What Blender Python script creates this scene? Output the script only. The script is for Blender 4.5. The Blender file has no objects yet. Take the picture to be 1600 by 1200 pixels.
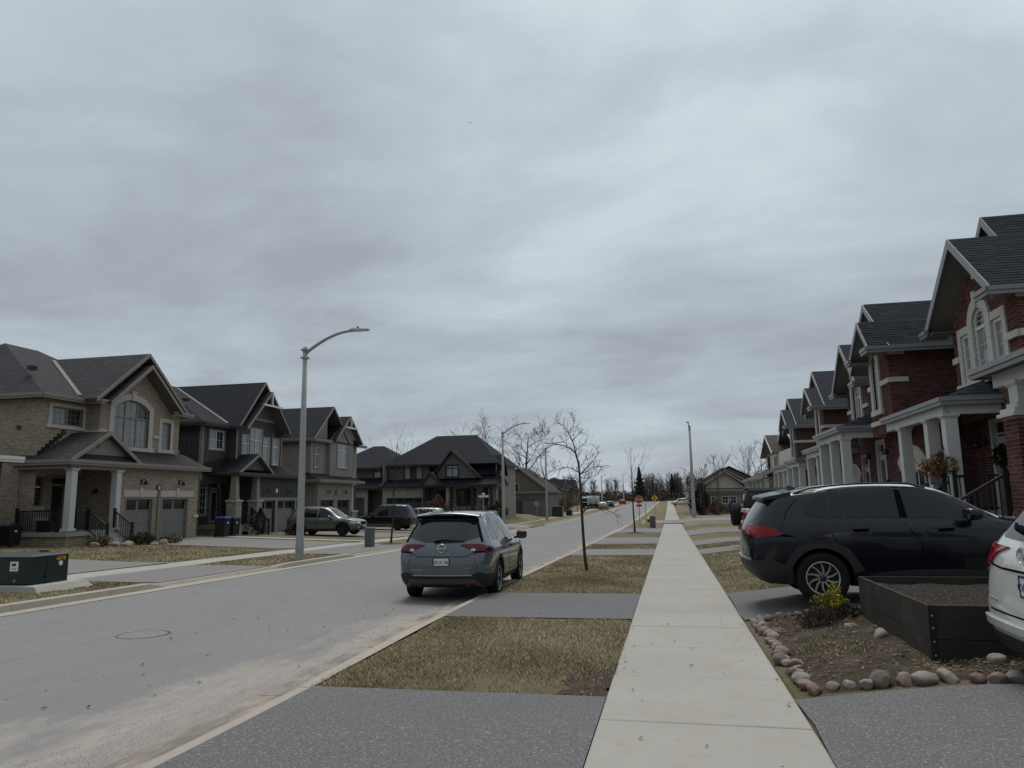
import bpy, bmesh, math, random
import numpy as np
from mathutils import Vector, Matrix, Euler
from mathutils.bvhtree import BVHTree
from mathutils.geometry import tessellate_polygon, delaunay_2d_cdt

rad = math.radians
SC = bpy.context.scene
COL = SC.collection
random.seed(7)
RNG = np.random.default_rng(11)

# ---------------------------------------------------------------- camera
cam_d = bpy.data.cameras.new('camera')
cam = bpy.data.objects.new('camera', cam_d)
COL.objects.link(cam)
SC.camera = cam
cam_d.sensor_fit = 'HORIZONTAL'
cam_d.sensor_width = 36.0
cam_d.lens = 36.0 * 1150.0 / 1600.0
cam_d.clip_start = 0.05
cam_d.clip_end = 6000
YAW, PITCH, ROLL = rad(11.8), rad(8.95), rad(0.9)
CAMZ = 1.6
def _cam_axes():
	fwd0 = Vector((-math.sin(YAW), math.cos(YAW), 0)); r0 = Vector((math.cos(YAW), math.sin(YAW), 0)); u0 = Vector((0, 0, 1))
	f = fwd0 * math.cos(PITCH) + u0 * math.sin(PITCH)
	u = u0 * math.cos(PITCH) - fwd0 * math.sin(PITCH)
	r = r0 * math.cos(ROLL) - u * math.sin(ROLL)
	u = u * math.cos(ROLL) + r0 * math.sin(ROLL)
	return r, u, f
_r, _u, _f = _cam_axes()
cam.matrix_world = Matrix(((_r.x, _u.x, -_f.x, 0), (_r.y, _u.y, -_f.y, 0), (_r.z, _u.z, -_f.z, CAMZ), (0, 0, 0, 1)))

# ---------------------------------------------------------------- overcast sky, soft sun
SUN_EL, SUN_ROT = rad(68), rad(-12)
world = bpy.data.worlds.new('World')
SC.world = world
world.use_nodes = True
wn, wl = world.node_tree.nodes, world.node_tree.links
wn.clear()
w_out = wn.new('ShaderNodeOutputWorld'); w_bg = wn.new('ShaderNodeBackground')
w_bg.inputs['Strength'].default_value = 0.1
wl.new(w_bg.outputs[0], w_out.inputs[0])
w_sky = wn.new('ShaderNodeTexSky'); w_sky.sky_type = 'NISHITA'; w_sky.sun_disc = False
w_sky.sun_elevation = SUN_EL; w_sky.sun_rotation = SUN_ROT
def wmath(op, a, b=None, c=None):
	n = wn.new('ShaderNodeMath'); n.operation = op
	for i, v in enumerate((a, b, c)):
		if v is None: continue
		if isinstance(v, (int, float)): n.inputs[i].default_value = v
		else: wl.new(v, n.inputs[i])
	return n.outputs[0]
w_tc = wn.new('ShaderNodeTexCoord')
w_sep = wn.new('ShaderNodeSeparateXYZ'); wl.new(w_tc.outputs['Generated'], w_sep.inputs[0])
w_z = wmath('ADD', wmath('MAXIMUM', w_sep.outputs[2], 0.0), 0.18)
w_cmb = wn.new('ShaderNodeCombineXYZ')
wl.new(wmath('DIVIDE', w_sep.outputs[0], w_z), w_cmb.inputs[0])
wl.new(wmath('DIVIDE', w_sep.outputs[1], w_z), w_cmb.inputs[1])
def wnoise(scale, detail, rough, dist, stretch=(1, 1, 1), off=(0, 0, 0), rz=0):
	m = wn.new('ShaderNodeMapping'); m.inputs['Scale'].default_value = stretch; m.inputs['Location'].default_value = off
	m.inputs['Rotation'].default_value = (0, 0, rz)
	wl.new(w_cmb.outputs[0], m.inputs[0])
	n = wn.new('ShaderNodeTexNoise'); n.inputs['Scale'].default_value = scale; n.inputs['Detail'].default_value = detail
	n.inputs['Roughness'].default_value = rough; n.inputs['Distortion'].default_value = dist
	wl.new(m.outputs[0], n.inputs['Vector'])
	return n.outputs['Fac']
c_big = wnoise(0.42, 4, 0.5, 0.3, (1, 1, 1), (0.5, 9.7, 5.5), 0.5)
c_mid = wnoise(1.25, 6, 0.52, 0.5, (0.9, 1.1, 1), (5.1, 0.2, 1.9), 0.35)
c_fine = wnoise(4.2, 7, 0.62, 0.5, (0.9, 1.15, 1), (0.4, 3.3, 0.6), 0.35)
c_sum = wmath('ADD', wmath('ADD', wmath('MULTIPLY', c_big, 0.60), wmath('MULTIPLY', c_mid, 0.75)), wmath('MULTIPLY', c_fine, 0.19))
w_ramp = wn.new('ShaderNodeValToRGB')
wl.new(wmath('ADD', c_sum, wmath('SUBTRACT', wmath('MULTIPLY', wmath('MINIMUM', wmath('MAXIMUM', w_sep.outputs[2], 0.0), 0.55), 0.36), 0.125)), w_ramp.inputs[0])
cr = w_ramp.color_ramp
cr.interpolation = 'B_SPLINE'
cr.elements[0].position = 0.57; cr.elements[0].color = (0.315, 0.345, 0.385, 1)
cr.elements[1].position = 0.93; cr.elements[1].color = (0.560, 0.625, 0.665, 1)
e = cr.elements.new(0.68); e.color = (0.382, 0.428, 0.472, 1)
e = cr.elements.new(0.82); e.color = (0.455, 0.520, 0.568, 1)
# a little brighter towards the horizon, as overcast air is
w_hz = wmath('POWER', wmath('SUBTRACT', 1.0, wmath('MAXIMUM', w_sep.outputs[2], 0.0)), 12.0)
w_up = wmath('SMOOTH_MIN', wmath('MULTIPLY', wmath('MAXIMUM', w_sep.outputs[2], 0.0), 1.9), 1.0, 0.3)
w_gain = wmath('ADD', wmath('ADD', wmath('MULTIPLY', w_hz, 0.08), 0.86), wmath('MULTIPLY', w_up, 0.13))
w_scl = wn.new('ShaderNodeVectorMath'); w_scl.operation = 'SCALE'
wl.new(w_ramp.outputs[0], w_scl.inputs[0]); wl.new(wmath('MULTIPLY', w_gain, 6.3), w_scl.inputs['Scale'])
w_mix = wn.new('ShaderNodeMix'); w_mix.data_type = 'RGBA'; w_mix.inputs[0].default_value = 0.97
wl.new(w_sky.outputs[0], w_mix.inputs[6]); wl.new(w_scl.outputs[0], w_mix.inputs[7])
wl.new(w_mix.outputs[2], w_bg.inputs['Color'])

sun_d = bpy.data.lights.new('sun', 'SUN'); sun = bpy.data.objects.new('sun', sun_d); COL.objects.link(sun)
sun_d.energy = 1.35; sun_d.angle = rad(28); sun_d.color = (1.0, 0.97, 0.93)
_sd = Vector((math.sin(SUN_ROT) * math.cos(SUN_EL), math.cos(SUN_ROT) * math.cos(SUN_EL), math.sin(SUN_EL)))
sun.rotation_euler = _sd.to_track_quat('Z', 'Y').to_euler()
sun.location = (0, -10, 60)

SC.view_settings.view_transform = 'Standard'
SC.view_settings.look = 'None'
SC.view_settings.exposure = 0.85
SC.view_settings.gamma = 1.0
SC.view_settings.use_curve_mapping = False
SC.render.engine = 'CYCLES'
SC.cycles.max_bounces = 6
SC.cycles.use_denoising = True
# ---------------------------------------------------------------- object helpers
ZB = {}          # base height of a thing, taken off its parts' vertices

def tag(o, label=None, cat=None, group=None, kind=None):
	if label: o['label'] = label
	if cat: o['category'] = cat
	if group: o['group'] = group
	if kind: o['kind'] = kind
	return o

def thing(name, label, cat, loc=(0, 0, 0), rz=0.0, group=None):
	o = bpy.data.objects.new(name, None)
	o.empty_display_size = 0.3
	COL.objects.link(o)
	o.location = loc; o.rotation_euler = (0, 0, rz)
	return tag(o, label, cat, group)

def link(name, me, mat=None, parent=None):
	o = bpy.data.objects.new(name, me)
	COL.objects.link(o)
	if mat is not None and not me.materials: me.materials.append(mat)
	if parent is not None: o.parent = parent
	return o

def copy_tree(o, parent=None, mats=None):
	c = o.copy()
	COL.objects.link(c)
	if parent is not None: c.parent = parent
	for ch in list(o.children): copy_tree(ch, c)
	return c

class MB:
	"""collects faces; build() links them as one mesh with plane-aligned UVs in metres"""
	def __init__(s): s.v = []; s.f = []; s.sm = []
	def add(s, vs, fs, smooth=False):
		b = len(s.v); s.v.extend([tuple(p) for p in vs]); s.f.extend([tuple(i + b for i in f) for f in fs]); s.sm.extend([smooth] * len(fs)); return s
	def poly(s, pts): return s.add(pts, [tuple(range(len(pts)))])
	def box(s, x0, x1, y0, y1, z0, z1):
		vs = [(x0, y0, z0), (x1, y0, z0), (x1, y1, z0), (x0, y1, z0), (x0, y0, z1), (x1, y0, z1), (x1, y1, z1), (x0, y1, z1)]
		return s.add(vs, [(0, 3, 2, 1), (4, 5, 6, 7), (0, 1, 5, 4), (1, 2, 6, 5), (2, 3, 7, 6), (3, 0, 4, 7)])
	def hexa(s, a, b):
		"""a: 4 bottom points, b: 4 top points in the same order (counter-clockwise from above)"""
		return s.add(list(a) + list(b), [(0, 3, 2, 1), (4, 5, 6, 7), (0, 1, 5, 4), (1, 2, 6, 5), (2, 3, 7, 6), (3, 0, 4, 7)])
	def beam(s, p0, p1, w, h, up=(0, 0, 1)):
		p0 = Vector(p0); p1 = Vector(p1); d = (p1 - p0).normalized()
		sd = d.cross(Vector(up))
		if sd.length < 1e-5: sd = d.cross(Vector((1, 0, 0)))
		sd.normalize(); u = sd.cross(d).normalized()
		a = sd * (w / 2); b = u * (h / 2)
		return s.hexa([p0 - a - b, p0 + a - b, p1 + a - b, p1 - a - b], [p0 - a + b, p0 + a + b, p1 + a + b, p1 - a + b])
	def slab(s, pts, t):
		"""polygon pts (3D, ccw seen from outside) thickened inwards by t"""
		P = [Vector(p) for p in pts]; n = Vector((0, 0, 0))
		for i in range(len(P)): n += (P[i] - P[0]).cross(P[(i + 1) % len(P)] - P[0])
		n.normalize(); Q = [p - n * t for p in P]; k = len(P)
		fs = [tuple(range(k)), tuple(range(2 * k - 1, k - 1, -1))] + [(i, i + k, (i + 1) % k + k, (i + 1) % k) for i in range(k)]
		return s.add(P + Q, fs)
	def tube(s, pts, r, n=6, cap=True, smooth=True):
		P = [Vector(p) for p in pts]; R = r if isinstance(r, (list, tuple)) else [r] * len(P)
		rings = []; ref = None
		for i, p in enumerate(P):
			d = (P[min(i + 1, len(P) - 1)] - P[max(i - 1, 0)]).normalized()
			if ref is None:
				ref = d.orthogonal().normalized()
			ref = (ref - d * ref.dot(d))
			if ref.length < 1e-6: ref = d.orthogonal()
			ref.normalize(); q = d.cross(ref)
			rings.append([p + (ref * math.cos(2 * math.pi * k / n) + q * math.sin(2 * math.pi * k / n)) * R[i] for k in range(n)])
		vs = [v for rg in rings for v in rg]; fs = []
		for i in range(len(P) - 1):
			for k in range(n):
				a = i * n + k; b = i * n + (k + 1) % n
				fs.append((a, b, b + n, a + n))
		s.add(vs, fs, smooth)
		if cap:
			s.add(rings[0], [tuple(range(n - 1, -1, -1))]); s.add(rings[-1], [tuple(range(n))])
		return s
	def lathe(s, prof, c=(0, 0, 0), axis='z', n=16, smooth=True):
		"""prof: list of (r, h); revolved about axis through c"""
		vs = []; k = len(prof)
		for j in range(n):
			t = 2 * math.pi * j / n; ct, st = math.cos(t), math.sin(t)
			for r, h in prof:
				if axis == 'z': p = (r * ct, r * st, h)
				elif axis == 'y': p = (r * ct, h, -r * st)
				else: p = (h, r * ct, r * st)
				vs.append((p[0] + c[0], p[1] + c[1], p[2] + c[2]))
		fs = []
		for j in range(n):
			a = j * k; b = ((j + 1) % n) * k
			for i in range(k - 1): fs.append((a + i, b + i, b + i + 1, a + i + 1))
		return s.add(vs, fs, smooth)
	def prism(s, poly, fn, h0, h1, smooth=False):
		"""2D polygon extruded between h0 and h1; fn(u, v, h) -> point"""
		k = len(poly)
		vs = [fn(u, v, h0) for u, v in poly] + [fn(u, v, h1) for u, v in poly]
		fs = [tuple(range(k - 1, -1, -1)), tuple(range(k, 2 * k))] + [(i, (i + 1) % k, (i + 1) % k + k, i + k) for i in range(k)]
		s.add(vs, fs[:2]); s.add(vs, fs[2:], smooth); return s
	def mesh(s, name, zb=0.0, uv=True):
		me = bpy.data.meshes.new(name)
		vs = s.v if not zb else [(x, y, z - zb) for x, y, z in s.v]
		me.from_pydata(vs, [], s.f)
		if any(s.sm): me.polygons.foreach_set('use_smooth', s.sm)
		me.update()
		if uv and len(s.f) < 60000: plane_uv(me)
		return me
	def build(s, name, mat, parent=None, zb=None, root=None):
		if zb is None:
			zb = 0.0; p = parent
			while p is not None:
				if p.name in ZB: zb = ZB[p.name]; break
				p = p.parent
		me = s.mesh(name, zb)
		fix_normals(me)
		return link(name, me, mat, parent)

def fix_normals(me):
	bm = bmesh.new(); bm.from_mesh(me)
	bmesh.ops.recalc_face_normals(bm, faces=bm.faces)
	bm.to_mesh(me); bm.free()

def plane_uv(me):
	n = len(me.polygons)
	if n == 0: return
	uvl = me.uv_layers.new(name='UVMap')
	L = len(me.loops)
	vi = np.empty(L, np.int32); me.loops.foreach_get('vertex_index', vi)
	co = np.empty(len(me.vertices) * 3, np.float32); me.vertices.foreach_get('co', co); co = co.reshape(-1, 3)
	nr = np.empty(n * 3, np.float32); me.polygons.foreach_get('normal', nr); nr = nr.reshape(-1, 3)
	lt = np.empty(n, np.int32); me.polygons.foreach_get('loop_total', lt)
	nf = np.repeat(nr, lt, axis=0)
	h = np.stack([-nf[:, 1], nf[:, 0], np.zeros(L)], 1)
	ln = np.linalg.norm(h, axis=1)
	flat = ln < 0.05
	h[flat] = (1, 0, 0); ln[flat] = 1
	h /= ln[:, None]
	v = np.cross(nf, h)
	p = co[vi]
	uv = np.stack([(p * h).sum(1), (p * v).sum(1)], 1).astype(np.float32)
	uvl.data.foreach_set('uv', uv.ravel())

def np_mesh(name, V, F, mat, parent=None, kind=None, col=None, smooth=False):
	"""V (n,3) F (m,k) arrays -> one object"""
	V = np.asarray(V, np.float32); F = np.asarray(F, np.int32)
	me = bpy.data.meshes.new(name)
	m, k = F.shape
	me.vertices.add(len(V)); me.vertices.foreach_set('co', V.ravel())
	me.loops.add(m * k); me.loops.foreach_set('vertex_index', F.ravel())
	me.polygons.add(m); me.polygons.foreach_set('loop_start', np.arange(m, dtype=np.int32) * k)
	me.polygons.foreach_set('use_smooth', np.full(m, bool(smooth)))
	me.update(calc_edges=True)
	if col is not None:
		ca = me.color_attributes.new('tint', 'FLOAT_COLOR', 'POINT')
		ca.data.foreach_set('color', np.asarray(col, np.float32).ravel())
	o = link(name, me, mat, parent)
	if kind: o['kind'] = kind
	return o

def text_mesh(name, s, size, mat, parent, M, depth=0.003, spacing=1.0):
	cu = bpy.data.curves.new(name, 'FONT'); cu.body = s; cu.size = size; cu.extrude = depth; cu.resolution_u = 3
	cu.align_x = 'CENTER'; cu.align_y = 'CENTER'; cu.space_character = spacing
	tmp = bpy.data.objects.new('tmp_text', cu); COL.objects.link(tmp)
	dg = bpy.context.evaluated_depsgraph_get(); dg.update()
	me = bpy.data.meshes.new_from_object(tmp.evaluated_get(dg))
	bpy.data.objects.remove(tmp)
	me.transform(M)
	me.materials.clear(); me.name = name
	return link(name, me, mat, parent)

# ---------------------------------------------------------------- materials
class NT:
	def __init__(s, name):
		s.m = bpy.data.materials.new(name); s.m.use_nodes = True
		s.n = s.m.node_tree.nodes; s.l = s.m.node_tree.links
		s.b = s.n['Principled BSDF']
	def node(s, t, **kw):
		n = s.n.new(t)
		for k, v in kw.items(): setattr(n, k, v)
		return n
	def put(s, sock, v):
		if hasattr(v, 'is_output'): s.l.new(v, sock)
		elif v is not None:
			if isinstance(v, (tuple, list)) and len(v) == 3 and sock.type == 'RGBA': v = (*v, 1)
			sock.default_value = v
	def math(s, op, a, b=None, c=None, clamp=False):
		n = s.node('ShaderNodeMath', operation=op); n.use_clamp = clamp
		for i, v in enumerate((a, b, c)): 
			if v is not None: s.put(n.inputs[i], v)
		return n.outputs[0]
	def coord(s, kind='Object', scale=(1, 1, 1), rot=(0, 0, 0), loc=(0, 0, 0)):
		t = s.node('ShaderNodeTexCoord'); m = s.node('ShaderNodeMapping')
		s.l.new(t.outputs[kind], m.inputs[0]); m.inputs['Scale'].default_value = scale; m.inputs['Rotation'].default_value = rot
		m.inputs['Location'].default_value = loc
		return m.outputs[0]
	def world(s, scale=(1, 1, 1)):
		t = s.node('ShaderNodeNewGeometry'); m = s.node('ShaderNodeMapping')
		s.l.new(t.outputs['Position'], m.inputs[0]); m.inputs['Scale'].default_value = scale
		return m.outputs[0]
	def noise(s, vec, scale, detail=3, rough=0.5, dist=0.0):
		n = s.node('ShaderNodeTexNoise'); s.put(n.inputs['Vector'], vec); n.inputs['Scale'].default_value = scale
		n.inputs['Detail'].default_value = detail; n.inputs['Roughness'].default_value = rough; n.inputs['Distortion'].default_value = dist
		return n.outputs['Fac']
	def ramp(s, fac, stops):
		n = s.node('ShaderNodeValToRGB'); s.put(n.inputs[0], fac); r = n.color_ramp
		while len(r.elements) < len(stops): r.elements.new(0.5)
		for e, (p, c) in zip(r.elements, stops):
			e.position = p
			e.color = (c, c, c, 1) if isinstance(c, (int, float)) else (*c, 1)
		return n.outputs[0]
	def mix(s, fac, a, b, mode='MIX'):
		n = s.node('ShaderNodeMix', data_type='RGBA', blend_type=mode)
		s.put(n.inputs[0], fac); s.put(n.inputs[6], a); s.put(n.inputs[7], b)
		return n.outputs[2]
	def bump(s, h, strength=0.3, dist=0.01):
		n = s.node('ShaderNodeBump'); n.inputs['Strength'].default_value = strength; n.inputs['Distance'].default_value = dist
		s.put(n.inputs['Height'], h); s.l.new(n.outputs[0], s.b.inputs['Normal']); return n
	def done(s, col=None, rough=None, metal=None, spec=None, coat=None):
		if col is not None: s.put(s.b.inputs['Base Color'], col)
		if rough is not None: s.put(s.b.inputs['Roughness'], rough)
		if metal is not None: s.put(s.b.inputs['Metallic'], metal)
		if spec is not None: s.put(s.b.inputs['Specular IOR Level'], spec)
		if coat is not None:
			s.put(s.b.inputs['Coat Weight'], coat); s.b.inputs['Coat Roughness'].default_value = 0.03
		return s.m

def mul(c, k): return tuple(x * k for x in c)

def m_plain(name, col, rough=0.6, metal=0.0, spec=0.4, var=0.12, scale=3.0, coat=None, bump=0.0, bscale=40):
	t = NT(name); v = t.coord()
	f = t.noise(v, scale, 4, 0.6)
	c = t.mix(f, mul(col, 1 - var), mul(col, 1 + var))
	if bump: t.bump(t.noise(v, bscale, 3), bump, 0.004)
	return t.done(c, rough, metal, spec, coat)

def m_brick(name, cols, mortar, bw=0.215, bh=0.076, bump=0.5, dirt=0.25):
	t = NT(name); uv = t.coord('UV')
	b = t.node('ShaderNodeTexBrick'); t.l.new(uv, b.inputs['Vector'])
	b.inputs['Scale'].default_value = 1.0; b.inputs['Brick Width'].default_value = bw; b.inputs['Row Height'].default_value = bh
	b.inputs['Mortar Size'].default_value = 0.009; b.inputs['Mortar Smooth'].default_value = 0.15; b.inputs['Bias'].default_value = 0.0
	b.inputs['Color1'].default_value = (0, 0, 0, 1); b.inputs['Color2'].default_value = (1, 1, 1, 1); b.inputs['Mortar'].default_value = (0.5, 0.5, 0.5, 1)
	k = len(cols)
	c = t.ramp(b.outputs['Color'], [(i / (k - 1), cc) for i, cc in enumerate(cols)])
	c = t.mix(b.outputs['Fac'], c, mortar)
	n = t.noise(uv, 1.1, 5, 0.65)
	c = t.mix(dirt, c, t.mix(n, mul(mortar, 0.35), mul(mortar, 1.0)), 'SOFT_LIGHT')
	c = t.mix(t.math('MULTIPLY', t.noise(uv, 60, 2), 0.35), c, t.mix(0.5, c, (0.02, 0.02, 0.02)))
	t.bump(t.math('SUBTRACT', t.math('MULTIPLY', t.noise(uv, 90, 2), 0.3), b.outputs['Fac']), bump, 0.008)
	return t.done(c, 0.85, spec=0.25)

def m_shingle(name, col, var=0.35, row=0.143, width=0.33):
	t = NT(name); uv = t.coord('UV')
	b = t.node('ShaderNodeTexBrick'); t.l.new(uv, b.inputs['Vector'])
	b.inputs['Scale'].default_value = 1.0; b.inputs['Brick Width'].default_value = width; b.inputs['Row Height'].default_value = row
	b.inputs['Mortar Size'].default_value = 0.006; b.inputs['Mortar Smooth'].default_value = 0.3; b.offset = 0.37; b.offset_frequency = 3
	b.inputs['Color1'].default_value = (0, 0, 0, 1); b.inputs['Color2'].default_value = (1, 1, 1, 1); b.inputs['Mortar'].default_value = (0, 0, 0, 1)
	c = t.mix(b.outputs['Color'], mul(col, 1 - var), mul(col, 1 + var))
	c = t.mix(b.outputs['Fac'], c, mul(col, 0.35))
	c = t.mix(t.noise(uv, 0.45, 4, 0.6), mul(col, 0.75), c) if False else t.mix(t.math('MULTIPLY', t.noise(uv, 0.5, 5, 0.65), 0.5), c, mul(col, 1.25))
	c = t.mix(t.math('MULTIPLY', t.noise(uv, 160, 1), 0.5), c, mul(col, 1.5))
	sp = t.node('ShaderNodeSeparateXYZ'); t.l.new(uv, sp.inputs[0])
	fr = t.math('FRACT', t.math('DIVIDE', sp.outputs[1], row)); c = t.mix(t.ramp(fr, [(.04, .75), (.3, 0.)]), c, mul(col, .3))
	saw = t.math('SUBTRACT', 1.0, t.math('FRACT', t.math('DIVIDE', sp.outputs[1], row)))
	t.bump(t.math('ADD', saw, t.math('MULTIPLY', b.outputs['Color'], 0.35)), 0.7, 0.012)
	return t.done(c, 0.9, spec=0.2)

def m_siding(name, col, pitch=0.16, axis=1):
	"""horizontal lap siding as fine relief for pieces too far to split"""
	t = NT(name); uv = t.coord('UV')
	sp = t.node('ShaderNodeSeparateXYZ'); t.l.new(uv, sp.inputs[0])
	fr = t.math('FRACT', t.math('DIVIDE', sp.outputs[axis], pitch))
	c = t.mix(t.noise(uv, 2.0, 4), mul(col, 0.88), mul(col, 1.12))
	c = t.mix(t.math('LESS_THAN', fr, 0.07), c, mul(col, 0.45))
	t.bump(t.math('SUBTRACT', 1.0, fr), 0.6, 0.012)
	return t.done(c, 0.65, spec=0.3)

def m_glass(name, col, rough=0.03, spec=0.7):
	t = NT(name); v = t.coord()
	c = t.mix(t.noise(v, 1.2, 3), mul(col, 0.6), mul(col, 1.4))
	return t.done(c, rough, 0.0, spec)

M = {}
def build_materials():
	M['brick_tan'] = m_brick('brick_tan', [(0.175, 0.135, 0.100), (0.255, 0.200, 0.146), (0.31, 0.25, 0.185), (0.205, 0.155, 0.113), (0.36, 0.295, 0.22)], (0.40, 0.355, 0.30), dirt=.15)
	M['brick_brown'] = m_brick('brick_brown', [(0.085, 0.055, 0.045), (0.11, 0.07, 0.058), (0.135, 0.088, 0.07), (0.10, 0.062, 0.05)], (0.13, 0.11, 0.095))
	M['brick_red'] = m_brick('brick_red', [(0.060, 0.019, 0.018), (0.085, 0.026, 0.023), (0.105, 0.033, 0.028), (0.045, 0.018, 0.018), (0.12, 0.045, 0.037)], (0.17, 0.13, 0.12))
	M['stone_brick'] = m_brick('stone_brick', [(0.26, 0.24, 0.21), (0.34, 0.32, 0.28), (0.42, 0.39, 0.35), (0.29, 0.27, 0.24)], (0.22, 0.2, 0.18), bw=0.3, bh=0.09)
	M['pale_brick'] = m_brick('pale_brick', [(0.22, 0.205, 0.175), (0.27, 0.25, 0.22), (0.32, 0.30, 0.265)], (0.28, 0.265, 0.235), bw=0.3, bh=0.09)
	M['mortar_red'] = m_plain('mortar_red', (0.225, 0.175, 0.168), 0.95, spec=0.1, var=0.3, scale=8)
	for i, c in enumerate([(0.080, 0.024, 0.022), (0.055, 0.019, 0.019), (0.108, 0.037, 0.032), (0.042, 0.018, 0.019)]):
		t = NT('red_brick_%s' % 'abcd'[i]); v = t.world()
		cc = t.mix(t.noise(v, 45, 4, 0.6), mul(c, 0.7), mul(c, 1.35))
		t.bump(t.noise(v, 120, 2), 0.5, 0.003)
		M['rb%d' % i] = t.done(cc, 0.9, spec=0.2)
	for i, c in enumerate([(0.0098, 0.0118, 0.0172), (0.0132, 0.0156, 0.0220), (0.0165, 0.0190, 0.0260)]):
		t = NT('roof_shingle_%s' % 'abc'[i]); v = t.world()
		M['sh%d' % i] = t.done(t.mix(t.noise(v, 140, 2), mul(c, 0.6), mul(c, 1.5)), 0.95, spec=0.15)
	M['roof_tan'] = m_shingle('roof_weathered_brown', (0.0275, 0.0262, 0.0290), .55)
	M['roof_dark'] = m_shingle('roof_charcoal', (0.0090, 0.0102, 0.0140), .3)
	M['roof_black'] = m_shingle('roof_black', (0.0085, 0.0096, 0.0130), .3)
	M['roof_red'] = m_shingle('roof_slate', (0.0130, 0.0153, 0.0215))
	M['roof_beige'] = m_shingle('roof_brown', (0.046, 0.039, 0.034))
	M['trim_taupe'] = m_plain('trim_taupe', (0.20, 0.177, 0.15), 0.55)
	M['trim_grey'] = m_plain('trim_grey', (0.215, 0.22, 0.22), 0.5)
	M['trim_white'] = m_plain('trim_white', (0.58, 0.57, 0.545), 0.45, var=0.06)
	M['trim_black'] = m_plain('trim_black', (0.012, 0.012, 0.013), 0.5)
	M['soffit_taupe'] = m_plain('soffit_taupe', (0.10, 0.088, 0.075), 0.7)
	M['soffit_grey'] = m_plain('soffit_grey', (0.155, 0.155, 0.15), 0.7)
	M['stone'] = m_plain('cast_stone', (0.42, 0.395, 0.35), 0.85, spec=0.2, var=0.2, scale=6, bump=0.2)
	M['stone_grey'] = m_plain('cast_stone_grey', (0.46, 0.445, 0.405), 0.85, spec=0.2, var=0.2, scale=6, bump=0.2)
	M['column_white'] = m_plain('column_paint', (0.44, 0.445, 0.43), 0.5, var=0.08)
	M['siding_dark'] = m_plain('siding_dark', (0.042, 0.040, 0.041), 0.6, var=0.15)
	M['siding_greige'] = m_plain('siding_greige', (0.215, 0.195, 0.17), 0.6)
	M['lap_dark'] = m_siding('lap_siding_dark', (0.075, 0.073, 0.068))
	M['lap_greige'] = m_siding('lap_siding_greige', (0.20, 0.185, 0.155))
	M['lap_grey'] = m_siding('lap_siding_grey', (0.085, 0.08, 0.073))
	M['lap_tan'] = m_siding('lap_siding_tan', (0.46, 0.42, 0.35))
	M['shutter_red'] = m_siding('deck_red_brown', (0.13, 0.05, 0.037))
	M['door_grey'] = m_plain('garage_door_grey', (0.150, 0.145, 0.141), 0.5)
	M['door_dark'] = m_plain('garage_door_dark', (0.025, 0.027, 0.034), 0.45)
	M['door_white'] = m_plain('door_white', (0.42, 0.42, 0.41), 0.45)
	M['door_black'] = m_plain('front_door', (0.02, 0.019, 0.021), 0.4)
	M['glass'] = m_glass('window_glass', (0.02, 0.024, 0.028))
	M['glass_pale'] = m_glass('window_glass_curtain', (0.19, 0.21, 0.215), 0.06, 0.6)
	M['glass_dark'] = m_glass('window_glass_dark', (0.006, 0.007, 0.009), 0.08, 0.3)
	M['concrete'] = m_plain('concrete', (0.30, 0.285, 0.26), 0.9, spec=0.15, var=0.18, scale=2.5, bump=0.25, bscale=60)
	M['metal_galv'] = m_plain('galvanised_steel', (0.27, 0.28, 0.285), 0.6, 0.2, var=0.15, scale=4)
	M['pole_concrete'] = m_plain('pole_concrete', (0.30, 0.305, 0.295), 0.85, spec=0.2, var=0.22, scale=1.4, bump=0.2, bscale=80)
	M['black_iron'] = m_plain('black_iron', (0.010, 0.010, 0.011), 0.45)
	M['lamp_black'] = m_plain('lamp_black', (0.012, 0.011, 0.011), 0.4)
	M['pot_dark'] = m_plain('dark_plastic', (0.012, 0.013, 0.016), 0.5)
	M['blue_lid'] = m_plain('blue_plastic', (0.012, 0.022, 0.22), 0.4)
	M['white_dot'] = m_plain('white_enamel', (0.62, 0.62, 0.60), 0.4)
	# vehicles
	def paint(name, col, rough=0.28, metal=0.0, coat=1.0, spec=0.5, gk=0.05):
		t = NT(name); v = t.coord()
		c = t.mix(t.noise(v, 2.5, 4, 0.65), mul(col, 0.9), mul(col, 1.08))
		dz = t.node('ShaderNodeSeparateXYZ'); t.l.new(t.coord(), dz.inputs[0])
		grime = t.math('MULTIPLY', t.noise(v, 9, 5, 0.7), 0.25)
		c = t.mix(grime, c, tuple(0.5 * x + gk for x in col))
		return t.done(c, rough, metal, spec, coat)
	M['paint_bluegrey'] = paint('car_paint_blue_grey', (0.066, 0.088, 0.103), 0.3, 0.3)
	M['paint_black'] = paint('car_paint_black', (0.0030, 0.0042, 0.0095), 0.2, 0.0, 0.35, 0.25, 0.006)
	M['paint_white'] = paint('car_paint_white', (0.50, 0.51, 0.485), 0.3)
	M['paint_olive'] = paint('car_paint_grey_olive', (0.078, 0.080, 0.074), 0.35, 0.35)
	M['paint_silver'] = paint('car_paint_silver', (0.22, 0.225, 0.23), 0.35, 0.4)
	M['plastic'] = m_plain('car_plastic', (0.020, 0.021, 0.022), 0.6, spec=0.3, bump=0.1, bscale=200)
	M['plastic_grey'] = m_plain('car_plastic_grey', (0.075, 0.077, 0.078), 0.55, spec=0.3)
	M['gap'] = m_plain('car_gap', (0.003, 0.003, 0.003), 0.9, spec=0.05)
	M['car_glass'] = m_glass('car_glass', (0.010, 0.012, 0.014), 0.02, 0.6)
	M['car_glass_tint'] = m_glass('car_glass_tinted', (0.008, 0.011, 0.012), 0.02, 0.3)
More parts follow.
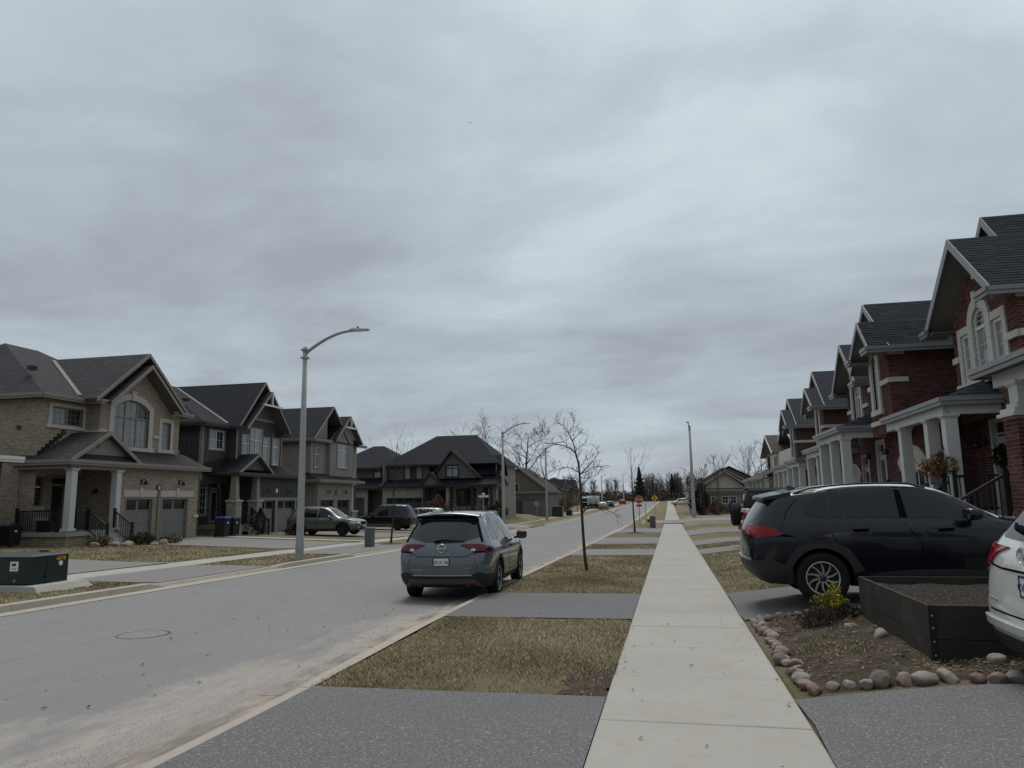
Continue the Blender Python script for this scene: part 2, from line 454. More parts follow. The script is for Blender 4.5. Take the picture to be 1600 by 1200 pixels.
	M['car_glass_side'] = m_glass('car_glass_side', (0.010, 0.013, 0.014), 0.015, 1.0); M['car_glass_side'].node_tree.nodes['Principled BSDF'].inputs['IOR'].default_value = 1.75
	M['trim_sky_glint'] = m_plain('sky_glint_trim', (0.55, 0.56, 0.57), 0.35, 0.2, var=.04)  # chrome window trim, its sky reflection put into a pale base colour
	M['chrome'] = m_plain('chrome', (0.6, 0.61, 0.62), 0.15, 1.0, var=0.03)
	M['alloy'] = m_plain('alloy', (0.42, 0.42, 0.41), 0.35, 0.7, var=0.05)
	M['alloy_dark'] = m_plain('alloy_dark', (0.03, 0.03, 0.032), 0.4, 0.5, var=0.05)
	M['tyre'] = m_plain('tyre_rubber', (0.011, 0.011, 0.0115), 0.85, spec=0.2, var=0.25, scale=12)
	M['lamp_red'] = m_plain('tail_lamp_red', (0.20, 0.008, 0.012), 0.15, spec=0.3, var=0.2)
	M['lamp_red_dark'] = m_plain('tail_lamp_dark_red', (0.075, 0.006, 0.012), 0.12, spec=0.35, var=0.2)
	M['lamp_clear'] = m_plain('lamp_clear', (0.42, 0.43, 0.44), 0.08, spec=0.8, var=0.15)
	M['plate_white'] = m_plain('plate_white', (0.52, 0.54, 0.55), 0.45, var=0.05)
	M['plate_blue'] = m_plain('plate_ink', (0.02, 0.035, 0.12), 0.5)
build_materials()

# ---------------------------------------------------------------- terrain height
_GY = [-60, 0, 65, 110, 183, 300, 600, 2500]; _GZ = [.35, 0, -.73, -.72, -.35, .4, 2.0, 6.0]
_OX = [-2500, -400, -60, -30, -24.5, -17, -14, -11.8, -3.4, -0.7, 1.0, 2.2, 7, 12, 40, 400, 2500]
_OZ = [4, 1.6, .9, .36, .28, .02, 0, -.015, -.006, 0, 0, .17, .27, .34, .5, 1.6, 4]
def gz(y): return np.interp(y, _GY, _GZ)
def ox(x): return np.interp(x, _OX, _OZ)
def G(x, y): return float(gz(y) + ox(x))
# ---------------------------------------------------------------- ground, road, kerbs, pavements
def sstep(a, b, x):
	t = min(1.0, max(0.0, (x - a) / (b - a))); return t * t * (3 - 2 * t)
def lot_rise(x, y):
	return 0.5 * sstep(-34, -31, x) * (1 - sstep(-17, -15.8, x)) * sstep(70.5, 73, y) * (1 - sstep(92, 97, y))
def GG(x, y): return G(x, y) + lot_rise(x, y)

KERB_R = -3.45        # inner edge of the right kerb
def kerb_r(y):        # the boulevard is a touch wider close by
	return KERB_R + 0.16 * (1 - sstep(5, 13, y))
KERB_L = -11.72
ROAD_DZ = -0.115

def asphalt(name, col, speck, sand=False, bump=0.5):
	t = NT(name); w = t.world()
	c = t.mix(t.noise(w, 0.35, 5, 0.6), mul(col, 0.74), mul(col, 1.2))
	c = t.mix(t.math('MULTIPLY', t.noise(w, 2.2, 5, 0.7), 0.4), c, mul(col, 0.8))
	k_ = 52 if speck > 0.4 else 42
	g = t.noise(w, k_ * 1.5, 3, 0.7)
	c = t.mix(t.ramp(g, [(0.34, 0.0), (0.52, 0.7), (0.66, 1.0)]), mul(col, 1 - speck), c)
	c = t.mix(t.ramp(t.noise(w, k_, 3, 0.7), [(0.56, 0.0), (0.70, 0.6 if speck > 0.4 else 0.4)]), c, mul((0.42, 0.405, 0.385), 1.0 if speck > 0.4 else 0.75))
	c = t.mix(t.ramp(t.noise(w, 6, 5, 0.7), [(0.64, 0.0), (0.72, 0.3)]), c, mul(col, 0.55))
	h = t.math('ADD', t.noise(w, 85, 3, 0.6), t.math('MULTIPLY', t.noise(w, 9, 3), 0.5))
	if sand:
		sp = t.node('ShaderNodeSeparateXYZ'); t.l.new(w, sp.inputs[0])
		x, y = sp.outputs[0], sp.outputs[1]
		n1 = t.math('MULTIPLY', t.math('SUBTRACT', t.noise(t.world((1, 0.35, 1)), 0.9, 5, 0.6), 0.5), 2.6)
		n2 = t.math('MULTIPLY', t.math('SUBTRACT', t.noise(t.world((1, 0.5, 1)), 5.0, 4, 0.7), 0.5), 0.9)
		# width of the swept-up sand by distance along the kerb
		mr = t.node('ShaderNodeMapRange'); t.l.new(y, mr.inputs[0])
		for i, v in ((1, 5.0), (2, 16.0), (3, 1.45), (4, 0.35)): mr.inputs[i].default_value = v
		d = t.math('SUBTRACT', t.math('MULTIPLY', t.math('ADD', x, 3.6), -1.0), t.math('ADD', mr.outputs[0], t.math('ADD', n1, n2)))
		mk = t.node('ShaderNodeMapRange'); t.l.new(d, mk.inputs[0])
		for i, v in ((1, 0.10), (2, -0.30), (3, 0.0), (4, 1.0)): mk.inputs[i].default_value = v
		mask = t.math('MULTIPLY', mk.outputs[0], t.ramp(t.noise(t.world((1, 0.4, 1)), 11, 5, 0.7), [(0.25, 0.35), (0.6, 1.0)]))
		sandc = t.mix(t.noise(w, 140, 3, 0.7), (0.17, 0.150, 0.130), (0.42, 0.378, 0.335))
		c = t.mix(t.math('MULTIPLY', mask, 0.85), c, sandc)
		c = t.mix(t.math('MULTIPLY', t.ramp(t.noise(t.world((1.4, .10, 1)), 1.6, 4, .6), [(.45, 0.), (.65, 1.)]), .30), c, mul(col, .72)); c = t.mix(t.math('MULTIPLY', t.ramp(t.noise(w, 1.1, 3, .5), [(.66, 0.), (.70, 1.)]), .35), c, mul(col, .62))
		# a longitudinal seam and tyre-worn lanes
		seam = t.math('LESS_THAN', t.math('ABSOLUTE', t.math('ADD', t.math('ADD', x, 7.55), t.math('MULTIPLY', t.math('SUBTRACT', t.noise(w, 0.8, 3), 0.5), 0.12))), 0.012)
		c = t.mix(t.math('MULTIPLY', seam, 0.5), c, mul(col, 0.4))
		cl = t.node('ShaderNodeTexVoronoi', feature='DISTANCE_TO_EDGE'); t.l.new(t.world((0.22, 0.10, 0.1)), cl.inputs['Vector'])
		wob = t.math('ADD', cl.outputs['Distance'], t.math('MULTIPLY', t.math('SUBTRACT', t.noise(w, 3.0, 4, 0.7), 0.5), 0.012))
		crk = t.math('MULTIPLY', t.math('LESS_THAN', wob, 0.0022), t.ramp(t.noise(w, 0.23, 2), [(0.5, 0.0), (0.6, 1.0)]))
		c = t.mix(t.math('MULTIPLY', crk, 0.6), c, mul(col, 0.3))
	t.bump(h, bump, 0.006)
	return t.done(c, 0.93, spec=0.18)

M['asphalt'] = asphalt('road_asphalt', (0.215, 0.208, 0.206), 0.35, sand=True)
M['asphalt_side'] = asphalt('side_road_asphalt', (0.21, 0.204, 0.2), 0.3)
M['asphalt_drive'] = asphalt('driveway_asphalt', (0.140, 0.137, 0.137), 0.5, bump=0.9)
M['asphalt_pale'] = asphalt('driveway_asphalt_pale', (0.195, 0.188, 0.182), 0.35)

def concrete_mat(name, col, grime=0.5):
	t = NT(name); w = t.world()
	c = t.mix(t.noise(w, 0.7, 5, 0.6), mul(col, 0.62), mul(col, 1.14))
	oi = t.node('ShaderNodeObjectInfo')
	c = t.mix(t.math('MULTIPLY', oi.outputs['Random'], 0.5), c, mul(col, 0.84))
	c = t.mix(t.ramp(t.noise(w, 3.5, 6, 0.7), [(0.48, 0.0), (0.72, grime)]), c, (0.285, 0.245, 0.20))
	c = t.mix(t.ramp(t.noise(w, 10, 5, 0.75), [(0.56, 0.0), (0.72, 0.5)]), c, mul(col, 0.5))
	c = t.mix(t.math('MULTIPLY', t.noise(w, 130, 2), 0.5), c, mul(col, 0.72))
	t.bump(t.math('ADD', t.noise(w, 120, 3), t.math('MULTIPLY', t.noise(t.world((1, 12, 1)), 9, 2), 0.3)), 0.35, 0.004)
	return t.done(c, 0.9, spec=0.2)
M['walk'] = concrete_mat('sidewalk_concrete', (0.345, 0.330, 0.297), 0.8)
M['kerb'] = concrete_mat('kerb_concrete', (0.36, 0.325, 0.275), 0.7)

t = NT('sandy_gutter'); w = t.world(); n_ = t.ramp(t.noise(t.world((1, .3, 1)), 5, 5, .7), [(.38, 0.), (.6, 1.)])
c = t.mix(t.noise(w, 130, 3, .7), (0.20, 0.165, 0.135), (0.42, 0.36, 0.30)); c = t.mix(n_, (.17, .155, .14), c); c = t.mix(t.ramp(t.noise(t.world((1, .25, 1)), 9, 4, .7), [(.6, 0.), (.72, .8)]), c, (.07, .058, .045)); t.bump(t.noise(w, 60, 4, .7), .8, .01); M['pan_sandy'] = t.done(c, .95, spec=.1)
def lawn_mat():
	t = NT('dormant_lawn'); w = t.world()
	p = t.noise(w, 0.55, 5, 0.65)
	c = t.ramp(p, [(0.30, (0.090, 0.088, 0.040)), (0.46, (0.140, 0.122, 0.066)), (0.58, (0.185, 0.155, 0.096)), (0.72, (0.225, 0.185, 0.125))])
	c = t.mix(t.math('MULTIPLY', t.noise(w, 26, 4, 0.75), 0.8), c, (0.090, 0.074, 0.048))
	c = t.mix(t.ramp(t.noise(w, 75, 3, 0.7), [(0.5, 0.0), (0.72, 0.7)]), c, (0.26, 0.22, 0.145))
	t.bump(t.math('ADD', t.noise(w, 70, 4, 0.7), t.math('MULTIPLY', t.noise(w, 7, 3), 0.8)), 0.9, 0.03)
	return t.done(c, 0.95, spec=0.1)
M['lawn'] = lawn_mat()

def dirt_mat():
	t = NT('bare_soil'); w = t.world()
	c = t.ramp(t.noise(w, 2.2, 6, 0.7), [(0.3, (0.028, 0.021, 0.016)), (0.5, (0.062, 0.048, 0.036)), (0.7, (0.115, 0.092, 0.070))])
	c = t.mix(t.ramp(t.noise(w, 1.2, 4), [(0.5, 0.0), (0.7, 0.55)]), c, (0.05, 0.055, 0.022))
	c = t.mix(t.ramp(t.noise(w, 55, 4, 0.7), [(0.55, 0.0), (0.75, 0.8)]), c, (0.20, 0.165, 0.125))
	t.bump(t.noise(w, 40, 5, 0.75), 1.0, 0.03)
	return t.done(c, 0.95, spec=0.1)
M['soil'] = dirt_mat()

# ground sheet -------------------------------------------------------------
xs = np.array(sorted(set([-2500, -1200, -500, -250, -140, -90, -70, -55] + list(np.arange(-46, -12, 1.5)) + [-11.95, -11.76, -11.74, -11.0, -7.5, -4.2, -3.60, -3.44] +
			  list(np.arange(-3.47, -3.26, 0.03)) + list(np.arange(-3.25, -0.5, 0.33)) + [-0.66, -0.62, -0.6, 0.93, 0.95, 1.0, 1.6, 2.2, 3, 4, 5, 6, 7, 8.5, 10, 12, 16, 22, 30, 40, 60, 90, 140, 250, 500, 1200, 2500])))
ys = np.array([-60, -30, -15, -8] + list(np.arange(-4, 30, 0.6)) + list(np.arange(30, 112, 1.5)) + [115, 120, 130, 140, 150, 160, 175, 190, 210, 240, 280, 330, 400, 500, 700, 1000, 1600, 2500])
V = []
for y in ys:
	for x in xs:
		z = GG(x, y)
		if -11.75 < x < min(-3.25, kerb_r(y) - .004): z = float(gz(y)) - 0.30
		if -0.63 < x < 0.94 and y < 300: z = float(gz(y)) - 0.06
		V.append((x, y, z))
nx = len(xs)
F = [(j * nx + i, j * nx + i + 1, (j + 1) * nx + i + 1, (j + 1) * nx + i) for j in range(len(ys) - 1) for i in range(nx - 1)]
tag(np_mesh('ground', V, F, M['lawn'], smooth=True), kind='structure')

def sheet(name, x0, x1, y0, y1, dz, mat, zf=GG, nx=None, ny=None, edge=0.0, kind='structure', seed=1, parent=None):
	"""a thin surface following the ground; edge = raggedness of its outline"""
	nx = nx or max(2, int(abs(x1 - (x0(y0) if callable(x0) else x0)) / 0.8) + 1); ny = ny or max(2, int(abs(y1 - y0) / 0.8) + 1)
	rg = np.random.default_rng(seed); V = []; F = []
	for j in range(ny + 1):
		for i in range(nx + 1):
			y = y0 + (y1 - y0) * j / ny; xa = x0(y) if callable(x0) else x0; x = xa + (x1 - xa) * i / nx
			if edge:
				if j in (0, ny): y += rg.normal(0, edge)
				if i in (0, nx): x += rg.normal(0, edge * 0.7)
			V.append((x, y, zf(x, y) + dz))
	F = [(j * (nx + 1) + i, j * (nx + 1) + i + 1, (j + 1) * (nx + 1) + i + 1, (j + 1) * (nx + 1) + i) for j in range(ny) for i in range(nx)]
	o = np_mesh(name, V, F, mat, parent, smooth=True)
	return tag(o, kind=kind)

def road_z(x, y): return float(gz(y)) + ROAD_DZ + 0.05 * (1 - ((x + 7.6) / 4.0) ** 2)
V = []; rx = np.linspace(-11.6, -3.6, 11); ry = list(np.arange(-8, 120, 2.0)) + list(range(120, 420, 10)) + [500, 700]
for y in ry:
	for x in rx: V.append((x, y, road_z(x, y)))
F = [(j * 11 + i, j * 11 + i + 1, (j + 1) * 11 + i + 1, (j + 1) * 11 + i) for j in range(len(ry) - 1) for i in range(10)]
tag(np_mesh('road', V, F, M['asphalt'], smooth=True), kind='structure')

# driveway openings along both kerbs (y ranges)
DRIVE_R = [(2.2, 6.6), (11.05, 14.2), (25.3, 29.0), (33.0, 39.6), (46.8, 56.0)]
DRIVE_L = [(15.6, 20.6), (26.2, 33.6), (41.2, 47.4), (49.0, 56.0)]
SIDE_L = (61.0, 69.0)
SIDE_R = (69.0, 80.0)

# kerbs ----------------------------------------------------------------------
def kerb(name, edge, sgn, drives, gaps, y_start, y_end, hi):
	"""sections 2.4 m long; sgn=+1: the road lies towards -x of the edge"""
	root = thing(name, None, None, (edge(20), y_start, G(edge(20), y_start))); tag(root, kind='structure')
	y = y_start
	while y < y_end:
		L = 2.4 if y < 110 else 12.0
		y2 = min(y + L, y_end)
		mid = (y + y2) / 2
		if any(a < mid < b for a, b in gaps): y = y2; continue
		def h(yy):
			d = 1.0
			for a, b in drives:
				if a - 0.5 < yy < b + 0.5: d = min(d, max(abs(yy - (a + b) / 2) - (b - a) / 2, 0) / 0.5)
			return d
		mb = MB(); n = 4 if y < 60 else 1
		P = []
		for k in range(n + 1):
			yy = y + 0.006 + (y2 - y - 0.012) * k / n
			e = edge(yy); t = h(yy); g = float(gz(yy))
			top = g + (hi * t + (-0.004 if sgn > 0 else -0.012) * (1 - t)); face = g + (hi - 0.012) * t + (-0.072) * (1 - t); low = g - 0.092
			P.append([(e, yy, top), (e - sgn * 0.13, yy, top - 0.004), (e - sgn * 0.17, yy, face), (e - sgn * 0.20, yy, low), (e - sgn * 0.55, yy, low - 0.006), (e - sgn * 0.55, yy, low - 0.2), (e, yy, low - 0.2)])
		vs = [p for r in P for p in r]; fs = []
		for k in range(n):
			for i in range(6): fs.append((k * 7 + i, k * 7 + i + 1, (k + 1) * 7 + i + 1, (k + 1) * 7 + i))
		fs += [tuple(range(7)), tuple(range(n * 7 + 6, n * 7 - 1, -1))]
		mb.add(vs, fs)
		o = mb.build('kerb_section', M['kerb'], None)
		o.parent = root; o.matrix_parent_inverse = root.matrix_basis.inverted()
		if y < 45:
			mb = MB(); vs = []
			for r in P: vs += [(r[3][0] - sgn * .012, r[3][1], r[3][2] + .004), (r[4][0], r[4][1], r[4][2] + .004)]
			mb.add(vs, [(2 * k, 2 * k + 1, 2 * k + 3, 2 * k + 2) for k in range(n)])
			o = mb.build('gutter_pan', M['pan_sandy'] if sgn > 0 else M['kerb'], None); o.parent = root; o.matrix_parent_inverse = root.matrix_basis.inverted()
		y = y2
	return root
kerb('kerb', kerb_r, 1, DRIVE_R, [SIDE_R], -3.0, 320, 0.006)
kerb('kerb', lambda y: KERB_L, -1, DRIVE_L, [SIDE_L], -3.0, 320, 0.035)

# pavements ------------------------------------------------------------------
def pavement(x0, x1, spans, step=1.52):
	w = x1 - x0
	root = thing('sidewalk', None, None, ((x0 + x1) / 2, 0, 0)); tag(root, kind='structure')
	mb = MB(); a = 0.005
	mb.hexa([(-w / 2, a, -.12), (w / 2, a, -.12), (w / 2, step - a, -.12), (-w / 2, step - a, -.12)], [(-w / 2, a, -.006), (w / 2, a, -.006), (w / 2, step - a, -.006), (-w / 2, step - a, -.006)])
	b = 0.014
	mb.hexa([(-w / 2, a, -.006), (w / 2, a, -.006), (w / 2, step - a, -.006), (-w / 2, step - a, -.006)], [(-w / 2 + b, a + b, 0), (w / 2 - b, a + b, 0), (w / 2 - b, step - a - b, 0), (-w / 2 + b, step - a - b, 0)])
	me = mb.mesh('slab'); fix_normals(me); me.materials.append(M['walk'])
	rg = random.Random(3)
	for ya, yb in spans:
		y = ya
		while y + step <= yb + 0.01 and y < 130:
			o = link('slab', me, None, root)
			s = math.atan2(float(gz(y + step) - gz(y)), step)
			o.location = (0, y, float(gz(y)) + 0.012 + rg.uniform(-.003, .003)); o.rotation_euler = (s + rg.uniform(-.002, .002), rg.uniform(-.003, .003), 0)
			y += step
		if yb > 130:
			mb = MB()
			for a2, b2 in zip(range(131, int(yb), 12), range(143, int(yb) + 12, 12)):
				mb.hexa([(-w / 2, a2, gz(a2) - .1), (w / 2, a2, gz(a2) - .1), (w / 2, b2, gz(b2) - .1), (-w / 2, b2, gz(b2) - .1)], [(-w / 2, a2, gz(a2) + .012), (w / 2, a2, gz(a2) + .012), (w / 2, b2, gz(b2) + .012), (-w / 2, b2, gz(b2) + .012)])
			tag(mb.build('pavement_strip', M['walk'], root), kind='stuff')
	return root
pavement(-0.60, 0.93, [(-3.2, 69.0), (80.2, 330)])
pavement(-15.75, -14.45, [(-3.2, 60.6), (70.0, 330)])

# driveways, aprons, side roads --------------------------------------------------
for i, (a, b) in enumerate(DRIVE_R):
	far = i > 1
	sheet('driveway_apron', lambda y: kerb_r(y) + 0.006, -0.605, a, b, 0.014, M['asphalt_drive'] if i < 2 else M['asphalt_pale'], edge=0.0, seed=i + 1, ny=20 if i < 3 else 6)
for i, (a, b, xe) in enumerate([(1.5, 6.74, 9.0), (11.1, 14.3, 8.5), (25.6, 28.2, 9.0), (31.2, 35.2, 9.0), (41.4, 50.0, 9.0), (59.2, 63.0, 10.0)]):
	sheet('driveway', 0.935, xe, a, b, 0.018, M['asphalt_drive'] if i < 2 else M['asphalt_pale'], edge=0.015 if i < 3 else 0, seed=20 + i)
for i, (a, b) in enumerate(DRIVE_L):
	sheet('driveway_apron', -14.44, KERB_L - 0.005, a, b, 0.014, M['asphalt_pale'], seed=40 + i)
for i, (a, b) in enumerate([(15.6, 21.4), (29.6, 35.6), (41.4, 46.8), (49.2, 55.6)]):
	sheet('driveway', -24.9 if i else -27.5, -15.76, a, b, 0.018, M['asphalt_pale'], seed=50 + i, nx=24)
def mouth_l(x, y): return GG(x, y) * 1.0 if x < -12.4 else (float(gz(y)) + ROAD_DZ - 0.02 + (GG(-12.4, y) - float(gz(y)) - ROAD_DZ) * max(0.0, (-11.55 - x) / 0.85))
sheet('side_road', -75, -11.55, SIDE_L[0], SIDE_L[1], 0.02, M['asphalt_side'], zf=mouth_l, nx=60, ny=6)
def mouth_r(x, y): return GG(x, y) if x > -2.9 else (float(gz(y)) + ROAD_DZ - 0.02 + (GG(-2.9, y) - float(gz(y)) - ROAD_DZ) * max(0.0, (x + 3.62) / 0.72))
sheet('side_road', -3.62, 45, SIDE_R[0] + 0.6, SIDE_R[1] - 0.4, 0.02, M['asphalt_side'], zf=mouth_r, nx=50, ny=6)
sheet('crossing_path', 1.2, 30, 66.0, 67.4, 0.022, M['walk'], nx=24, ny=2)
sheet('crossing_path', 1.2, 30, 82.4, 83.8, 0.022, M['walk'], nx=24, ny=2)
sheet('front_walk', -24.3, -15.76, 36.6, 37.6, 0.02, M['walk'], nx=12, ny=2)

# low crumbled dirt edge between lawn and pavement near the camera, as thin ragged patches
sheet('bare_soil_patch', -1.0, -0.59, 6.62, 8.0, 0.006, M['soil'], nx=6, ny=10, edge=0.07, seed=70)

# grass blades -----------------------------------------------------------------
def blades(name, rects, dens, h0, h1, w, seed, hole=None, green=0.0, zoff=0.0):
	rg = np.random.default_rng(seed); PX = []; PY = []
	for (x0, x1, y0, y1) in rects:
		n = int((x1 - x0) * (y1 - y0) * dens)
		PX.append(rg.uniform(x0, x1, n)); PY.append(rg.uniform(y0, y1, n))
	x = np.concatenate(PX); y = np.concatenate(PY)
	if hole is not None:
		k = hole(x, y, rg); x = x[k]; y = y[k]
	k = rg.random(len(x)) < np.clip(.62 + .5 * np.sin(2.1 * x + 1.3 * y) * np.sin(1.7 * y - .8 * x) + .25 * np.sin(6 * x) * np.sin(5 * y), .12, 1); x = x[k]; y = y[k]
	n = len(x)
	z = gz(y) + ox(x) + zoff
	hh = rg.uniform(h0, h1, n); a = rg.uniform(0, 2 * np.pi, n); b = rg.uniform(0, 2 * np.pi, n); lean = rg.uniform(0.2, 1.5, n) * hh
	ww = w * rg.uniform(0.6, 1.4, n)
	bx, by = np.cos(a) * ww / 2, np.sin(a) * ww / 2
	V = np.empty((n, 3, 3), np.float32)
	V[:, 0] = np.stack([x - bx, y - by, z - 0.004], 1); V[:, 1] = np.stack([x + bx, y + by, z - 0.004], 1)
	V[:, 2] = np.stack([x + np.cos(b) * lean, y + np.sin(b) * lean, z + hh * 0.8], 1)
	F = np.arange(3 * n, dtype=np.int32).reshape(n, 3)
	def patch(px, py): return 0.5 + 0.26 * np.sin(px * 1.7 + 0.6 * py + 1) + 0.24 * np.sin(0.9 * px - 1.3 * py) + 0.18 * np.sin(3.1 * px + 2.3 * py)
	t = np.clip(patch(x, y) - .12 + rg.normal(0, 0.33, n) + green, 0, 1)[:, None]
	tan = np.array([0.46, 0.375, 0.25]); olive = np.array([0.155, 0.150, 0.066]); brown = np.array([0.215, 0.165, 0.11])
	c = tan * (1 - t) + olive * t
	s = rg.random(n)[:, None]; c = np.where(s < 0.28, brown * (0.7 + s * 2), c) * rg.uniform(0.65, 1.25, n)[:, None]
	c = np.repeat(np.concatenate([c, np.ones((n, 1))], 1), 3, axis=0)
	return np_mesh(name, V.reshape(-1, 3), F, M['blade'], kind='stuff', col=c)
t = NT('grass_blade'); at = t.node('ShaderNodeAttribute', attribute_name='tint')
M['blade'] = t.done(at.outputs['Color'], 0.8, spec=0.15)

def edge_thin(x, y, rg):
	"""ragged, worn margins beside the kerb, the pavement and the driveways"""
	d = np.minimum(-0.62 - x, x - (KERB_R + 0.1)); keep = rg.random(len(x)) < np.clip(d * 3.5 + 0.3, 0, 1)
	for a, b in DRIVE_R: keep &= ~((y > a + 0.06 * np.sin(x * 9) * np.sin(x * 2.3)) & (y < b - 0.06 * np.sin(x * 7 + 2) * np.sin(x * 3)))
	worn = (x > -1.9) & (y < 8.3); keep &= ~(worn & (rg.random(len(x)) < np.clip((8.3 - y) * 0.55, 0, 0.85)))
	return keep
tag(blades('grass', [(-3.33, -0.57, 6.56, 11.09)], 7500, 0.02, 0.05, 0.008, 1, edge_thin))
tag(blades('grass', [(-3.5, -0.57, 14.15, 18.5)], 3600, 0.02, 0.05, 0.011, 2, edge_thin))
tag(blades('grass', [(-3.5, -0.6, 18.5, 25.3), (-3.5, -0.6, 29.0, 33.0)], 1300, 0.025, 0.055, 0.018, 3, edge_thin))
tag(blades('grass', [(0.98, 6.5, 14.4, 20.0)], 2600, 0.02, 0.05, 0.011, 4, None, -0.15))
tag(blades('grass', [(0.98, 8.0, 20.0, 25.5), (0.98, 8, 28.3, 31.1)], 1000, 0.025, 0.055, 0.018, 5, None, -0.1))
tag(blades('grass', [(-14.4, -11.8, 8.5, 15.5)], 1500, 0.025, 0.06, 0.015, 6, None, 0.1))
tag(blades('grass', [(-14.4, -11.8, 20.7, 26.1), (-24.0, -15.8, 21.6, 29.3)], 420, 0.03, 0.06, 0.026, 7, None, 0.15))

# manhole --------------------------------------------------------------------
mz = road_z(-7.25, 9.35)
mh = thing('manhole_cover', 'round iron manhole cover set in the grey road', 'manhole cover', (-7.25, 9.35, mz))
mb = MB(); mb.lathe([(0.0, 0.006), (0.31, 0.006), (0.318, 0.002), (0.318, -0.03)], (0, 0, 0), 'z', 28, smooth=False); mb.build('lid', m_plain('manhole_iron', (0.155, 0.15, 0.148), 0.8, 0.0, var=.3, scale=9, bump=0.5, bscale=60), mh)
mb = MB(); mb.lathe([(0.322, -0.03), (0.322, 0.005), (0.345, 0.005), (0.35, -0.03)], (0, 0, 0), 'z', 28, smooth=False); mb.build('rim', m_plain('manhole_rim', (0.055, 0.053, 0.052), 0.8, 0.1), mh)
# ---------------------------------------------------------------- walls, windows, roofs
CAMV = Vector((0, 0, CAMZ))
class Fr:
	"""wall frame: origin (local x,y), direction along the wall seen from outside left to right; outward normal follows"""
	def __init__(s, o, e):
		s.o = Vector((o[0], o[1], 0)); s.e = Vector((e[0], e[1], 0)).normalized(); s.n = Vector((s.e.y, -s.e.x, 0))
	def P(s, u, out, z): return s.o + s.e * u + s.n * out + Vector((0, 0, z))
	def box(s, mb, u0, u1, o0, o1, z0, z1):
		a = [s.P(u0, o1, z0), s.P(u1, o1, z0), s.P(u1, o0, z0), s.P(u0, o0, z0)]
		b = [s.P(u0, o1, z1), s.P(u1, o1, z1), s.P(u1, o0, z1), s.P(u0, o0, z1)]
		return mb.hexa(a, b)

def rect(u0, u1, z0, z1): return [(u0, z0), (u1, z0), (u1, z1), (u0, z1)]
def arch(u0, u1, z0, zs, zt, n=10):
	"""opening with a curved head springing at zs and crowning at zt"""
	w = (u1 - u0) / 2; c = (u0 + u1) / 2; h = zt - zs
	pts = [(u0, z0), (u1, z0)]
	R = (w * w + h * h) / (2 * h); zc = zt - R
	a0 = math.atan2(zs - zc, w)
	for k in range(n + 1):
		a = a0 + (math.pi - 2 * a0) * k / n
		pts.append((c + R * math.cos(a), zc + R * math.sin(a)))
	return pts
def inset(poly, d):
	"""offset a ccw polygon inwards by d (outwards if negative)"""
	n = len(poly); out = []
	for i in range(n):
		p0 = Vector(poly[i - 1]); p = Vector(poly[i]); p1 = Vector(poly[(i + 1) % n])
		e0 = (p - p0).normalized(); e1 = (p1 - p).normalized()
		n0 = Vector((-e0.y, e0.x)); n1 = Vector((-e1.y, e1.x))
		b = n0 + n1
		k = d / max(0.25, b.dot(n0))
		out.append((p.x + b.x * k, p.y + b.y * k))
	return out

def wall(root, F, outline, holes, mat, depth=0.14, name='wall'):
	mb = MB()
	loops = [[Vector((u, z, 0)) for u, z in outline]] + [[Vector((u, z, 0)) for u, z in h] for h in holes]
	flat = [p for l in loops for p in l]
	tris = tessellate_polygon(loops)
	mb.add([F.P(p.x, 0, p.y) for p in flat], [tuple(t) for t in tris])
	for h in holes:
		k = len(h)
		for i in range(k):
			a, b = h[i], h[(i + 1) % k]
			mb.poly([F.P(a[0], 0, a[1]), F.P(b[0], 0, b[1]), F.P(b[0], -depth, b[1]), F.P(a[0], -depth, a[1])])
	zb = 0.0
	for p in (root,):
		if p.name in ZB: zb = ZB[p.name]
	me = mb.mesh(name, zb)
	# orient to the outward side
	bm = bmesh.new(); bm.from_mesh(me)
	for f in bm.faces:
		pass
	bm.to_mesh(me); bm.free()
	return link(name, me, mat, root)

def ring(mb, F, outer, inner, o0, o1):
	k = len(outer)
	vs = [F.P(u, o1, z) for u, z in outer] + [F.P(u, o1, z) for u, z in inner] + [F.P(u, o0, z) for u, z in outer] + [F.P(u, o0, z) for u, z in inner]
	fs = []
	for i in range(k):
		j = (i + 1) % k
		fs += [(i, j, k + j, k + i), (k + i, k + j, 3 * k + j, 3 * k + i), (j, i, 2 * k + i, 2 * k + j)]
	mb.add(vs, fs)

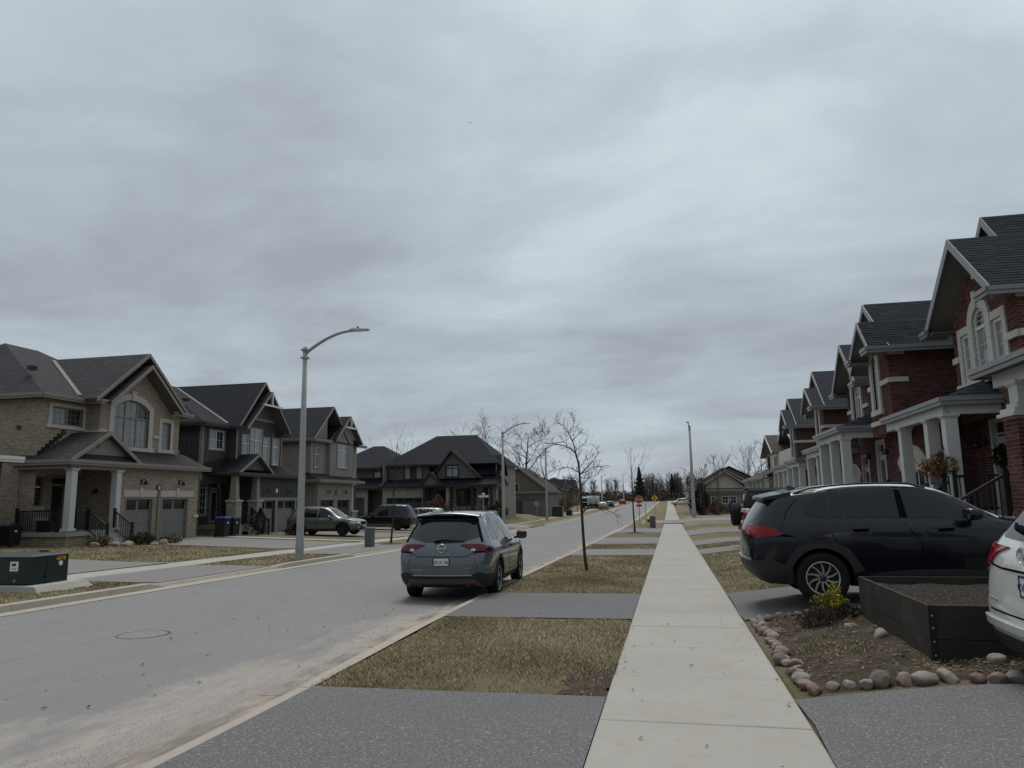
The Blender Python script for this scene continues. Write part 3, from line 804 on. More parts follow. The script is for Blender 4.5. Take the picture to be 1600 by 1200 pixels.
def window(root, F, hole, frame_mat, glass, cols=(0.5,), transom=None, grid=None, fw=0.05, o=-0.10, name='window'):
	"""window > pane, muntin; cols: fractions of mullions; transom: z of a cross bar; grid=(nx,nz) muntins inside each light"""
	us = [p[0] for p in hole]; zs_ = [p[1] for p in hole]; u0, u1, z0, z1 = min(us), max(us), min(zs_), max(zs_)
	inn = inset(hole, fw)
	mb = MB(); ring(mb, F, hole, inn, o - 0.03, o + 0.045)
	xs_ = [u0 + (u1 - u0) * c for c in cols]
	def top_at(u):
		"""height of the opening at u"""
		best = z0
		k = len(hole)
		for i in range(k):
			a, b = hole[i], hole[(i + 1) % k]
			if a[0] != b[0] and min(a[0], b[0]) - 1e-6 <= u <= max(a[0], b[0]) + 1e-6:
				t = (u - a[0]) / (b[0] - a[0]); best = max(best, a[1] + (b[1] - a[1]) * t)
		return best
	for x in xs_: F.box(mb, x - fw * .5, x + fw * .5, o - 0.02, o + 0.035, z0 + fw, top_at(x) - fw)
	if transom: F.box(mb, u0 + fw, u1 - fw, o - 0.02, o + 0.038, transom - fw * .5, transom + fw * .5)
	w = mb.build(name, frame_mat, root)
	# panes: one per light
	edges = [u0] + xs_ + [u1]
	zsp = [z0] + ([transom] if transom else []) + [z1]
	for i in range(len(edges) - 1):
		for j in range(len(zsp) - 1):
			a, b = edges[i] + fw * 0.6, edges[i + 1] - fw * 0.6; c, d = zsp[j] + fw * 0.6, zsp[j + 1] - fw * 0.6
			if j == len(zsp) - 2 and len(hole) > 4:
				cut = [(a, c), (b, c)]
				for q in range(5):
					u = b + (a - b) * q / 4; cut.append((u, min(d, top_at(u) - fw * 0.6)))
			else: cut = rect(a, b, c, d)
			pm = MB(); pm.prism(cut, lambda u, v, h: F.P(u, h, v), o - 0.018, o - 0.004)
			g = glass[(i + j) % len(glass)] if isinstance(glass, (list, tuple)) else glass
			pm.build('pane', g, w)
			if grid:
				gx, gz_ = grid; mm = MB()
				for q in range(1, gx): 
					u = a + (b - a) * q / gx; F.box(mm, u - .008, u + .008, o - 0.004, o + 0.006, c, min(d, top_at(u) - fw * .6))
				for q in range(1, gz_):
					z = c + (d - c) * q / gz_; F.box(mm, a, b, o - 0.004, o + 0.0065, z - .008, z + .008)
				if mm.f: mm.build('muntin', frame_mat, w)
	return w

def stone_ring(root, F, hole, w, mat, o=0.04, skip_bottom=True, name='stone', split=None):
	"""stones round an opening, one object per stone"""
	out = inset(hole, -w); k = len(hole)
	for i in range(k):
		j = (i + 1) % k
		if skip_bottom and abs(hole[i][1] - min(p[1] for p in hole)) < 1e-6 and abs(hole[j][1] - hole[i][1]) < 1e-6: continue
		a, b, c, d = Vector(hole[i]), Vector(hole[j]), Vector(out[j]), Vector(out[i])
		L = (b - a).length; n = max(1, round(L / (split or 0.75)))
		for q in range(n):
			t0, t1 = (q + 0.006) / n, (q + 1 - 0.006) / n
			quad = [a.lerp(b, t0), a.lerp(b, t1), d.lerp(c, t1), d.lerp(c, t0)]
			mb = MB(); mb.prism([(p.x, p.y) for p in quad][::-1], lambda u, v, h: F.P(u, h, v), -0.12, o)
			mb.build(name, mat, root)

def trim(root, F, u0, u1, z0, z1, mat, o0=0.0, o1=0.035, name='trim'):
	mb = MB(); F.box(mb, u0, u1, o0, o1, z0, z1); return mb.build(name, mat, root)

def garage_door(root, F, u0, u1, z0, z1, mat, glass, nsec=4, lights=2, o=-0.13, ncol=4):
	w = MB(); F.box(w, u0, u1, o - 0.05, o - 0.03, z0, z1)
	d = w.build('garage_door', mat, root)
	h = (z1 - z0) / nsec
	for k in range(nsec):
		top = k == nsec - 1
		a, b = z0 + k * h + 0.006, z0 + (k + 1) * h - 0.006
		if not top:
			p = MB(); F.box(p, u0 + .01, u1 - .01, o - .03, o, a, b)
			for q in range(ncol):
				ua = u0 + (u1 - u0) * (q + .08) / ncol; ub = u0 + (u1 - u0) * (q + .92) / ncol
				F.box(p, ua, ub, o, o + .006, a + .07, b - .07)
			p.build('door_panel', mat, d)
		else:
			holes = []
			for q in range(lights):
				ua = u0 + (u1 - u0) * (q + .08) / lights; ub = u0 + (u1 - u0) * (q + .92) / lights
				holes.append(rect(ua, ub, a + .07, b - .06))
			mbp = MB(); loops = [[Vector((u, z, 0)) for u, z in rect(u0 + .01, u1 - .01, a, b)]] + [[Vector((u, z, 0)) for u, z in h_] for h_ in holes]
			flat = [p for l in loops for p in l]
			mbp.add([F.P(p.x, o, p.y) for p in flat], [tuple(t_) for t_ in tessellate_polygon(loops)])
			mbp.build('door_panel', mat, d)
			for h_ in holes:
				g = MB(); g.prism(h_, lambda u, v, hh: F.P(u, hh, v), o - .025, o - .012); g.build('pane', glass, d)
	return d

# roofs ------------------------------------------------------------------------
def roof(root, polys, mat, t=0.07, name='roof'):
	mb = MB()
	for p in polys: mb.slab(p, t)
	zb = ZB.get(root.name, 0.0)
	return mb.build(name, mat, root)

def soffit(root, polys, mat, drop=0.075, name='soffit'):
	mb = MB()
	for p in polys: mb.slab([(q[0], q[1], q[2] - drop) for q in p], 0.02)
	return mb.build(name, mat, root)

def gable(root, x0, x1, xp, y0, y1, ze0, ze1, zp, mat, rmat, smat, rake=0.18, y1l=None, y1r=None, fasc=True, t=0.07):
	"""ridge along local y at xp; eaves at x0 (z ze0) and x1 (z ze1)"""
	y1l = y1 if y1l is None else y1l; y1r = y1 if y1r is None else y1r
	L = [(x0, y0, ze0), (xp, y0, zp), (xp, y1, zp), (x0, y1l, ze0)][::-1]
	L = [(x0, y1l, ze0), (x0, y0, ze0), (xp, y0, zp), (xp, y1, zp)]
	R = [(xp, y1, zp), (xp, y0, zp), (x1, y0, ze1), (x1, y1r, ze1)]
	r = roof(root, [L, R], mat, t)
	soffit(root, [L, R], smat, t + 0.003)
	for a, b in (((x0, y0 - .015, ze0), (xp, y0 - .015, zp)), ((xp, y0 - .015, zp), (x1, y0 - .015, ze1))):
		mb = MB(); a = Vector(a); b = Vector(b); d = Vector((0, 0, rake))
		mb.hexa([a - d, b - d, b - d + Vector((0, .028, 0)), a - d + Vector((0, .028, 0))], [a + Vector((0, 0, .01)), b + Vector((0, 0, .01)), b + Vector((0, .028, .01)), a + Vector((0, .028, .01))])
		mb.build('rake_board', rmat, root)
	return r

def gutter(root, pts, mat, w=0.13, h=0.13, name='gutter'):
	mb = MB()
	for a, b in zip(pts[:-1], pts[1:]):
		mb.beam(a, b, w, h)
		a2 = (a[0], a[1], a[2] - h * .5 - .05); b2 = (b[0], b[1], b[2] - h * .5 - .05)
		mb.beam(a2, b2, w * .45, .09)
	return mb.build(name, mat, root)

def column(root, x, y, z0, z1, w, mat, cap=0.06, name='column', taper=0.0):
	mb = MB(); a, b = w / 2, w / 2 * (1 - taper)
	c = cap
	mb.hexa([(x - a - c, y - a - c, z0), (x + a + c, y - a - c, z0), (x + a + c, y + a + c, z0), (x - a - c, y + a + c, z0)], [(x - a - c, y - a - c, z0 + .1), (x + a + c, y - a - c, z0 + .1), (x + a + c, y + a + c, z0 + .1), (x - a - c, y + a + c, z0 + .1)])
	mb.hexa([(x - a, y - a, z0 + .1), (x + a, y - a, z0 + .1), (x + a, y + a, z0 + .1), (x - a, y + a, z0 + .1)], [(x - b, y - b, z1 - .12), (x + b, y - b, z1 - .12), (x + b, y + b, z1 - .12), (x - b, y + b, z1 - .12)])
	mb.hexa([(x - b, y - b, z1 - .12), (x + b, y - b, z1 - .12), (x + b, y + b, z1 - .12), (x - b, y + b, z1 - .12)], [(x - b - c, y - b - c, z1 - .05), (x + b + c, y - b - c, z1 - .05), (x + b + c, y + b + c, z1 - .05), (x - b - c, y + b + c, z1 - .05)])
	mb.hexa([(x - b - c, y - b - c, z1 - .05), (x + b + c, y - b - c, z1 - .05), (x + b + c, y + b + c, z1 - .05), (x - b - c, y + b + c, z1 - .05)], [(x - b - c, y - b - c, z1), (x + b + c, y - b - c, z1), (x + b + c, y + b + c, z1), (x - b - c, y + b + c, z1)])
	return mb.build(name, mat, root)

def railing(root, pts, mat, h=0.9, gap=0.12, post=0.09):
	"""pts: foot points (x,y,z); railing > post, rail, baluster"""
	r = MB()
	for a, b in zip(pts[:-1], pts[1:]):
		r.beam((a[0], a[1], a[2] + h), (b[0], b[1], b[2] + h), .06, .05); r.beam((a[0], a[1], a[2] + .1), (b[0], b[1], b[2] + .1), .05, .04)
	ro = r.build('railing', mat, root)
	pm = MB(); pm.box(-post / 2, post / 2, -post / 2, post / 2, 0, h + .1); pm.box(-post * .65, post * .65, -post * .65, post * .65, h + .1, h + .13); pme = pm.mesh('post'); fix_normals(pme); pme.materials.append(mat)
	bmb = MB(); bmb.box(-.012, .012, -.012, .012, .1, h); bme = bmb.mesh('baluster'); fix_normals(bme); bme.materials.append(mat)
	zb = ZB.get(root.name, 0)
	for p in pts:
		o = link('post', pme, None, ro); o.location = (p[0], p[1], p[2] - zb)
	for a, b in zip(pts[:-1], pts[1:]):
		L = math.hypot(b[0] - a[0], b[1] - a[1]); n = max(1, int(L / gap))
		for k in range(1, n):
			t = k / n; o = link('baluster', bme, None, ro); o.location = (a[0] + (b[0] - a[0]) * t, a[1] + (b[1] - a[1]) * t, a[2] + (b[2] - a[2]) * t - zb)
	return ro

def wall_lamp(root, F, u, z, mat, s=1.0):
	mb = MB(); F.box(mb, u - .05 * s, u + .05 * s, 0, .03, z - .02, z + .16 * s)
	mb.tube([F.P(u, .03, z + .1 * s), F.P(u, .14 * s, z + .16 * s), F.P(u, .2 * s, z + .1 * s)], .014 * s, 5)
	mb.lathe([(0.0, .12 * s), (.03 * s, .1 * s), (.09 * s, 0.0), (.06 * s, -.06 * s), (0.0, -.06 * s)], tuple(F.P(u, .2 * s, z)), 'z', 8)
	return mb.build('wall_lamp', mat, root)

def pieces(name, meshes, placed, parent, root, limit=300, rest_name=None):
	"""placed: list of (mesh index, 4x4 in root space). The nearest become objects, the rest one joined part."""
	mw = root.matrix_basis
	placed = sorted(placed, key=lambda p: (mw @ p[1].translation - CAMV).length)
	for i, m in placed[:limit]:
		o = link(name, meshes[i], None, parent); o.matrix_basis = m
	rest = placed[limit:]
	if rest:
		by = {}
		for i, m in rest: by.setdefault(i, []).append(m)
		Vs = []; Fs = []; mi = []; base = 0; mats = []
		for i, ms in by.items():
			me = meshes[i]; n = len(me.vertices)
			co = np.empty(n * 3, np.float32); me.vertices.foreach_get('co', co); co = np.concatenate([co.reshape(-1, 3), np.ones((n, 1), np.float32)], 1)
			f = np.array([p.vertices[:] for p in me.polygons], np.int32)
			for m in ms:
				Vs.append((co @ np.array(m, np.float32).T)[:, :3]); Fs.append(f + base); base += n
			mi += [len(mats)] * (len(f) * len(ms)); mats.append(me.materials[0])
		o = np_mesh(rest_name or name, np.concatenate(Vs), np.concatenate(Fs), mats[0], parent, kind='stuff')
		for x in mats[1:]: o.data.materials.append(x)
		o.data.polygons.foreach_set('material_index', np.array(mi, np.int32))
	return len(placed)

def brick_mesh(i):
	mb = MB(); mb.box(-.5, .5, -.5, .5, -.5, .5); me = mb.mesh('brick', uv=False); fix_normals(me); me.materials.append(M['rb%d' % i]); return me
BRICKS = None
def inside(poly, u, z):
	r = False; n = len(poly)
	for i in range(n):
		a, b = poly[i], poly[i - 1]
		if (a[1] > z) != (b[1] > z) and u < (b[0] - a[0]) * (z - a[1]) / (b[1] - a[1]) + a[0]: r = not r
	return r
def brick_wall(root, F, outline, holes, collect, seed=1, bl=0.21, bh=0.0665, j=0.012, out=0.0045):
	"""lay stretcher-bond bricks over a wall, cut to its outline and openings; appends (mesh, matrix)"""
	global BRICKS
	if BRICKS is None: BRICKS = [brick_mesh(i) for i in range(4)]
	rg = random.Random(seed); zb = ZB.get(root.name, 0.0)
	u0 = min(p[0] for p in outline); u1 = max(p[0] for p in outline); z0 = min(p[1] for p in outline); z1 = max(p[1] for p in outline)
	R = Matrix((F.e, F.n, Vector((0, 0, 1)))).transposed().to_4x4()
	row = 0; z = z0
	while z + bh <= z1 + 1e-4:
		u = u0 - (bl + j) * (0.5 if row % 2 else 0.0)
		while u < u1:
			a, b = max(u, u0), min(u + bl, u1)
			c = z + bh / 2
			# trim against openings and the outline
			def ok(x): return inside(outline, x, c + bh * .45) and inside(outline, x, c - bh * .45) and not any(inside(h, x, c + bh * .4) or inside(h, x, c - bh * .4) for h in holes)
			n = 8; t = [a + (b - a) * (q + .5) / n for q in range(n)]; k = [ok(x) for x in t]
			if any(k) and b - a > .03:
				ia = k.index(True); ib = n - 1 - k[::-1].index(True)
				if all(k[ia:ib + 1]) and ib - ia >= 1:
					a2 = a + (b - a) * ia / n; b2 = a + (b - a) * (ib + 1) / n
					m = rg.choice((0, 0, 0, 1, 1, 2, 2, 3))
					S = Matrix.Diagonal((b2 - a2, 0.03, bh, 1))
					p = F.P((a2 + b2) / 2, -0.015 + out + rg.uniform(-.0015, .0015), c - zb)
					collect.append((m, Matrix.Translation(p) @ R @ S))
			u += bl + j
		z += bh + j; row += 1

SHMESH = None
def shingle_plane(root, poly, collect, seed=1, w=0.32, ex=0.145, th=0.012):
	"""asphalt shingle tabs over a planar roof polygon (3D, ccw from outside)"""
	global SHMESH
	if SHMESH is None:
		SHMESH = []
		for i in range(3):
			mb = MB()
			mb.add([(-.5, -.5, 0), (.5, -.5, 0), (.5, .5, 0), (-.5, .5, 0), (-.5, -.5, 1), (.5, -.5, 1), (.5, .5, .15), (-.5, .5, .15)], [(4, 5, 6, 7), (0, 1, 5, 4), (1, 2, 6, 5), (3, 0, 4, 7)])
			me = mb.mesh('shingle', uv=False); me.materials.append(M['sh%d' % i]); SHMESH.append(me)
	rg = random.Random(seed); zb = ZB.get(root.name, 0.0)
	P = [Vector(p) for p in poly]; n = Vector((0, 0, 0))
	for i in range(len(P)): n += (P[i] - P[0]).cross(P[(i + 1) % len(P)] - P[0])
	n.normalize()
	if n.z < 0: n = -n
	h = Vector((-n.y, n.x, 0)).normalized(); v = n.cross(h)
	if v.z < 0: v = -v; h = -h
	Q = [(p.dot(h), p.dot(v)) for p in P]; off = P[0].dot(n)
	u0 = min(q[0] for q in Q); u1 = max(q[0] for q in Q); v0 = min(q[1] for q in Q); v1 = max(q[1] for q in Q)
	R = Matrix((h, v, n)).transposed().to_4x4()
	y = v0; r = 0
	while y < v1:
		x = u0 - rg.uniform(0, w)
		while x < u1:
			ww = w * rg.choice((0.6, 0.8, 1.0, 1.0))
			c = (x + ww / 2, y + ex * .5)
			if inside(Q, c[0], c[1]):
				a, b = x, x + ww
				while not inside(Q, a, c[1]) and a < c[0]: a += ww * .1
				while not inside(Q, b, c[1]) and b > c[0]: b -= ww * .1
				if b - a > .05:
					p = h * ((a + b) / 2) + v * c[1] + n * (off + .001) - Vector((0, 0, zb))
					collect.append((rg.choice((0, 1, 1, 2)), Matrix.Translation(p) @ R @ Matrix.Diagonal((b - a - .004, ex * 1.02, th * rg.uniform(.8, 1.15), 1))))
			x += ww
		y += ex; r += 1
# ================================================================ houses on the left side (local x along the street, y away from it)
def house(name, label, X0, Y0, rz, zb, cat='house', group=None):
	r = thing(name, label, cat, (X0, Y0, zb), rz, group); ZB[r.name] = zb; return r
FRONT = (1, 0); LEFT = (0, -1); RIGHT = (0, 1)
LF = rad(90); RT = rad(-90)

M['valley'] = m_plain('valley_metal', (.10, .10, .107), .7)
# ---- tan brick house ----------------------------------------------------------
h = house('brick_house', 'tan brick house with brown roof, arched upstairs window and two grey garage doors', -24.7, 26.7, LF, 0.0)
BT = M['brick_tan']; TT = M['trim_taupe']
F = Fr((0, 13), LEFT); wall(h, F, rect(0, 11.35, -.5, 6.3), [], BT)
mb = MB(); F.box(mb, 10.2, 10.36, 0, .06, 4.95, 5.12); mb.build('wall_vent', M['lamp_black'], h)
F = Fr((0, 1.65), FRONT); w1 = rect(.55, 2.3, 5.22, 6.0)
wall(h, F, rect(0, 2.55, 3.0, 6.3), [w1], BT); window(h, F, w1, TT, [M['glass_pale'], M['glass']], (.5,), None, (3, 3)); stone_ring(h, F, w1, .17, M['stone'], split=.6); trim(h, F, .3, 2.5, 5.04, 5.2, M['stone'], 0, .07, 'sill')
F = Fr((0, 2.5), FRONT); wl_ = rect(.75, 1.3, 1.65, 2.95); dr = rect(1.75, 2.75, .52, 2.95)
wall(h, F, rect(0, 3.0, -.5, 3.6), [wl_, dr], BT); window(h, F, wl_, TT, M['glass'], (), 2.5, (2, 4)); trim(h, F, .65, 1.4, 1.5, 1.63, M['stone'], 0, .06, 'sill'); trim(h, F, .65, 1.4, 2.97, 3.12, M['stone'], 0, .03, 'lintel')
mb = MB(); F.box(mb, 1.8, 2.45, -.12, -.07, .52, 2.55); d = mb.build('front_door', M['door_black'], h); mb = MB(); F.box(mb, 2.36, 2.4, -.07, -.02, 1.4, 1.6); mb.build('handle', M['chrome'], d)
window(h, F, rect(1.75, 2.75, 2.6, 2.95), TT, M['glass'], (), None); trim(h, F, 1.75, 1.8, .52, 2.6, TT, -.13, .0, 'door_jamb'); trim(h, F, 2.47, 2.75, .52, 2.6, TT, -.13, -.02, 'side_light')
trim(h, F, 0, 1.6, 1.02, 1.16, M['stone'], 0, .06, 'belt_course')
F = Fr((3.0, 2.5), LEFT); wall(h, F, rect(0, 2.5, -.5, 3.6), [], BT); wall_lamp(h, F, 1.3, 2.25, M['lamp_black'])
F = Fr((2.5, 1.65), LEFT); wall(h, F, rect(0, .75, 3.2, 6.3), [], BT)
trim(h, F, 0, .75, 4.95, 5.1, M['stone'], 0, .05, 'belt_course')
F = Fr((2.5, .9), FRONT)
big = arch(.88, 3.3, 4.45, 6.3, 6.72, 10); rw = rect(4.3, 5.0, 4.47, 5.86)
wall(h, F, [(0, 3.3), (5.7, 3.3), (5.7, 6.4), (5.0, 6.6), (2.5, 8.55), (0, 6.5)], [big, rw], BT)
window(h, F, big, TT, [M['glass_pale'], M['glass_pale'], M['glass_pale'], M['glass']], (.34, .68), 5.85, (2, 4), fw=.07); stone_ring(h, F, big, .3, M['stone'], .05, split=.65)
mb = MB(); mb.prism([(1.98, 6.7), (2.2, 6.7), (2.27, 7.16), (1.91, 7.16)], lambda u, v, hh: F.P(u, hh, v), 0, .09); mb.build('keystone', M['stone'], h)
trim(h, F, .45, 3.7, 4.25, 4.43, M['stone'], 0, .09, 'sill')
window(h, F, rw, TT, M['glass_pale'], (), None, (2, 4)); stone_ring(h, F, rw, .2, M['stone'], split=.7); trim(h, F, 4.05, 5.25, 4.28, 4.45, M['stone'], 0, .08, 'sill')
for a, b in ((0, .5), (3.68, 4.05)): trim(h, F, a, b, 4.98, 5.14, M['stone'], 0, .06, 'belt_course')
F = Fr((8.2, .9), RIGHT); wall(h, F, rect(0, 12, 3.3, 6.4), [], BT)
F = Fr((2.95, 0), FRONT)
g1 = rect(.42, 2.4, -.4, 2.0); g2 = rect(2.95, 5.1, -.4, 2.0)
wall(h, F, rect(0, 5.85, -.6, 3.5), [g1, g2], BT)
for g in (g1, g2): garage_door(h, F, g[0][0] + .09, g[1][0] - .09, -.4, 1.92, M['door_grey'], M['glass_dark'], 4, 2); trim(h, F, g[0][0], g[0][0] + .09, -.4, 2.0, TT, -.13, .02, 'door_jamb'); trim(h, F, g[1][0] - .09, g[1][0], -.4, 2.0, TT, -.13, .02, 'door_jamb'); trim(h, F, g[0][0] + .09, g[1][0] - .09, 1.92, 2.0, TT, -.13, .02, 'door_head')
for a, b in ((.3, 2.58), (2.82, 5.45)):
	n = 5
	for q in range(n): trim(h, F, a + (b - a) * q / n + .004, a + (b - a) * (q + 1) / n - .004, 2.02, 2.33, M['stone'], 0, .05, 'lintel_stone')
	c = (a + b) / 2; mb = MB(); mb.prism([(c - .07, 2.0), (c + .07, 2.0), (c + .13, 2.45), (c - .13, 2.45)], lambda u, v, hh: F.P(u, hh, v), 0, .08); mb.build('keystone', M['stone'], h)
for u in (1.45, 4.25): wall_lamp(h, F, u, 2.66, M['lamp_black'], 1.25)
mb = MB(); mb.prism([(2.72 + .2 * math.cos(a), 2.46 + .17 * math.sin(a)) for a in [k * math.pi / 9 for k in range(18)]], lambda u, v, hh: F.P(u, hh, v), 0, .04); pq = mb.build('house_number', M['lamp_black'], h)
mb = MB(); mb.prism([(2.72 + .12 * math.cos(a), 2.46 + .105 * math.sin(a)) for a in [k * math.pi / 9 for k in range(18)]], lambda u, v, hh: F.P(u, hh, v), .04, .052); mb.build('number_plate', M['white_dot'], pq)
for u in (2.66, 2.78): trim(pq, F, u - .03, u + .03, 2.40, 2.52, M['lamp_black'], .052, .056, 'numeral')
mb = MB(); mb.tube([F.P(2.68, .06, 2.3), F.P(2.68, .06, -.3)], .045, 8); mb.build('downspout', TT, h)
F = Fr((8.8, 0), RIGHT); wall(h, F, rect(0, 8, -.6, 3.5), [], BT)
trim(h, Fr((2.95, 0), FRONT), 5.5, 5.9, .95, 1.1, M['stone'], 0, .07, 'belt_course'); trim(h, Fr((2.95, 0), FRONT), 5.5, 5.88, -.5, -.2, M['stone'], 0, .05, 'plinth_block')
# roofs
RT_ = M['roof_tan']; ST = M['soffit_taupe']
A = (3.2, 7.3, 9.7); B = (5.2, 7.3, 9.7); e = 6.45
c00, c10, c11, c01 = (-.4, 1.25, e), (9.1, 1.25, e), (9.1, 13.4, e), (-.4, 13.4, e)
roof(h, [[c00, c10, B, A], [c10, c11, B], [c11, c01, A, B], [c01, c00, A]], RT_)
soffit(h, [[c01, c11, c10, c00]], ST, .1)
gutter(h, [(-.45, 13, e - .04), (-.45, 1.2, e - .04), (2.2, 1.2, e - .04)], TT)
gable(h, 1.75, 8.35, 5.05, .45, 6.6, e, e, 9.13, RT_, TT, ST, y1l=1.3, y1r=1.3)
gable(h, 2.35, 7.55, 4.98, .18, .95, 6.35, 6.42, 8.5, RT_, TT, ST)
gutter(h, [(2.0, 1.2, e - .06), (2.0, .45, e - .06), (2.7, .45, e - .06)], TT); gutter(h, [(7.1, .4, e - .06), (8.7, .4, e - .06), (8.7, 3, e - .06)], TT)
mb = MB(); mb.beam((1.95, 1.55, 6.66), (4.9, 6.0, 9.07), .2, .02, (-.3, -.5, 1)); mb.build('valley_flashing', M['valley'], h)
mb = MB(); mb.box(.62, .95, 3.0, 3.25, 7.72, 7.9); mb.build('roof_vent', M['lamp_black'], h)
gz_ = 3.55
gable(h, -.42, 3.95, 1.8, -.38, 2.5, gz_, gz_, 4.92, RT_, TT, ST, y1l=2.6, y1r=.9)
roof(h, [[(3.3, -.38, gz_), (9.2, -.38, gz_), (8.75, .95, 4.28), (3.3, .95, 4.28)], [(9.2, -.38, gz_), (9.2, .95, gz_), (8.75, .95, 4.28)], [(-.42, -.42, gz_ - .02), (4, -.42, gz_ - .02), (3.5, .0, gz_ + .33), (.1, .0, gz_ + .33)]], RT_)
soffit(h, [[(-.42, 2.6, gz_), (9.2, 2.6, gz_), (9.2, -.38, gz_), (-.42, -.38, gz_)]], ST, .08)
F = Fr((0, -.02), FRONT); mb = MB(); mb.prism([(.35, 3.86), (3.25, 3.86), (1.8, 4.78)], lambda u, v, hh: F.P(u, hh, v), 0, .03); mb.build('pediment', TT, h)
mb = MB(); mb.prism([(1.3, 4.2), (1.55, 4.34), (1.6, 4.24), (1.4, 4.12)], lambda u, v, hh: F.P(u, hh, v), .03, .045); mb.build('pediment_ornament', M['soffit_taupe'], h)
gutter(h, [(-.47, 2.6, gz_ - .04), (-.47, -.43, gz_ - .04), (9.2, -.43, gz_ - .04)], TT)
mb = MB(); mb.beam((-.2, -.15, 3.3), (3.0, -.15, 3.3), .25, .22); mb.beam((-.2, -.15, 3.3), (-.2, 2.5, 3.3), .25, .22); mb.build('porch_beam', TT, h)
column(h, .02, -.12, .6, 3.2, .3, M['column_white'], .06); column(h, 2.62, -.12, .55, 3.2, .3, M['column_white'], .06)
for q in range(7): 
	mb = MB(); mb.box(-.06 + q * .2, .16 + q * .2, 1.60, 1.649, 3.80 + q * .165, 4.0 + q * .165); mb.build('step_flashing', M['lamp_black'], h)
mb = MB(); mb.tube([(-.1, 2.45, 3.4), (-.1, 2.42, 3.0), (-.12, 2.42, .1), (-.35, 2.3, .02)], .045, 8); mb.build('downspout', TT, h)
# porch, steps, rails
mb = MB(); mb.box(-.25, 2.95, -.3, 2.5, .38, .56); mb.build('porch_slab', M['concrete'], h)
mb = MB(); mb.box(-.18, 2.9, -.22, 2.4, -.4, .38); mb.build('porch_base', BT, h)
for k in range(3):
	mb = MB(); mb.box(1.05, 2.45, -.3 - .3 * (k + 1), -.3, -.35, .38 - .19 * k); mb.build('step', M['concrete'], h)
railing(h, [(-.15, 2.3, .56), (-.15, .25, .56)], M['black_iron'], .88, .11)
railing(h, [(.35, -.2, .56), (.95, -.2, .56)], M['black_iron'], .88, .11)
railing(h, [(1.0, -.25, .5), (1.0, -1.2, -.12)], M['black_iron'], .88, .11); railing(h, [(2.5, -.25, .5), (2.5, -1.2, -.12)], M['black_iron'], .88, .11)

# a sliver of the next house to the left
h0 = house('brick_house', 'brown brick house end with a pale gutter at the left edge', -24.6, 14.35, LF, 0.0)
F = Fr((9.0, 0), RIGHT); wall(h0, F, rect(0, 11, -.5, 3.4), [], M['brick_brown']); F = Fr((3, 0), FRONT); wall(h0, F, rect(0, 6.0, -.5, 3.4), [rect(4.2, 5.5, 1.0, 2.6)], M['brick_brown'])
window(h0, F, rect(4.2, 5.5, 1.0, 2.6), TT, M['glass'], (.5,), None); stone_ring(h0, F, rect(4.2, 5.5, 1.0, 2.6), .2, M['stone']); trim(h0, F, 4.0, 5.75, .84, 1.0, M['stone'], 0, .08, 'sill')
roof(h0, [[(2.6, -.4, 3.5), (9.5, -.4, 3.5), (7.2, 2.6, 4.6), (2.6, 2.6, 4.6)], [(9.5, -.4, 3.5), (9.5, 8, 3.5), (7.2, 6, 4.6), (7.2, 2.6, 4.6)], [(2.6, 2.6, 4.6), (7.2, 2.6, 4.6), (7.2, 6, 4.6), (2.6, 6, 4.6)]], RT_); soffit(h0, [[(2.6, 8, 3.5), (9.5, 8, 3.5), (9.5, -.4, 3.5), (2.6, -.4, 3.5)]], ST, .08)
gutter(h0, [(2.6, -.45, 3.46), (9.5, -.45, 3.46), (9.5, 8, 3.46)], M['trim_white'])

# ---- dark siding house ----------------------------------------------------------
def battens(root, F, u0, u1, z0, z1, mat, pitch=0.3, holes=(), ztop=None, name='siding_batten'):
	mb = MB(); n = int((u1 - u0) / pitch)
	for k in range(n + 1):
		u = u0 + k * pitch; zt = ztop(u) if ztop else z1
		segs = [(z0, zt)]
		for h_ in holes:
			a, b = min(p[0] for p in h_) - .08, max(p[0] for p in h_) + .08; c, d = min(p[1] for p in h_) - .08, max(p[1] for p in h_) + .08
			if a < u < b:
				new = []
				for s0, s1 in segs:
					if c > s0: new.append((s0, min(s1, c)))
					if d < s1: new.append((max(s0, d), s1))
				segs = [s for s in new if s[1] - s[0] > .05]
		for s0, s1 in segs: F.box(mb, u - .02, u + .02, 0, .018, s0, s1)
	if mb.f: tag(mb.build(name, mat, root), kind='stuff')

def framed(root, F, r, glass, cols=(.5,), transom=None, grid=None, fmat=None, tmat=None, tw=.1):
	window(root, F, r, fmat or M['trim_white'], glass, cols, transom, grid, .055, -.05)
	mb = MB(); ring(mb, F, inset(r, -tw), r, 0, .04); mb.build('window_casing', tmat or M['trim_taupe'], root)

h = house('siding_house', 'charcoal board and batten house with stone porch pillars beside the tan brick house', -24.7, 38.0, LF, -.2)
SD = M['siding_dark']; RD = M['roof_dark']; GP = M['glass_pale']
F = Fr((-.2, 12), LEFT); wall(h, F, rect(0, 10.5, -.6, 6.2), [], SD); battens(h, F, 6.5, 10.4, -.4, 6.2, SD); trim(h, F, 10.35, 10.5, -.4, 6.2, TT, 0, .03, 'corner_board')
mb = MB(); F.box(mb, 8.9, 9.12, 0, .08, 4.5, 4.75); mb.build('wall_vent', M['trim_grey'], h)
F = Fr((-.2, 1.5), FRONT); w = rect(.7, 2.15, 4.85, 5.95); wall(h, F, rect(0, 2.6, 2.8, 6.2), [w], SD); framed(h, F, w, [GP, M['glass']], (.5,), None, (2, 2)); battens(h, F, .2, 2.5, 3.2, 6.2, SD, holes=[w]); trim(h, F, 0, .15, 3, 6.2, TT, 0, .03, 'corner_board')
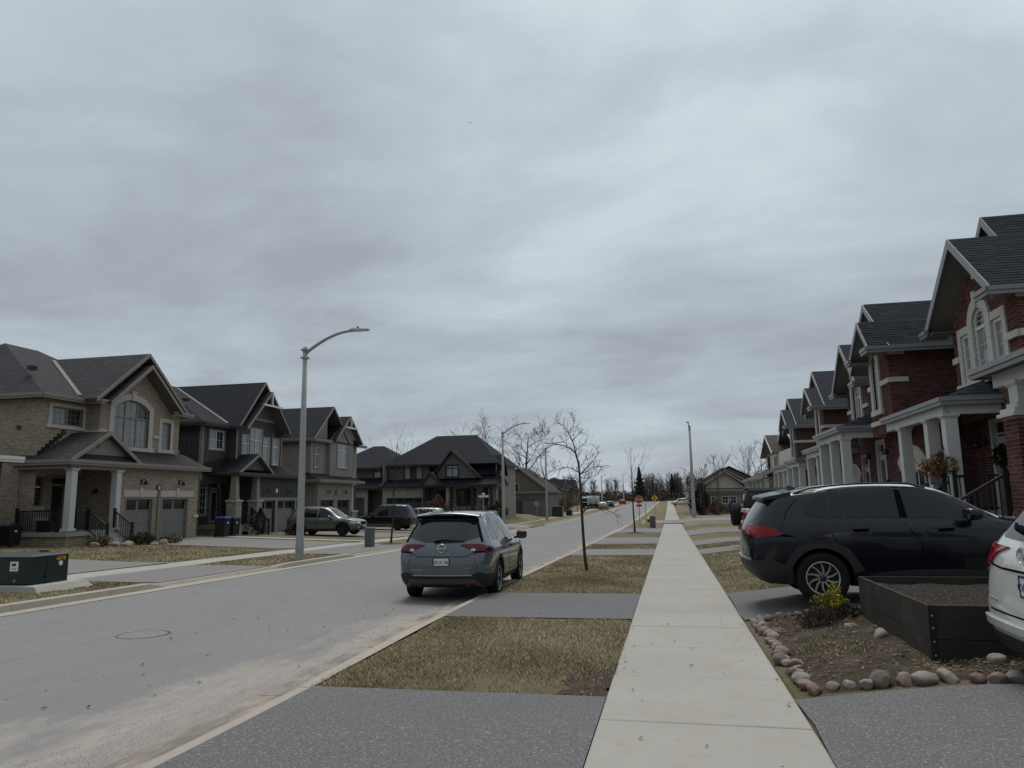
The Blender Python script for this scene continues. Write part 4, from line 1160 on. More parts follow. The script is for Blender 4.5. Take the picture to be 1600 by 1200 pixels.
F = Fr((-.2, 2.4), FRONT); wa = rect(1.35, 2.0, 1.0, 3.0); da = rect(2.35, 3.3, .45, 2.95); wall(h, F, rect(0, 3.6, -.6, 3.5), [wa, da], SD)
framed(h, F, wa, M['glass'], (), 2.6, (2, 4)); window(h, F, rect(2.35, 3.3, 2.55, 2.95), M['trim_white'], M['glass'], ()); mb = MB(); F.box(mb, 2.45, 3.2, -.1, -.05, .45, 2.5); d = mb.build('front_door', M['trim_grey'], h); mb = MB(); F.box(mb, 2.6, 3.05, -.05, -.04, .7, 2.3); mb.build('pane', M['glass'], d)
mb = MB(); ring(mb, F, inset(da, -.1), da, 0, .03); mb.build('door_casing', TT, h)
F = Fr((3.2, 2.4), LEFT); wall(h, F, rect(0, 2.4, -.6, 3.5), [], SD)
F = Fr((2.3, 1.5), LEFT); wall(h, F, rect(0, .6, 3.2, 6.3), [], SD)
F = Fr((2.3, .9), FRONT)
ws = [rect(.6, 1.42, 4.15, 5.84), rect(1.5, 2.92, 4.15, 6.32), rect(3.0, 3.85, 4.15, 5.84), rect(4.25, 5.0, 4.15, 5.84)]
wall(h, F, [(0, 3.3), (5.43, 3.3), (5.43, 6.35), (5.0, 6.4), (2.68, 8.75), (0, 6.35)], ws, SD)
framed(h, F, ws[0], GP, (), 5.3, (2, 1), tw=.06); framed(h, F, ws[1], GP, (.5,), 5.6, (2, 1), tw=.06); framed(h, F, ws[2], GP, (), 5.3, (2, 1), tw=.06); framed(h, F, ws[3], GP, (), 5.3, (1, 1))
battens(h, F, .2, 5.3, 4.0, 6.9, SD, holes=ws, ztop=lambda u: min(6.88, 6.4 + min(u, 5.3 - u) * 1.0))
mb = MB(); mb.prism([(.75, 7.02), (4.5, 7.02), (2.68, 8.72)], lambda u, v, hh: F.P(u, hh, v), 0, .02); mb.build('gable_siding', M['lap_dark'], h)
trim(h, F, .55, 4.75, 6.88, 7.02, TT, 0, .05, 'band_board'); trim(h, F, 0, .14, 3.6, 6.2, TT, 0, .03, 'corner_board'); trim(h, F, 5.28, 5.42, 3.6, 6.2, TT, 0, .04, 'corner_board'); trim(h, F, 4.1, 4.16, 3.9, 6.2, M['trim_grey'], 0, .05, 'downspout')
mb = MB(); a = Vector((6.35, .25, 7.8)); mb.beam((3.95, .12, 7.82), (6.3, .12, 7.82), .12, .12); mb.beam((5.0, .12, 7.86), (5.0, .12, 8.75), .1, .1, (0, 1, 0)); mb.build('gable_truss', M['trim_white'], h)
F = Fr((7.73, .9), RIGHT); wall(h, F, rect(0, 11, 3.3, 6.3), [], SD)
F = Fr((3.2, 0), FRONT); g1 = rect(.45, 2.25, -.45, 1.78); g2 = rect(2.62, 4.85, -.45, 1.78)
wall(h, F, rect(0, 5.3, -.7, 3.4), [g1, g2], SD); battens(h, F, .3, 5.25, 2.0, 3.4, M['trim_grey'] if False else SD)
for g in (g1, g2): garage_door(h, F, g[0][0], g[1][0], -.45, 1.78, M['door_grey'], M['glass_dark'], 4, 2); 
for u in (.3, 2.32, 4.85): trim(h, F, u, u + .16 if u != 2.32 else u + .28, -.45, 1.8, TT, 0, .04, 'door_jamb')
trim(h, F, .28, 5.05, 1.8, 1.98, TT, 0, .05, 'door_head')
for u in (1.2, 3.8): wall_lamp(h, F, u, 2.35, M['lamp_black'], 1.1)
mb = MB(); mb.prism([(2.45 + .12 * math.cos(a), 2.42 + .15 * math.sin(a)) for a in [k * math.pi / 8 for k in range(16)]], lambda u, v, hh: F.P(u, hh, v), 0, .04); mb.build('house_number', M['white_dot'], h)
F = Fr((8.5, 0), RIGHT); wall(h, F, rect(0, 8, -.7, 3.4), [], SD)
e = 6.3; A = (2.9, 7.2, 9.4); B = (5.3, 7.2, 9.4)
c00, c10, c11, c01 = (-.6, 1.1, e), (8.3, 1.1, e), (8.3, 13.2, e), (-.6, 13.2, e)
roof(h, [[c00, c10, B, A], [c10, c11, B], [c11, c01, A, B], [c01, c00, A]], RD); soffit(h, [[c01, c11, c10, c00]], ST, .1)
gutter(h, [(-.65, 13, e - .04), (-.65, 1.05, e - .04), (2.0, 1.05, e - .04)], SD)
gable(h, 1.95, 7.8, 4.72, .45, 7.0, 6.28, 6.25, 9.36, RD, TT, ST, y1l=1.2, y1r=1.2, rake=.16)
gable(h, 2.25, 7.45, 4.95, .1, .95, 6.2, 6.3, 8.75, RD, TT, ST, rake=.16)
gutter(h, [(1.9, 1.05, e - .06), (1.9, .42, e - .06), (2.6, .42, e - .06)], SD); gutter(h, [(6.95, .38, e - .06), (8.0, .38, e - .06), (8.0, 2, e - .06)], SD)
mb = MB(); mb.beam((2.1, 1.39, 6.5), (4.6, 6.85, 9.27), .14, .02, (-.5, -.4, 1)); mb.build('valley_flashing', M['valley'], h)
mb = MB(); mb.box(.5, .85, 3.2, 3.45, 7.75, 7.9); mb.build('roof_vent', M['lamp_black'], h)
g_ = 3.42
gable(h, .75, 4.75, 2.9, -.38, 1.6, g_, g_, 4.62, RD, TT, ST, y1l=2.4, y1r=.9, rake=.15)
roof(h, [[(4.3, -.38, g_), (8.7, -.38, g_), (8.2, .95, 4.12), (4.3, .95, 4.12)], [(8.7, -.38, g_), (8.7, .95, g_), (8.2, .95, 4.12)], [(-.4, 1.1, g_ + .1), (.76, 1.1, g_), (2.9, 1.55, 4.6), (-.4, 1.55, 3.9)]], RD)
soffit(h, [[(-.3, 2.5, g_), (8.7, 2.5, g_), (8.7, -.38, g_), (.75, -.38, g_)]], ST, .08)
F = Fr((0, -.05), FRONT); mb = MB(); mb.prism([(1.5, 3.62), (4.3, 3.62), (2.9, 4.5)], lambda u, v, hh: F.P(u, hh, v), 0, .03); mb.build('pediment', M['lap_dark'], h)
gutter(h, [(.7, 2.4, g_ - .04), (.7, -.43, g_ - .04), (8.7, -.43, g_ - .04)], SD)
for x in (.95, 3.2):
	zc = 1.75
	mb = MB(); mb.box(x - .3, x + .3, -.3, .3, -.4, zc); mb.box(x - .36, x + .36, -.36, .36, -.45, .2); p = mb.build('pillar_base', M['stone_brick'], h); trim(h, Fr((x, 0), FRONT), -.36, .36, zc, zc + .09, M['stone'], -.36, .36, 'pillar_cap')
	column(h, x, 0, zc + .09, g_ - .1, .4, TT, .04, taupe := 'column') if False else column(h, x, 0, zc + .09, g_ - .1, .4, TT, .04, 'column', .25)
mb = MB(); mb.box(.4, 3.3, .1, 2.4, .2, .42); mb.build('porch_slab', M['concrete'], h); mb = MB(); mb.box(.45, 3.25, .2, 2.4, -.5, .2); mb.build('porch_base', M['stone_brick'], h)
for k in range(3):
	mb = MB(); mb.box(1.7, 2.8, -.2 - .3 * (k + 1), .1, -.5, .22 - .2 * k); mb.build('step', M['concrete'], h)
railing(h, [(.05, 2.3, .42), (.05, .35, .42), (.6, .35, .42)], M['black_iron'], .88, .12); railing(h, [(1.65, .0, .4), (1.65, -1.15, -.3)], M['black_iron'], .88, .13); railing(h, [(2.85, .0, .4), (2.85, -1.15, -.3)], M['black_iron'], .88, .13)

# ---- greige house -----------------------------------------------------------------
h = house('siding_house', 'pale greige board and batten house behind the nearest street lamp pole', -24.7, 50.0, LF, -.35)
SG = M['siding_greige']; LG = M['lap_greige']
F = Fr((0, 12), LEFT); wall(h, F, rect(0, 11.1, -.8, 6.1), [], SG); battens(h, F, 4, 11, 0, 6.1, SG, .32); trim(h, F, 10.95, 11.1, 3, 6.1, TT, 0, .03, 'corner_board')
F = Fr((-.6, 9), LEFT); wall(h, F, rect(0, 9.0, -.8, 3.3), [], SG); battens(h, F, 2, 9, -.4, 3.2, SG, .32)
F = Fr((0, .9), FRONT); n1 = rect(.5, 1.3, 4.2, 5.75); wall(h, F, [(0, 3), (2.5, 3), (2.5, 8.3), (2.3, 8.4), (0, 6.2)], [n1], SG); framed(h, F, n1, M['glass'], (), 5.2, None, tw=.1, tmat=M['soffit_grey'])
mb = MB(); mb.prism([(.1, 6.3), (2.5, 6.3), (2.5, 8.5)], lambda u, v, hh: F.P(u, hh, v), 0, .02); mb.build('gable_siding', LG, h)
F = Fr((2.4, .9), LEFT); wall(h, F, rect(0, .35, 3, 6.4), [], SG)
F = Fr((2.4, .55), FRONT); wb = rect(1.25, 3.05, 4.3, 6.3); wall(h, F, [(0, 3.5), (4.25, 3.5), (4.25, 6.4), (2.8, 8.35), (0, 6.4)], [wb], SG); framed(h, F, wb, GP, (.5,), 5.65, (1, 1), tw=.1, tmat=M['soffit_grey']); battens(h, F, .2, 4.2, 3.8, 6.4, SG, .4, [wb])
mb = MB(); mb.prism([(.7, 6.62), (4.9, 6.62), (2.8, 8.4)], lambda u, v, hh: F.P(u, hh, v), 0, .02); mb.build('gable_siding', LG, h)
F = Fr((6.65, .9), FRONT); n2 = rect(.15, .75, 4.2, 5.8); wall(h, F, rect(0, 1.45, 3.0, 6.3), [n2], SG); framed(h, F, n2, GP, (), 5.2, None, tw=.08, tmat=M['soffit_grey'])
F = Fr((8.1, .9), RIGHT); wall(h, F, rect(0, 11, -.8, 6.3), [], SG)
F = Fr((-.6, 0), FRONT); g1 = rect(.42, 2.62, -.6, 1.78); g2 = rect(3.25, 5.42, -.6, 1.78); wall(h, F, rect(0, 5.9, -.8, 3.3), [g1, g2], SG)
battens(h, F, .2, 5.8, 1.95, 3.2, SG, .32)
for g in (g1, g2): garage_door(h, F, g[0][0], g[1][0], -.6, 1.78, M['door_dark'], M['glass_dark'], 4, 2)
trim(h, F, .25, 5.6, 1.8, 1.93, TT, 0, .05, 'door_head')
for u in (.25, 2.7, 5.45): trim(h, F, u, u + (.16 if u != 2.7 else .5), -.6, 1.8, TT, 0, .03, 'door_jamb')
for u in (1.5, 4.4): wall_lamp(h, F, u, 2.35, M['lamp_black'], 1.1)
mb = MB(); ring(mb, F, [(2.98 + .17 * math.cos(a), 2.35 + .2 * math.sin(a)) for a in [k * math.pi / 8 for k in range(16)]], [(2.98 + .13 * math.cos(a), 2.35 + .16 * math.sin(a)) for a in [k * math.pi / 8 for k in range(16)]], 0, .04); mb.build('house_number', M['lamp_black'], h)
trim(h, F, 5.75, 6.05, .9, 3.25, M['stone'], -.05, .05, 'pilaster'); mb = MB(); F.box(mb, 5.7, 6.7, -.3, .12, -.8, .85); mb.build('pillar_base', M['brick_tan'], h); trim(h, F, 5.65, 6.75, .85, .97, M['stone'], -.35, .17, 'pillar_cap')
F = Fr((5.3, 0), RIGHT); wall(h, F, rect(0, 1, -.8, 3.3), [], SG)
F = Fr((6.2, 1.8), FRONT); wall(h, F, rect(0, 2, -.8, 3.4), [rect(.4, 1.2, -.2, 1.9)], SG); mb = MB(); F.box(mb, .4, 1.2, -.1, -.05, -.2, 1.9); mb.build('front_door', M['door_black'], h)
e = 6.3; A = (2.6, 7.2, 9.0); B = (5.0, 7.2, 9.0)
c00, c10, c11, c01 = (-.4, .5, e), (8.6, .5, e), (8.6, 13.2, e), (-.4, 13.2, e)
roof(h, [[c00, c10, B, A], [c10, c11, B], [c11, c01, A, B], [c01, c00, A]], RD); soffit(h, [[c01, c11, c10, c00]], ST, .1)
mb = MB(); mb.box(1.8, 2.1, 6.2, 6.7, 8.3, 8.75); mb.build('roof_vent', M['trim_white'], h)
gable(h, -.4, 5.9, 2.75, .45, 7.0, 6.28, 6.28, 8.98, RD, TT, ST, rake=.16, y1l=1.0, y1r=1.0)
gable(h, 2.55, 7.55, 5.12, .1, 4.5, 6.38, 6.4, 8.46, RD, TT, ST, rake=.16, y1l=1.0, y1r=1.0)
mb = MB(); mb.beam((4.1, .06, 7.5), (6.3, .06, 7.5), .12, .12); mb.beam((5.12, .06, 7.5), (5.12, .06, 8.3), .1, .1, (0, 1, 0)); mb.build('gable_truss', M['trim_white'], h)
gutter(h, [(-.45, 12, e - .04), (-.45, .45, e - .04), (2.6, .45, e - .04)], TT); gutter(h, [(7.3, .4, e - .04), (9.0, .4, e - .04)], TT)
g_ = 3.25
roof(h, [[(-1.1, -.4, g_), (6.7, -.4, g_), (6.2, .95, 3.8), (-.5, .95, 3.8)], [(-1.1, 3, g_), (-1.1, -.4, g_), (-.5, .95, 3.8), (-.2, 3, 3.8)]], RD); soffit(h, [[(-1.1, 3, g_), (6.7, 3, g_), (6.7, -.4, g_), (-1.1, -.4, g_)]], ST, .08)
gutter(h, [(-1.15, 3, g_ - .04), (-1.15, -.45, g_ - .04), (6.7, -.45, g_ - .04)], TT)

# ---- the dark houses facing down the side road ----------------------------------------
h = house('stone_house', 'dark hip roofed house with stone front and deep porch on the corner', -29.6, 74.0, 0.0, .1)
PB = M['pale_brick']; LD = M['lap_grey']; BK = M['trim_black']; RB = M['roof_black']
F = Fr((0, 0), FRONT); g = rect(.45, 4.4, -.1, 2.0); wall(h, F, rect(0, 4.6, -.8, 3.2), [g], PB); garage_door(h, F, .5, 4.35, -.1, 1.95, M['door_dark'], M['glass_dark'], 4, 4); mb = MB(); ring(mb, F, inset(g, -.08), g, 0, .04); mb.build('door_casing', M['trim_grey'], h)
F = Fr((.2, 1.2), FRONT); w = rect(1.75, 3.75, 3.95, 5.3); wall(h, F, rect(0, 4.55, 3.0, 5.5), [w], LD); framed(h, F, w, [GP, M['glass'], GP], (.33, .67), None, None, BK, BK)
F = Fr((4.75, 2.2), FRONT); w = rect(.2, 1.35, 4.55, 5.2); wall(h, F, rect(-.6, 2.2, 3.0, 5.5), [w], LD); framed(h, F, w, GP, (.5,), None, None, BK, BK)
F = Fr((4.6, 2.4), FRONT); d = rect(.7, 1.9, .6, 2.75); wall(h, F, rect(0, 2.9, -.6, 3.2), [d], PB); mb = MB(); F.box(mb, .7, 1.9, -.1, -.05, .6, 2.75); mb.build('front_door', M['door_black'], h)
F = Fr((7.5, .9), FRONT); w = rect(.45, 2.35, 1.15, 2.75); wl2 = rect(3.35, 3.65, 1.2, 2.8); wall(h, F, rect(0, 4.6, -.8, 3.2), [w, wl2], PB); framed(h, F, w, M['glass'], (.2, .5, .8), None, None, BK, BK); framed(h, F, wl2, M['glass'], (), None, None, BK, BK)
F = Fr((7.5, 2.4), LEFT); wall(h, F, rect(0, 1.5, -.6, 3.2), [], PB)
F = Fr((12.1, .9), RIGHT); ww = rect(1.0, 2.6, .9, 2.8); wall(h, F, rect(0, 10, -.8, 5.5), [ww], PB); framed(h, F, ww, M['glass'], (.5,), None, None, BK, BK)
F = Fr((0, 11), LEFT); wall(h, F, rect(0, 11, -.8, 5.5), [], PB)
F = Fr((4.62, 2.4), RIGHT)
F = Fr((4.6, 0), RIGHT); wall(h, F, rect(0, 2.4, -.6, 3.2), [], PB)
for x in (9.98, 4.85, 7.35, 12.0): mb = MB(); mb.box(x - .15, x + .15, -.75, -.45, .5, 3.1); mb.build('porch_post', BK if x != 7.35 else M['trim_grey'], h)
mb = MB(); mb.box(4.7, 12.2, -.9, 2.4, .4, .6); mb.build('porch_slab', M['concrete'], h); mb = MB(); mb.box(4.8, 12.1, -.8, 2.3, -.8, .4); mb.build('porch_base', M['stone_brick'], h)
r = MB(); r.beam((7.4, -.75, 1.5), (12.0, -.75, 1.5), .05, .05); r.beam((7.4, -.75, .75), (12, -.75, .75), .03, .03); ro = r.build('railing', BK, h)
for x in (8.6, 9.4, 10.9, 11.6): mb = MB(); mb.box(x - .03, x + .03, -.78, -.72, .6, 1.5); mb.build('post', BK, ro)
gl = 3.2
roof(h, [[(-.4, -.4, gl), (5.0, -.4, gl), (5.0, 1.25, 3.95), (-.4, 1.25, 3.95)], [(4.5, -1.1, gl), (12.6, -1.1, gl), (12.0, 2.3, 4.6), (4.5, 2.3, 4.6)], [(12.6, -1.1, gl), (12.6, 5, gl), (12.0, 5, 4.2), (12.0, 2.3, 4.6)]], RB)
soffit(h, [[(-.4, 2, gl), (12.6, 2, gl), (12.6, -1.1, gl), (-.4, -.4, gl)]], BK, .08)
gutter(h, [(-.4, -.45, gl - .04), (4.6, -.45, gl - .04)], BK); gutter(h, [(4.5, -1.15, gl - .04), (12.6, -1.15, gl - .04), (12.6, 4, gl - .04)], BK)
e = 5.45
roof(h, [[(-.5, .7, e), (12.4, .7, e), (8.8, 5.6, 8.85), (4.2, 5.6, 8.85)], [(12.4, .7, e), (12.4, 11.5, e), (8.8, 5.6, 8.85)], [(-.5, 11.5, e), (-.5, .7, e), (4.2, 5.6, 8.85)], [(12.4, 11.5, e), (-.5, 11.5, e), (4.2, 5.6, 8.85), (8.8, 5.6, 8.85)]], RB)
soffit(h, [[(-.5, 11.5, e), (12.4, 11.5, e), (12.4, .7, e), (-.5, .7, e)]], BK, .1); gutter(h, [(-.5, .65, e - .04), (7, .65, e - .04)], BK); gutter(h, [(12.45, .7, e - .04), (12.45, 11, e - .04)], BK)
F = Fr((0, .0), FRONT); w = rect(7.0, 8.3, 4.05, 5.25); mb = MB()
wall(h, F, [(5.95, 4.1), (10.4, 4.1), (7.6, 6.55)] if False else [(5.6, 3.9), (10.6, 3.9), (7.6, 6.6)], [w], LD); framed(h, F, w, GP, (.5,), 4.95, None, BK, BK)
gable(h, 5.4, 10.8, 7.6, -.35, 4.0, 3.95, 3.95, 6.85, RB, BK, BK, rake=.2)
F = Fr((0, -1.0), FRONT); mb = MB(); mb.prism([(4.65, 3.25), (6.7, 3.25), (5.65, 4.35)], lambda u, v, hh: F.P(u, hh, v), 0, .05); mb.build('pediment', LD, h)
gable(h, 4.45, 6.9, 5.65, -1.25, 2.2, 3.2, 3.2, 4.6, RB, BK, BK, rake=.2)
F = Fr((12.25, 1.5), RIGHT); mb = MB(); mb.prism([(0, 4.2), (2.4, 4.2), (1.2, 6.0)], lambda u, v, hh: F.P(u, hh, v), 0, .05); mb.build('side_gable', M['trim_grey'], h)
roof(h, [[(12.6, .9, 4.2), (12.6, 2.7, 6.3), (9.5, 2.7, 6.3), (9.5, .9, 4.2)][::-1], [(12.6, 2.7, 6.3), (12.6, 4.5, 4.2), (9.5, 4.5, 4.2), (9.5, 2.7, 6.3)][::-1]], RB)

h = house('siding_house', 'dark siding house with hip roof half hidden behind the greige house', -38.5, 76.0, 0.0, .1)
F = Fr((0, 0), FRONT); g = rect(2.5, 6.0, -.1, 2.1); wall(h, F, rect(0, 6.4, -.8, 3.1), [g], PB); garage_door(h, F, 2.5, 6.0, -.1, 2.1, M['door_dark'], M['glass_dark'], 4, 2)
F = Fr((6.4, 1.2), FRONT); wall(h, F, rect(0, 3.2, -.8, 3.1), [], LD); F = Fr((6.4, 0), RIGHT); wall(h, F, rect(0, 1.2, -.8, 3.1), [], LD)
F = Fr((1, 1.6), FRONT); wl3 = [rect(5.4, 6.2, 4.0, 4.95), rect(7.0, 7.6, 4.0, 4.95)]; wall(h, F, rect(0, 8.5, 3.0, 5.4), wl3, LD); [framed(h, F, w_, M['glass_pale'], (), None, None, BK, BK) for w_ in wl3]
F = Fr((9.5, 1.6), RIGHT); wall(h, F, rect(0, 9, -.8, 5.4), [], LD)
e = 5.35; roof(h, [[(.4, .9, e), (10, .9, e), (5.9, 5.8, 8.1), (4.6, 5.8, 8.1)], [(10, .9, e), (10, 11, e), (5.9, 5.8, 8.1)], [(.4, 11, e), (.4, .9, e), (4.6, 5.8, 8.1)], [(10, 11, e), (.4, 11, e), (4.6, 5.8, 8.1), (5.9, 5.8, 8.1)]], RB); soffit(h, [[(.4, 11, e), (10, 11, e), (10, .9, e), (.4, .9, e)]], BK, .1)
roof(h, [[(-.4, -.4, 3.1), (10, -.4, 3.1), (9.3, 1.65, 4.3), (-.4, 1.65, 4.3)], [(10, -.4, 3.1), (10, 4, 3.1), (9.3, 1.65, 4.3)]], RB); soffit(h, [[(-.4, 1.6, 3.1), (10, 1.6, 3.1), (10, -.4, 3.1), (-.4, -.4, 3.1)]], BK, .08)
gutter(h, [(-.4, -.45, 3.06), (10, -.45, 3.06)], BK); gutter(h, [(.4, .85, e - .04), (10, .85, e - .04)], BK)
# ================================================================ red brick row on the right side
BR, MR, RR, TG, SGY, SGR = M['brick_red'], M['mortar_red'], M['roof_red'], M['trim_grey'], M['soffit_grey'], M['stone_grey']
M['gutter_grey'] = m_plain('gutter_grey', (0.175, 0.18, 0.182), .4)
class Unit:
	def __init__(s, name, label, X0, Y0, group='red brick houses in a row'):
		zb = round(GG(X0, Y0), 2)
		s.h = house(name, label, X0, Y0, RT, zb, group=group); s.X0 = X0; s.Y0 = Y0; s.br = []; s.sh = []
	def q(s, X, Y, Z=None): return (s.Y0 - Y, X - s.X0) if Z is None else (s.Y0 - Y, X - s.X0, Z)
	def front(s, X, Yfar): return Fr(s.q(X, Yfar), FRONT)
	def side(s, X, Y): return Fr(s.q(X, Y), RIGHT)
	def bwall(s, F, outline, holes=(), real=False, seed=1):
		if real:
			w = wall(s.h, F, outline, list(holes), MR); brick_wall(s.h, F, outline, list(holes), s.br, seed); s.last = w
		else: w = wall(s.h, F, outline, list(holes), BR)
		return w
	def finish(s):
		if s.br: pieces('brick', BRICKS, s.br, s.h, s.h, 290)
		if s.sh: pieces('shingle', SHMESH, s.sh, s.h, s.h, 290)
	def gab(s, Yfar, Ynear, Yp, Xf, Xb, zf, zn, zp, real=False, **k):
		r = gable(s.h, s.Y0 - Yfar, s.Y0 - Ynear, s.Y0 - Yp, Xf - s.X0, Xb - s.X0, zf, zn, zp, RR, TG, SGY, **k)
		if real: shingle_plane(s.h, [s.q(Xf, Yp, zp), s.q(Xb, Yp, zp), s.q(Xb, Ynear, zn), s.q(Xf, Ynear, zn)], s.sh, seed=int(Yp))
		return r
	def gut(s, pts, mat=None): return gutter(s.h, [s.q(*p) for p in pts], mat or M['gutter_grey'], .11, .11)
	def roof(s, polys, real=False):
		P = [[s.q(*p) for p in poly] for poly in polys]; roof(s.h, P, RR)
		if real:
			for i, p in enumerate(P): shingle_plane(s.h, p, s.sh, seed=i + 5)
	def soff(s, polys, drop=.08):
		for poly in polys: soffit(s.h, [[s.q(*p) for p in poly]], SGY, drop)
	def col(s, X, Y, z0, z1, w=.28): x, y = s.q(X, Y); return column(s.h, x, y, z0, z1, w, M['column_white'], .05)
	def beam(s, a, b, w=.26, hh=.26, mat=None): mb = MB(); mb.beam(s.q(*a), s.q(*b), w, hh); return mb.build('porch_beam', mat or M['column_white'], s.h)
	def box(s, name, X0, X1, Y0, Y1, z0, z1, mat):
		mb = MB(); a = s.q(X0, Y1); b = s.q(X1, Y0); mb.box(a[0], b[0], a[1], b[1], z0, z1); return mb.build(name, mat, s.h)

WT = M['trim_white']
def white_door(u, F, u0, u1, z0, z1, wreath=False):
	hole = rect(u0, u1, z0, z1)
	mb = MB(); ring(mb, F, inset(hole, -.1), inset(hole, .04), -.1, .03); mb.build('door_casing', M['column_white'], u.h)
	window(u.h, F, rect(u0 + .04, u1 - .04, z1 - .4, z1 - .04), M['column_white'], M['glass_dark'], (), None, None, .04)
	mid = (u0 + u1) / 2 if u1 - u0 > 1.3 else None
	for a, b in ([(u0 + .05, u1 - .05)] if mid is None else [(u0 + .05, mid - .02), (mid + .02, u1 - .05)]):
		mb = MB(); F.box(mb, a, b, -.1, -.05, z0, z1 - .46); d = mb.build('front_door', M['door_white'], u.h)
		mb = MB(); F.box(mb, a + .14, b - .14, -.05, -.04, z0 + .25, z1 - .65); mb.build('pane', M['glass'], d)
		mb = MB(); F.box(mb, b - .1, b - .06, -.05, .0, z0 + .95, z0 + 1.1); mb.build('handle', M['chrome'], d)
	return hole

def garage_arch(u, F, u0, u1, z0, zs, zt):
	"""white garage door under a segmental stone arch"""
	hole = arch(u0, u1, z0, zs, zt, 8)
	garage_door(u.h, F, u0, u1, z0, zs, M['door_white'], M['glass_dark'], 4, 4)
	mb = MB(); mb.prism(arch(u0, u1, zs, zs + .01, zt, 8), lambda a, b, hh: F.P(a, hh, b), -.12, -.06); mb.build('door_tympanum', M['door_white'], u.h)
	ins = [hole[i] for i in range(2, len(hole))]
	for i in range(len(ins) - 1):
		c = (u0 + u1) / 2
		def out(p, k=.42): d = Vector((p[0] - c, p[1] - (zs - 1.2))); d.normalize(); return (p[0] + d.x * k, p[1] + d.y * k)
		quad = [ins[i], ins[i + 1], out(ins[i + 1]), out(ins[i])]
		mb = MB(); mb.prism(quad, lambda a, b, hh: F.P(a, hh, b), -.1, .05); mb.build('arch_stone', SGR, u.h)
	mb = MB(); c = (u0 + u1) / 2; mb.prism([(c - .1, zt - .02), (c + .1, zt - .02), (c + .15, zt + .58), (c - .15, zt + .58)], lambda a, b, hh: F.P(a, hh, b), 0, .1); mb.build('keystone', SGR, u.h)
	return hole

# ---- nearest house in frame: wide gable with the three-part window --------------------------
u = Unit('brick_house', 'red brick house with a three part arched stone window, nearest on the right', 8.3, 23.3)
h = u.h
F = u.front(8.3, 23.2)      # u = 23.2 - Y
c0 = 23.2 - 21.25
wc = arch(c0 - .42, c0 + .42, 4.62, 6.05, 6.47, 10); wl_ = rect(c0 - 1.32, c0 - .72, 4.62, 5.95); wr_ = rect(c0 + .72, c0 + 1.32, 4.62, 5.95)
u.bwall(F, [(0, 3.5), (4.05, 3.5), (4.05, 6.3), (c0 + .05, 8.15), (0, 6.2)], [wc, wl_, wr_], True, 3)
for w in (wl_, wr_): window(h, F, w, WT, M['glass_pale'], (), None, (2, 4), .09, -.05); stone_ring(h, F, w, .21, SGR, .05, split=.6)
window(h, F, wc, WT, [M['glass_pale'], M['glass']], (), 5.95, (2, 3), .09, -.05); stone_ring(h, F, wc, .29, SGR, .07, split=.5)
mb = MB(); mb.prism([(c0 - .07, 6.45), (c0 + .07, 6.45), (c0 + .12, 6.92), (c0 - .12, 6.92)], lambda a, b, hh: F.P(a, hh, b), 0, .12); mb.build('keystone', SGR, h)
for k in range(4): trim(h, F, c0 - 1.75 + k * .88, c0 - .88 + k * .88, 4.45, 4.6, SGR, 0, .11, 'sill')
trim(h, F, 0, c0 - 1.53, 5.25, 5.42, SGR, 0, .08, 'belt_course'); trim(h, F, c0 + 1.53, 4.05, 5.25, 5.42, SGR, 0, .08, 'belt_course')
mb = MB(); mb.prism([(c0 - .1, 7.3), (c0 + .06, 7.25), (c0 + .02, 7.68), (c0 - .08, 7.7)], lambda a, b, hh: F.P(a, hh, b), 0, .06); mb.build('date_stone', SGR, h)
F = u.side(8.3, 19.15); u.bwall(F, rect(0, 3, 3.5, 6.35), [], True, 4); trim(h, F, 0, .6, 5.25, 5.42, SGR, 0, .08, 'belt_course'); trim(h, F, 0, .5, 6.2, 6.34, SGR, 0, .05, 'belt_course')
F = Fr(u.q(9.8, 23.2), LEFT); wall(h, F, rect(0, 1.5, 3, 6.3), [], BR)
u.gab(23.75, 18.95, 21.25, 7.72, 13.0, 6.33, 6.42, 8.42, True, rake=.26, y1r=13.0 - 8.3, y1l=13 - 8.3)
u.gut([(7.65, 23.85, 6.3), (8.4, 23.85, 6.3)]); u.gut([(7.6, 19.6, 6.38), (7.6, 18.85, 6.38), (11.5, 18.85, 6.38)]); u.gut([(7.65, 23.3, 6.3), (7.65, 23.85, 6.3)])
u.soff([[(7.72, 18.9, 6.4), (8.35, 18.9, 6.4), (8.35, 19.6, 6.4), (7.72, 19.6, 6.4)], [(7.72, 23.0, 6.32), (8.35, 23.0, 6.32), (8.35, 23.75, 6.32), (7.72, 23.75, 6.32)]], .1)
u.gab(25.0, 19.5, 22.25, 9.0, 19.0, 6.4, 6.5, 9.32, True, rake=.26)
F = u.front(9.6, 25.8); u.bwall(F, rect(0, 2.6, 2.0, 6.3), [], False)
# lower storey and porch
F = u.front(8.75, 23.4); dz = 1.15
dh = rect(.95, 2.35, dz, 3.55); u.bwall(F, rect(0, 4.3, -.3, 3.9), [dh], True, 6); white_door(u, F, .95, 2.35, dz, 3.55)
u.roof([[(6.95, 20.5, 4.02), (8.35, 21.2, 4.56), (8.35, 25.6, 4.56), (6.95, 25.9, 4.02)], [(6.95, 20.5, 4.02), (9.6, 20.5, 4.02), (9.6, 21.2, 4.56), (8.35, 21.2, 4.56)]], True)
u.soff([[(6.95, 20.5, 4), (9.2, 20.5, 4), (9.2, 25.9, 4), (6.95, 25.9, 4)]], .1)
u.gut([(6.88, 25.9, 3.97), (6.88, 20.43, 3.97), (9.4, 20.43, 3.97)])
u.beam((7.12, 20.72, 3.72), (7.12, 25.8, 3.72)); u.beam((7.12, 20.72, 3.72), (8.7, 20.72, 3.72))
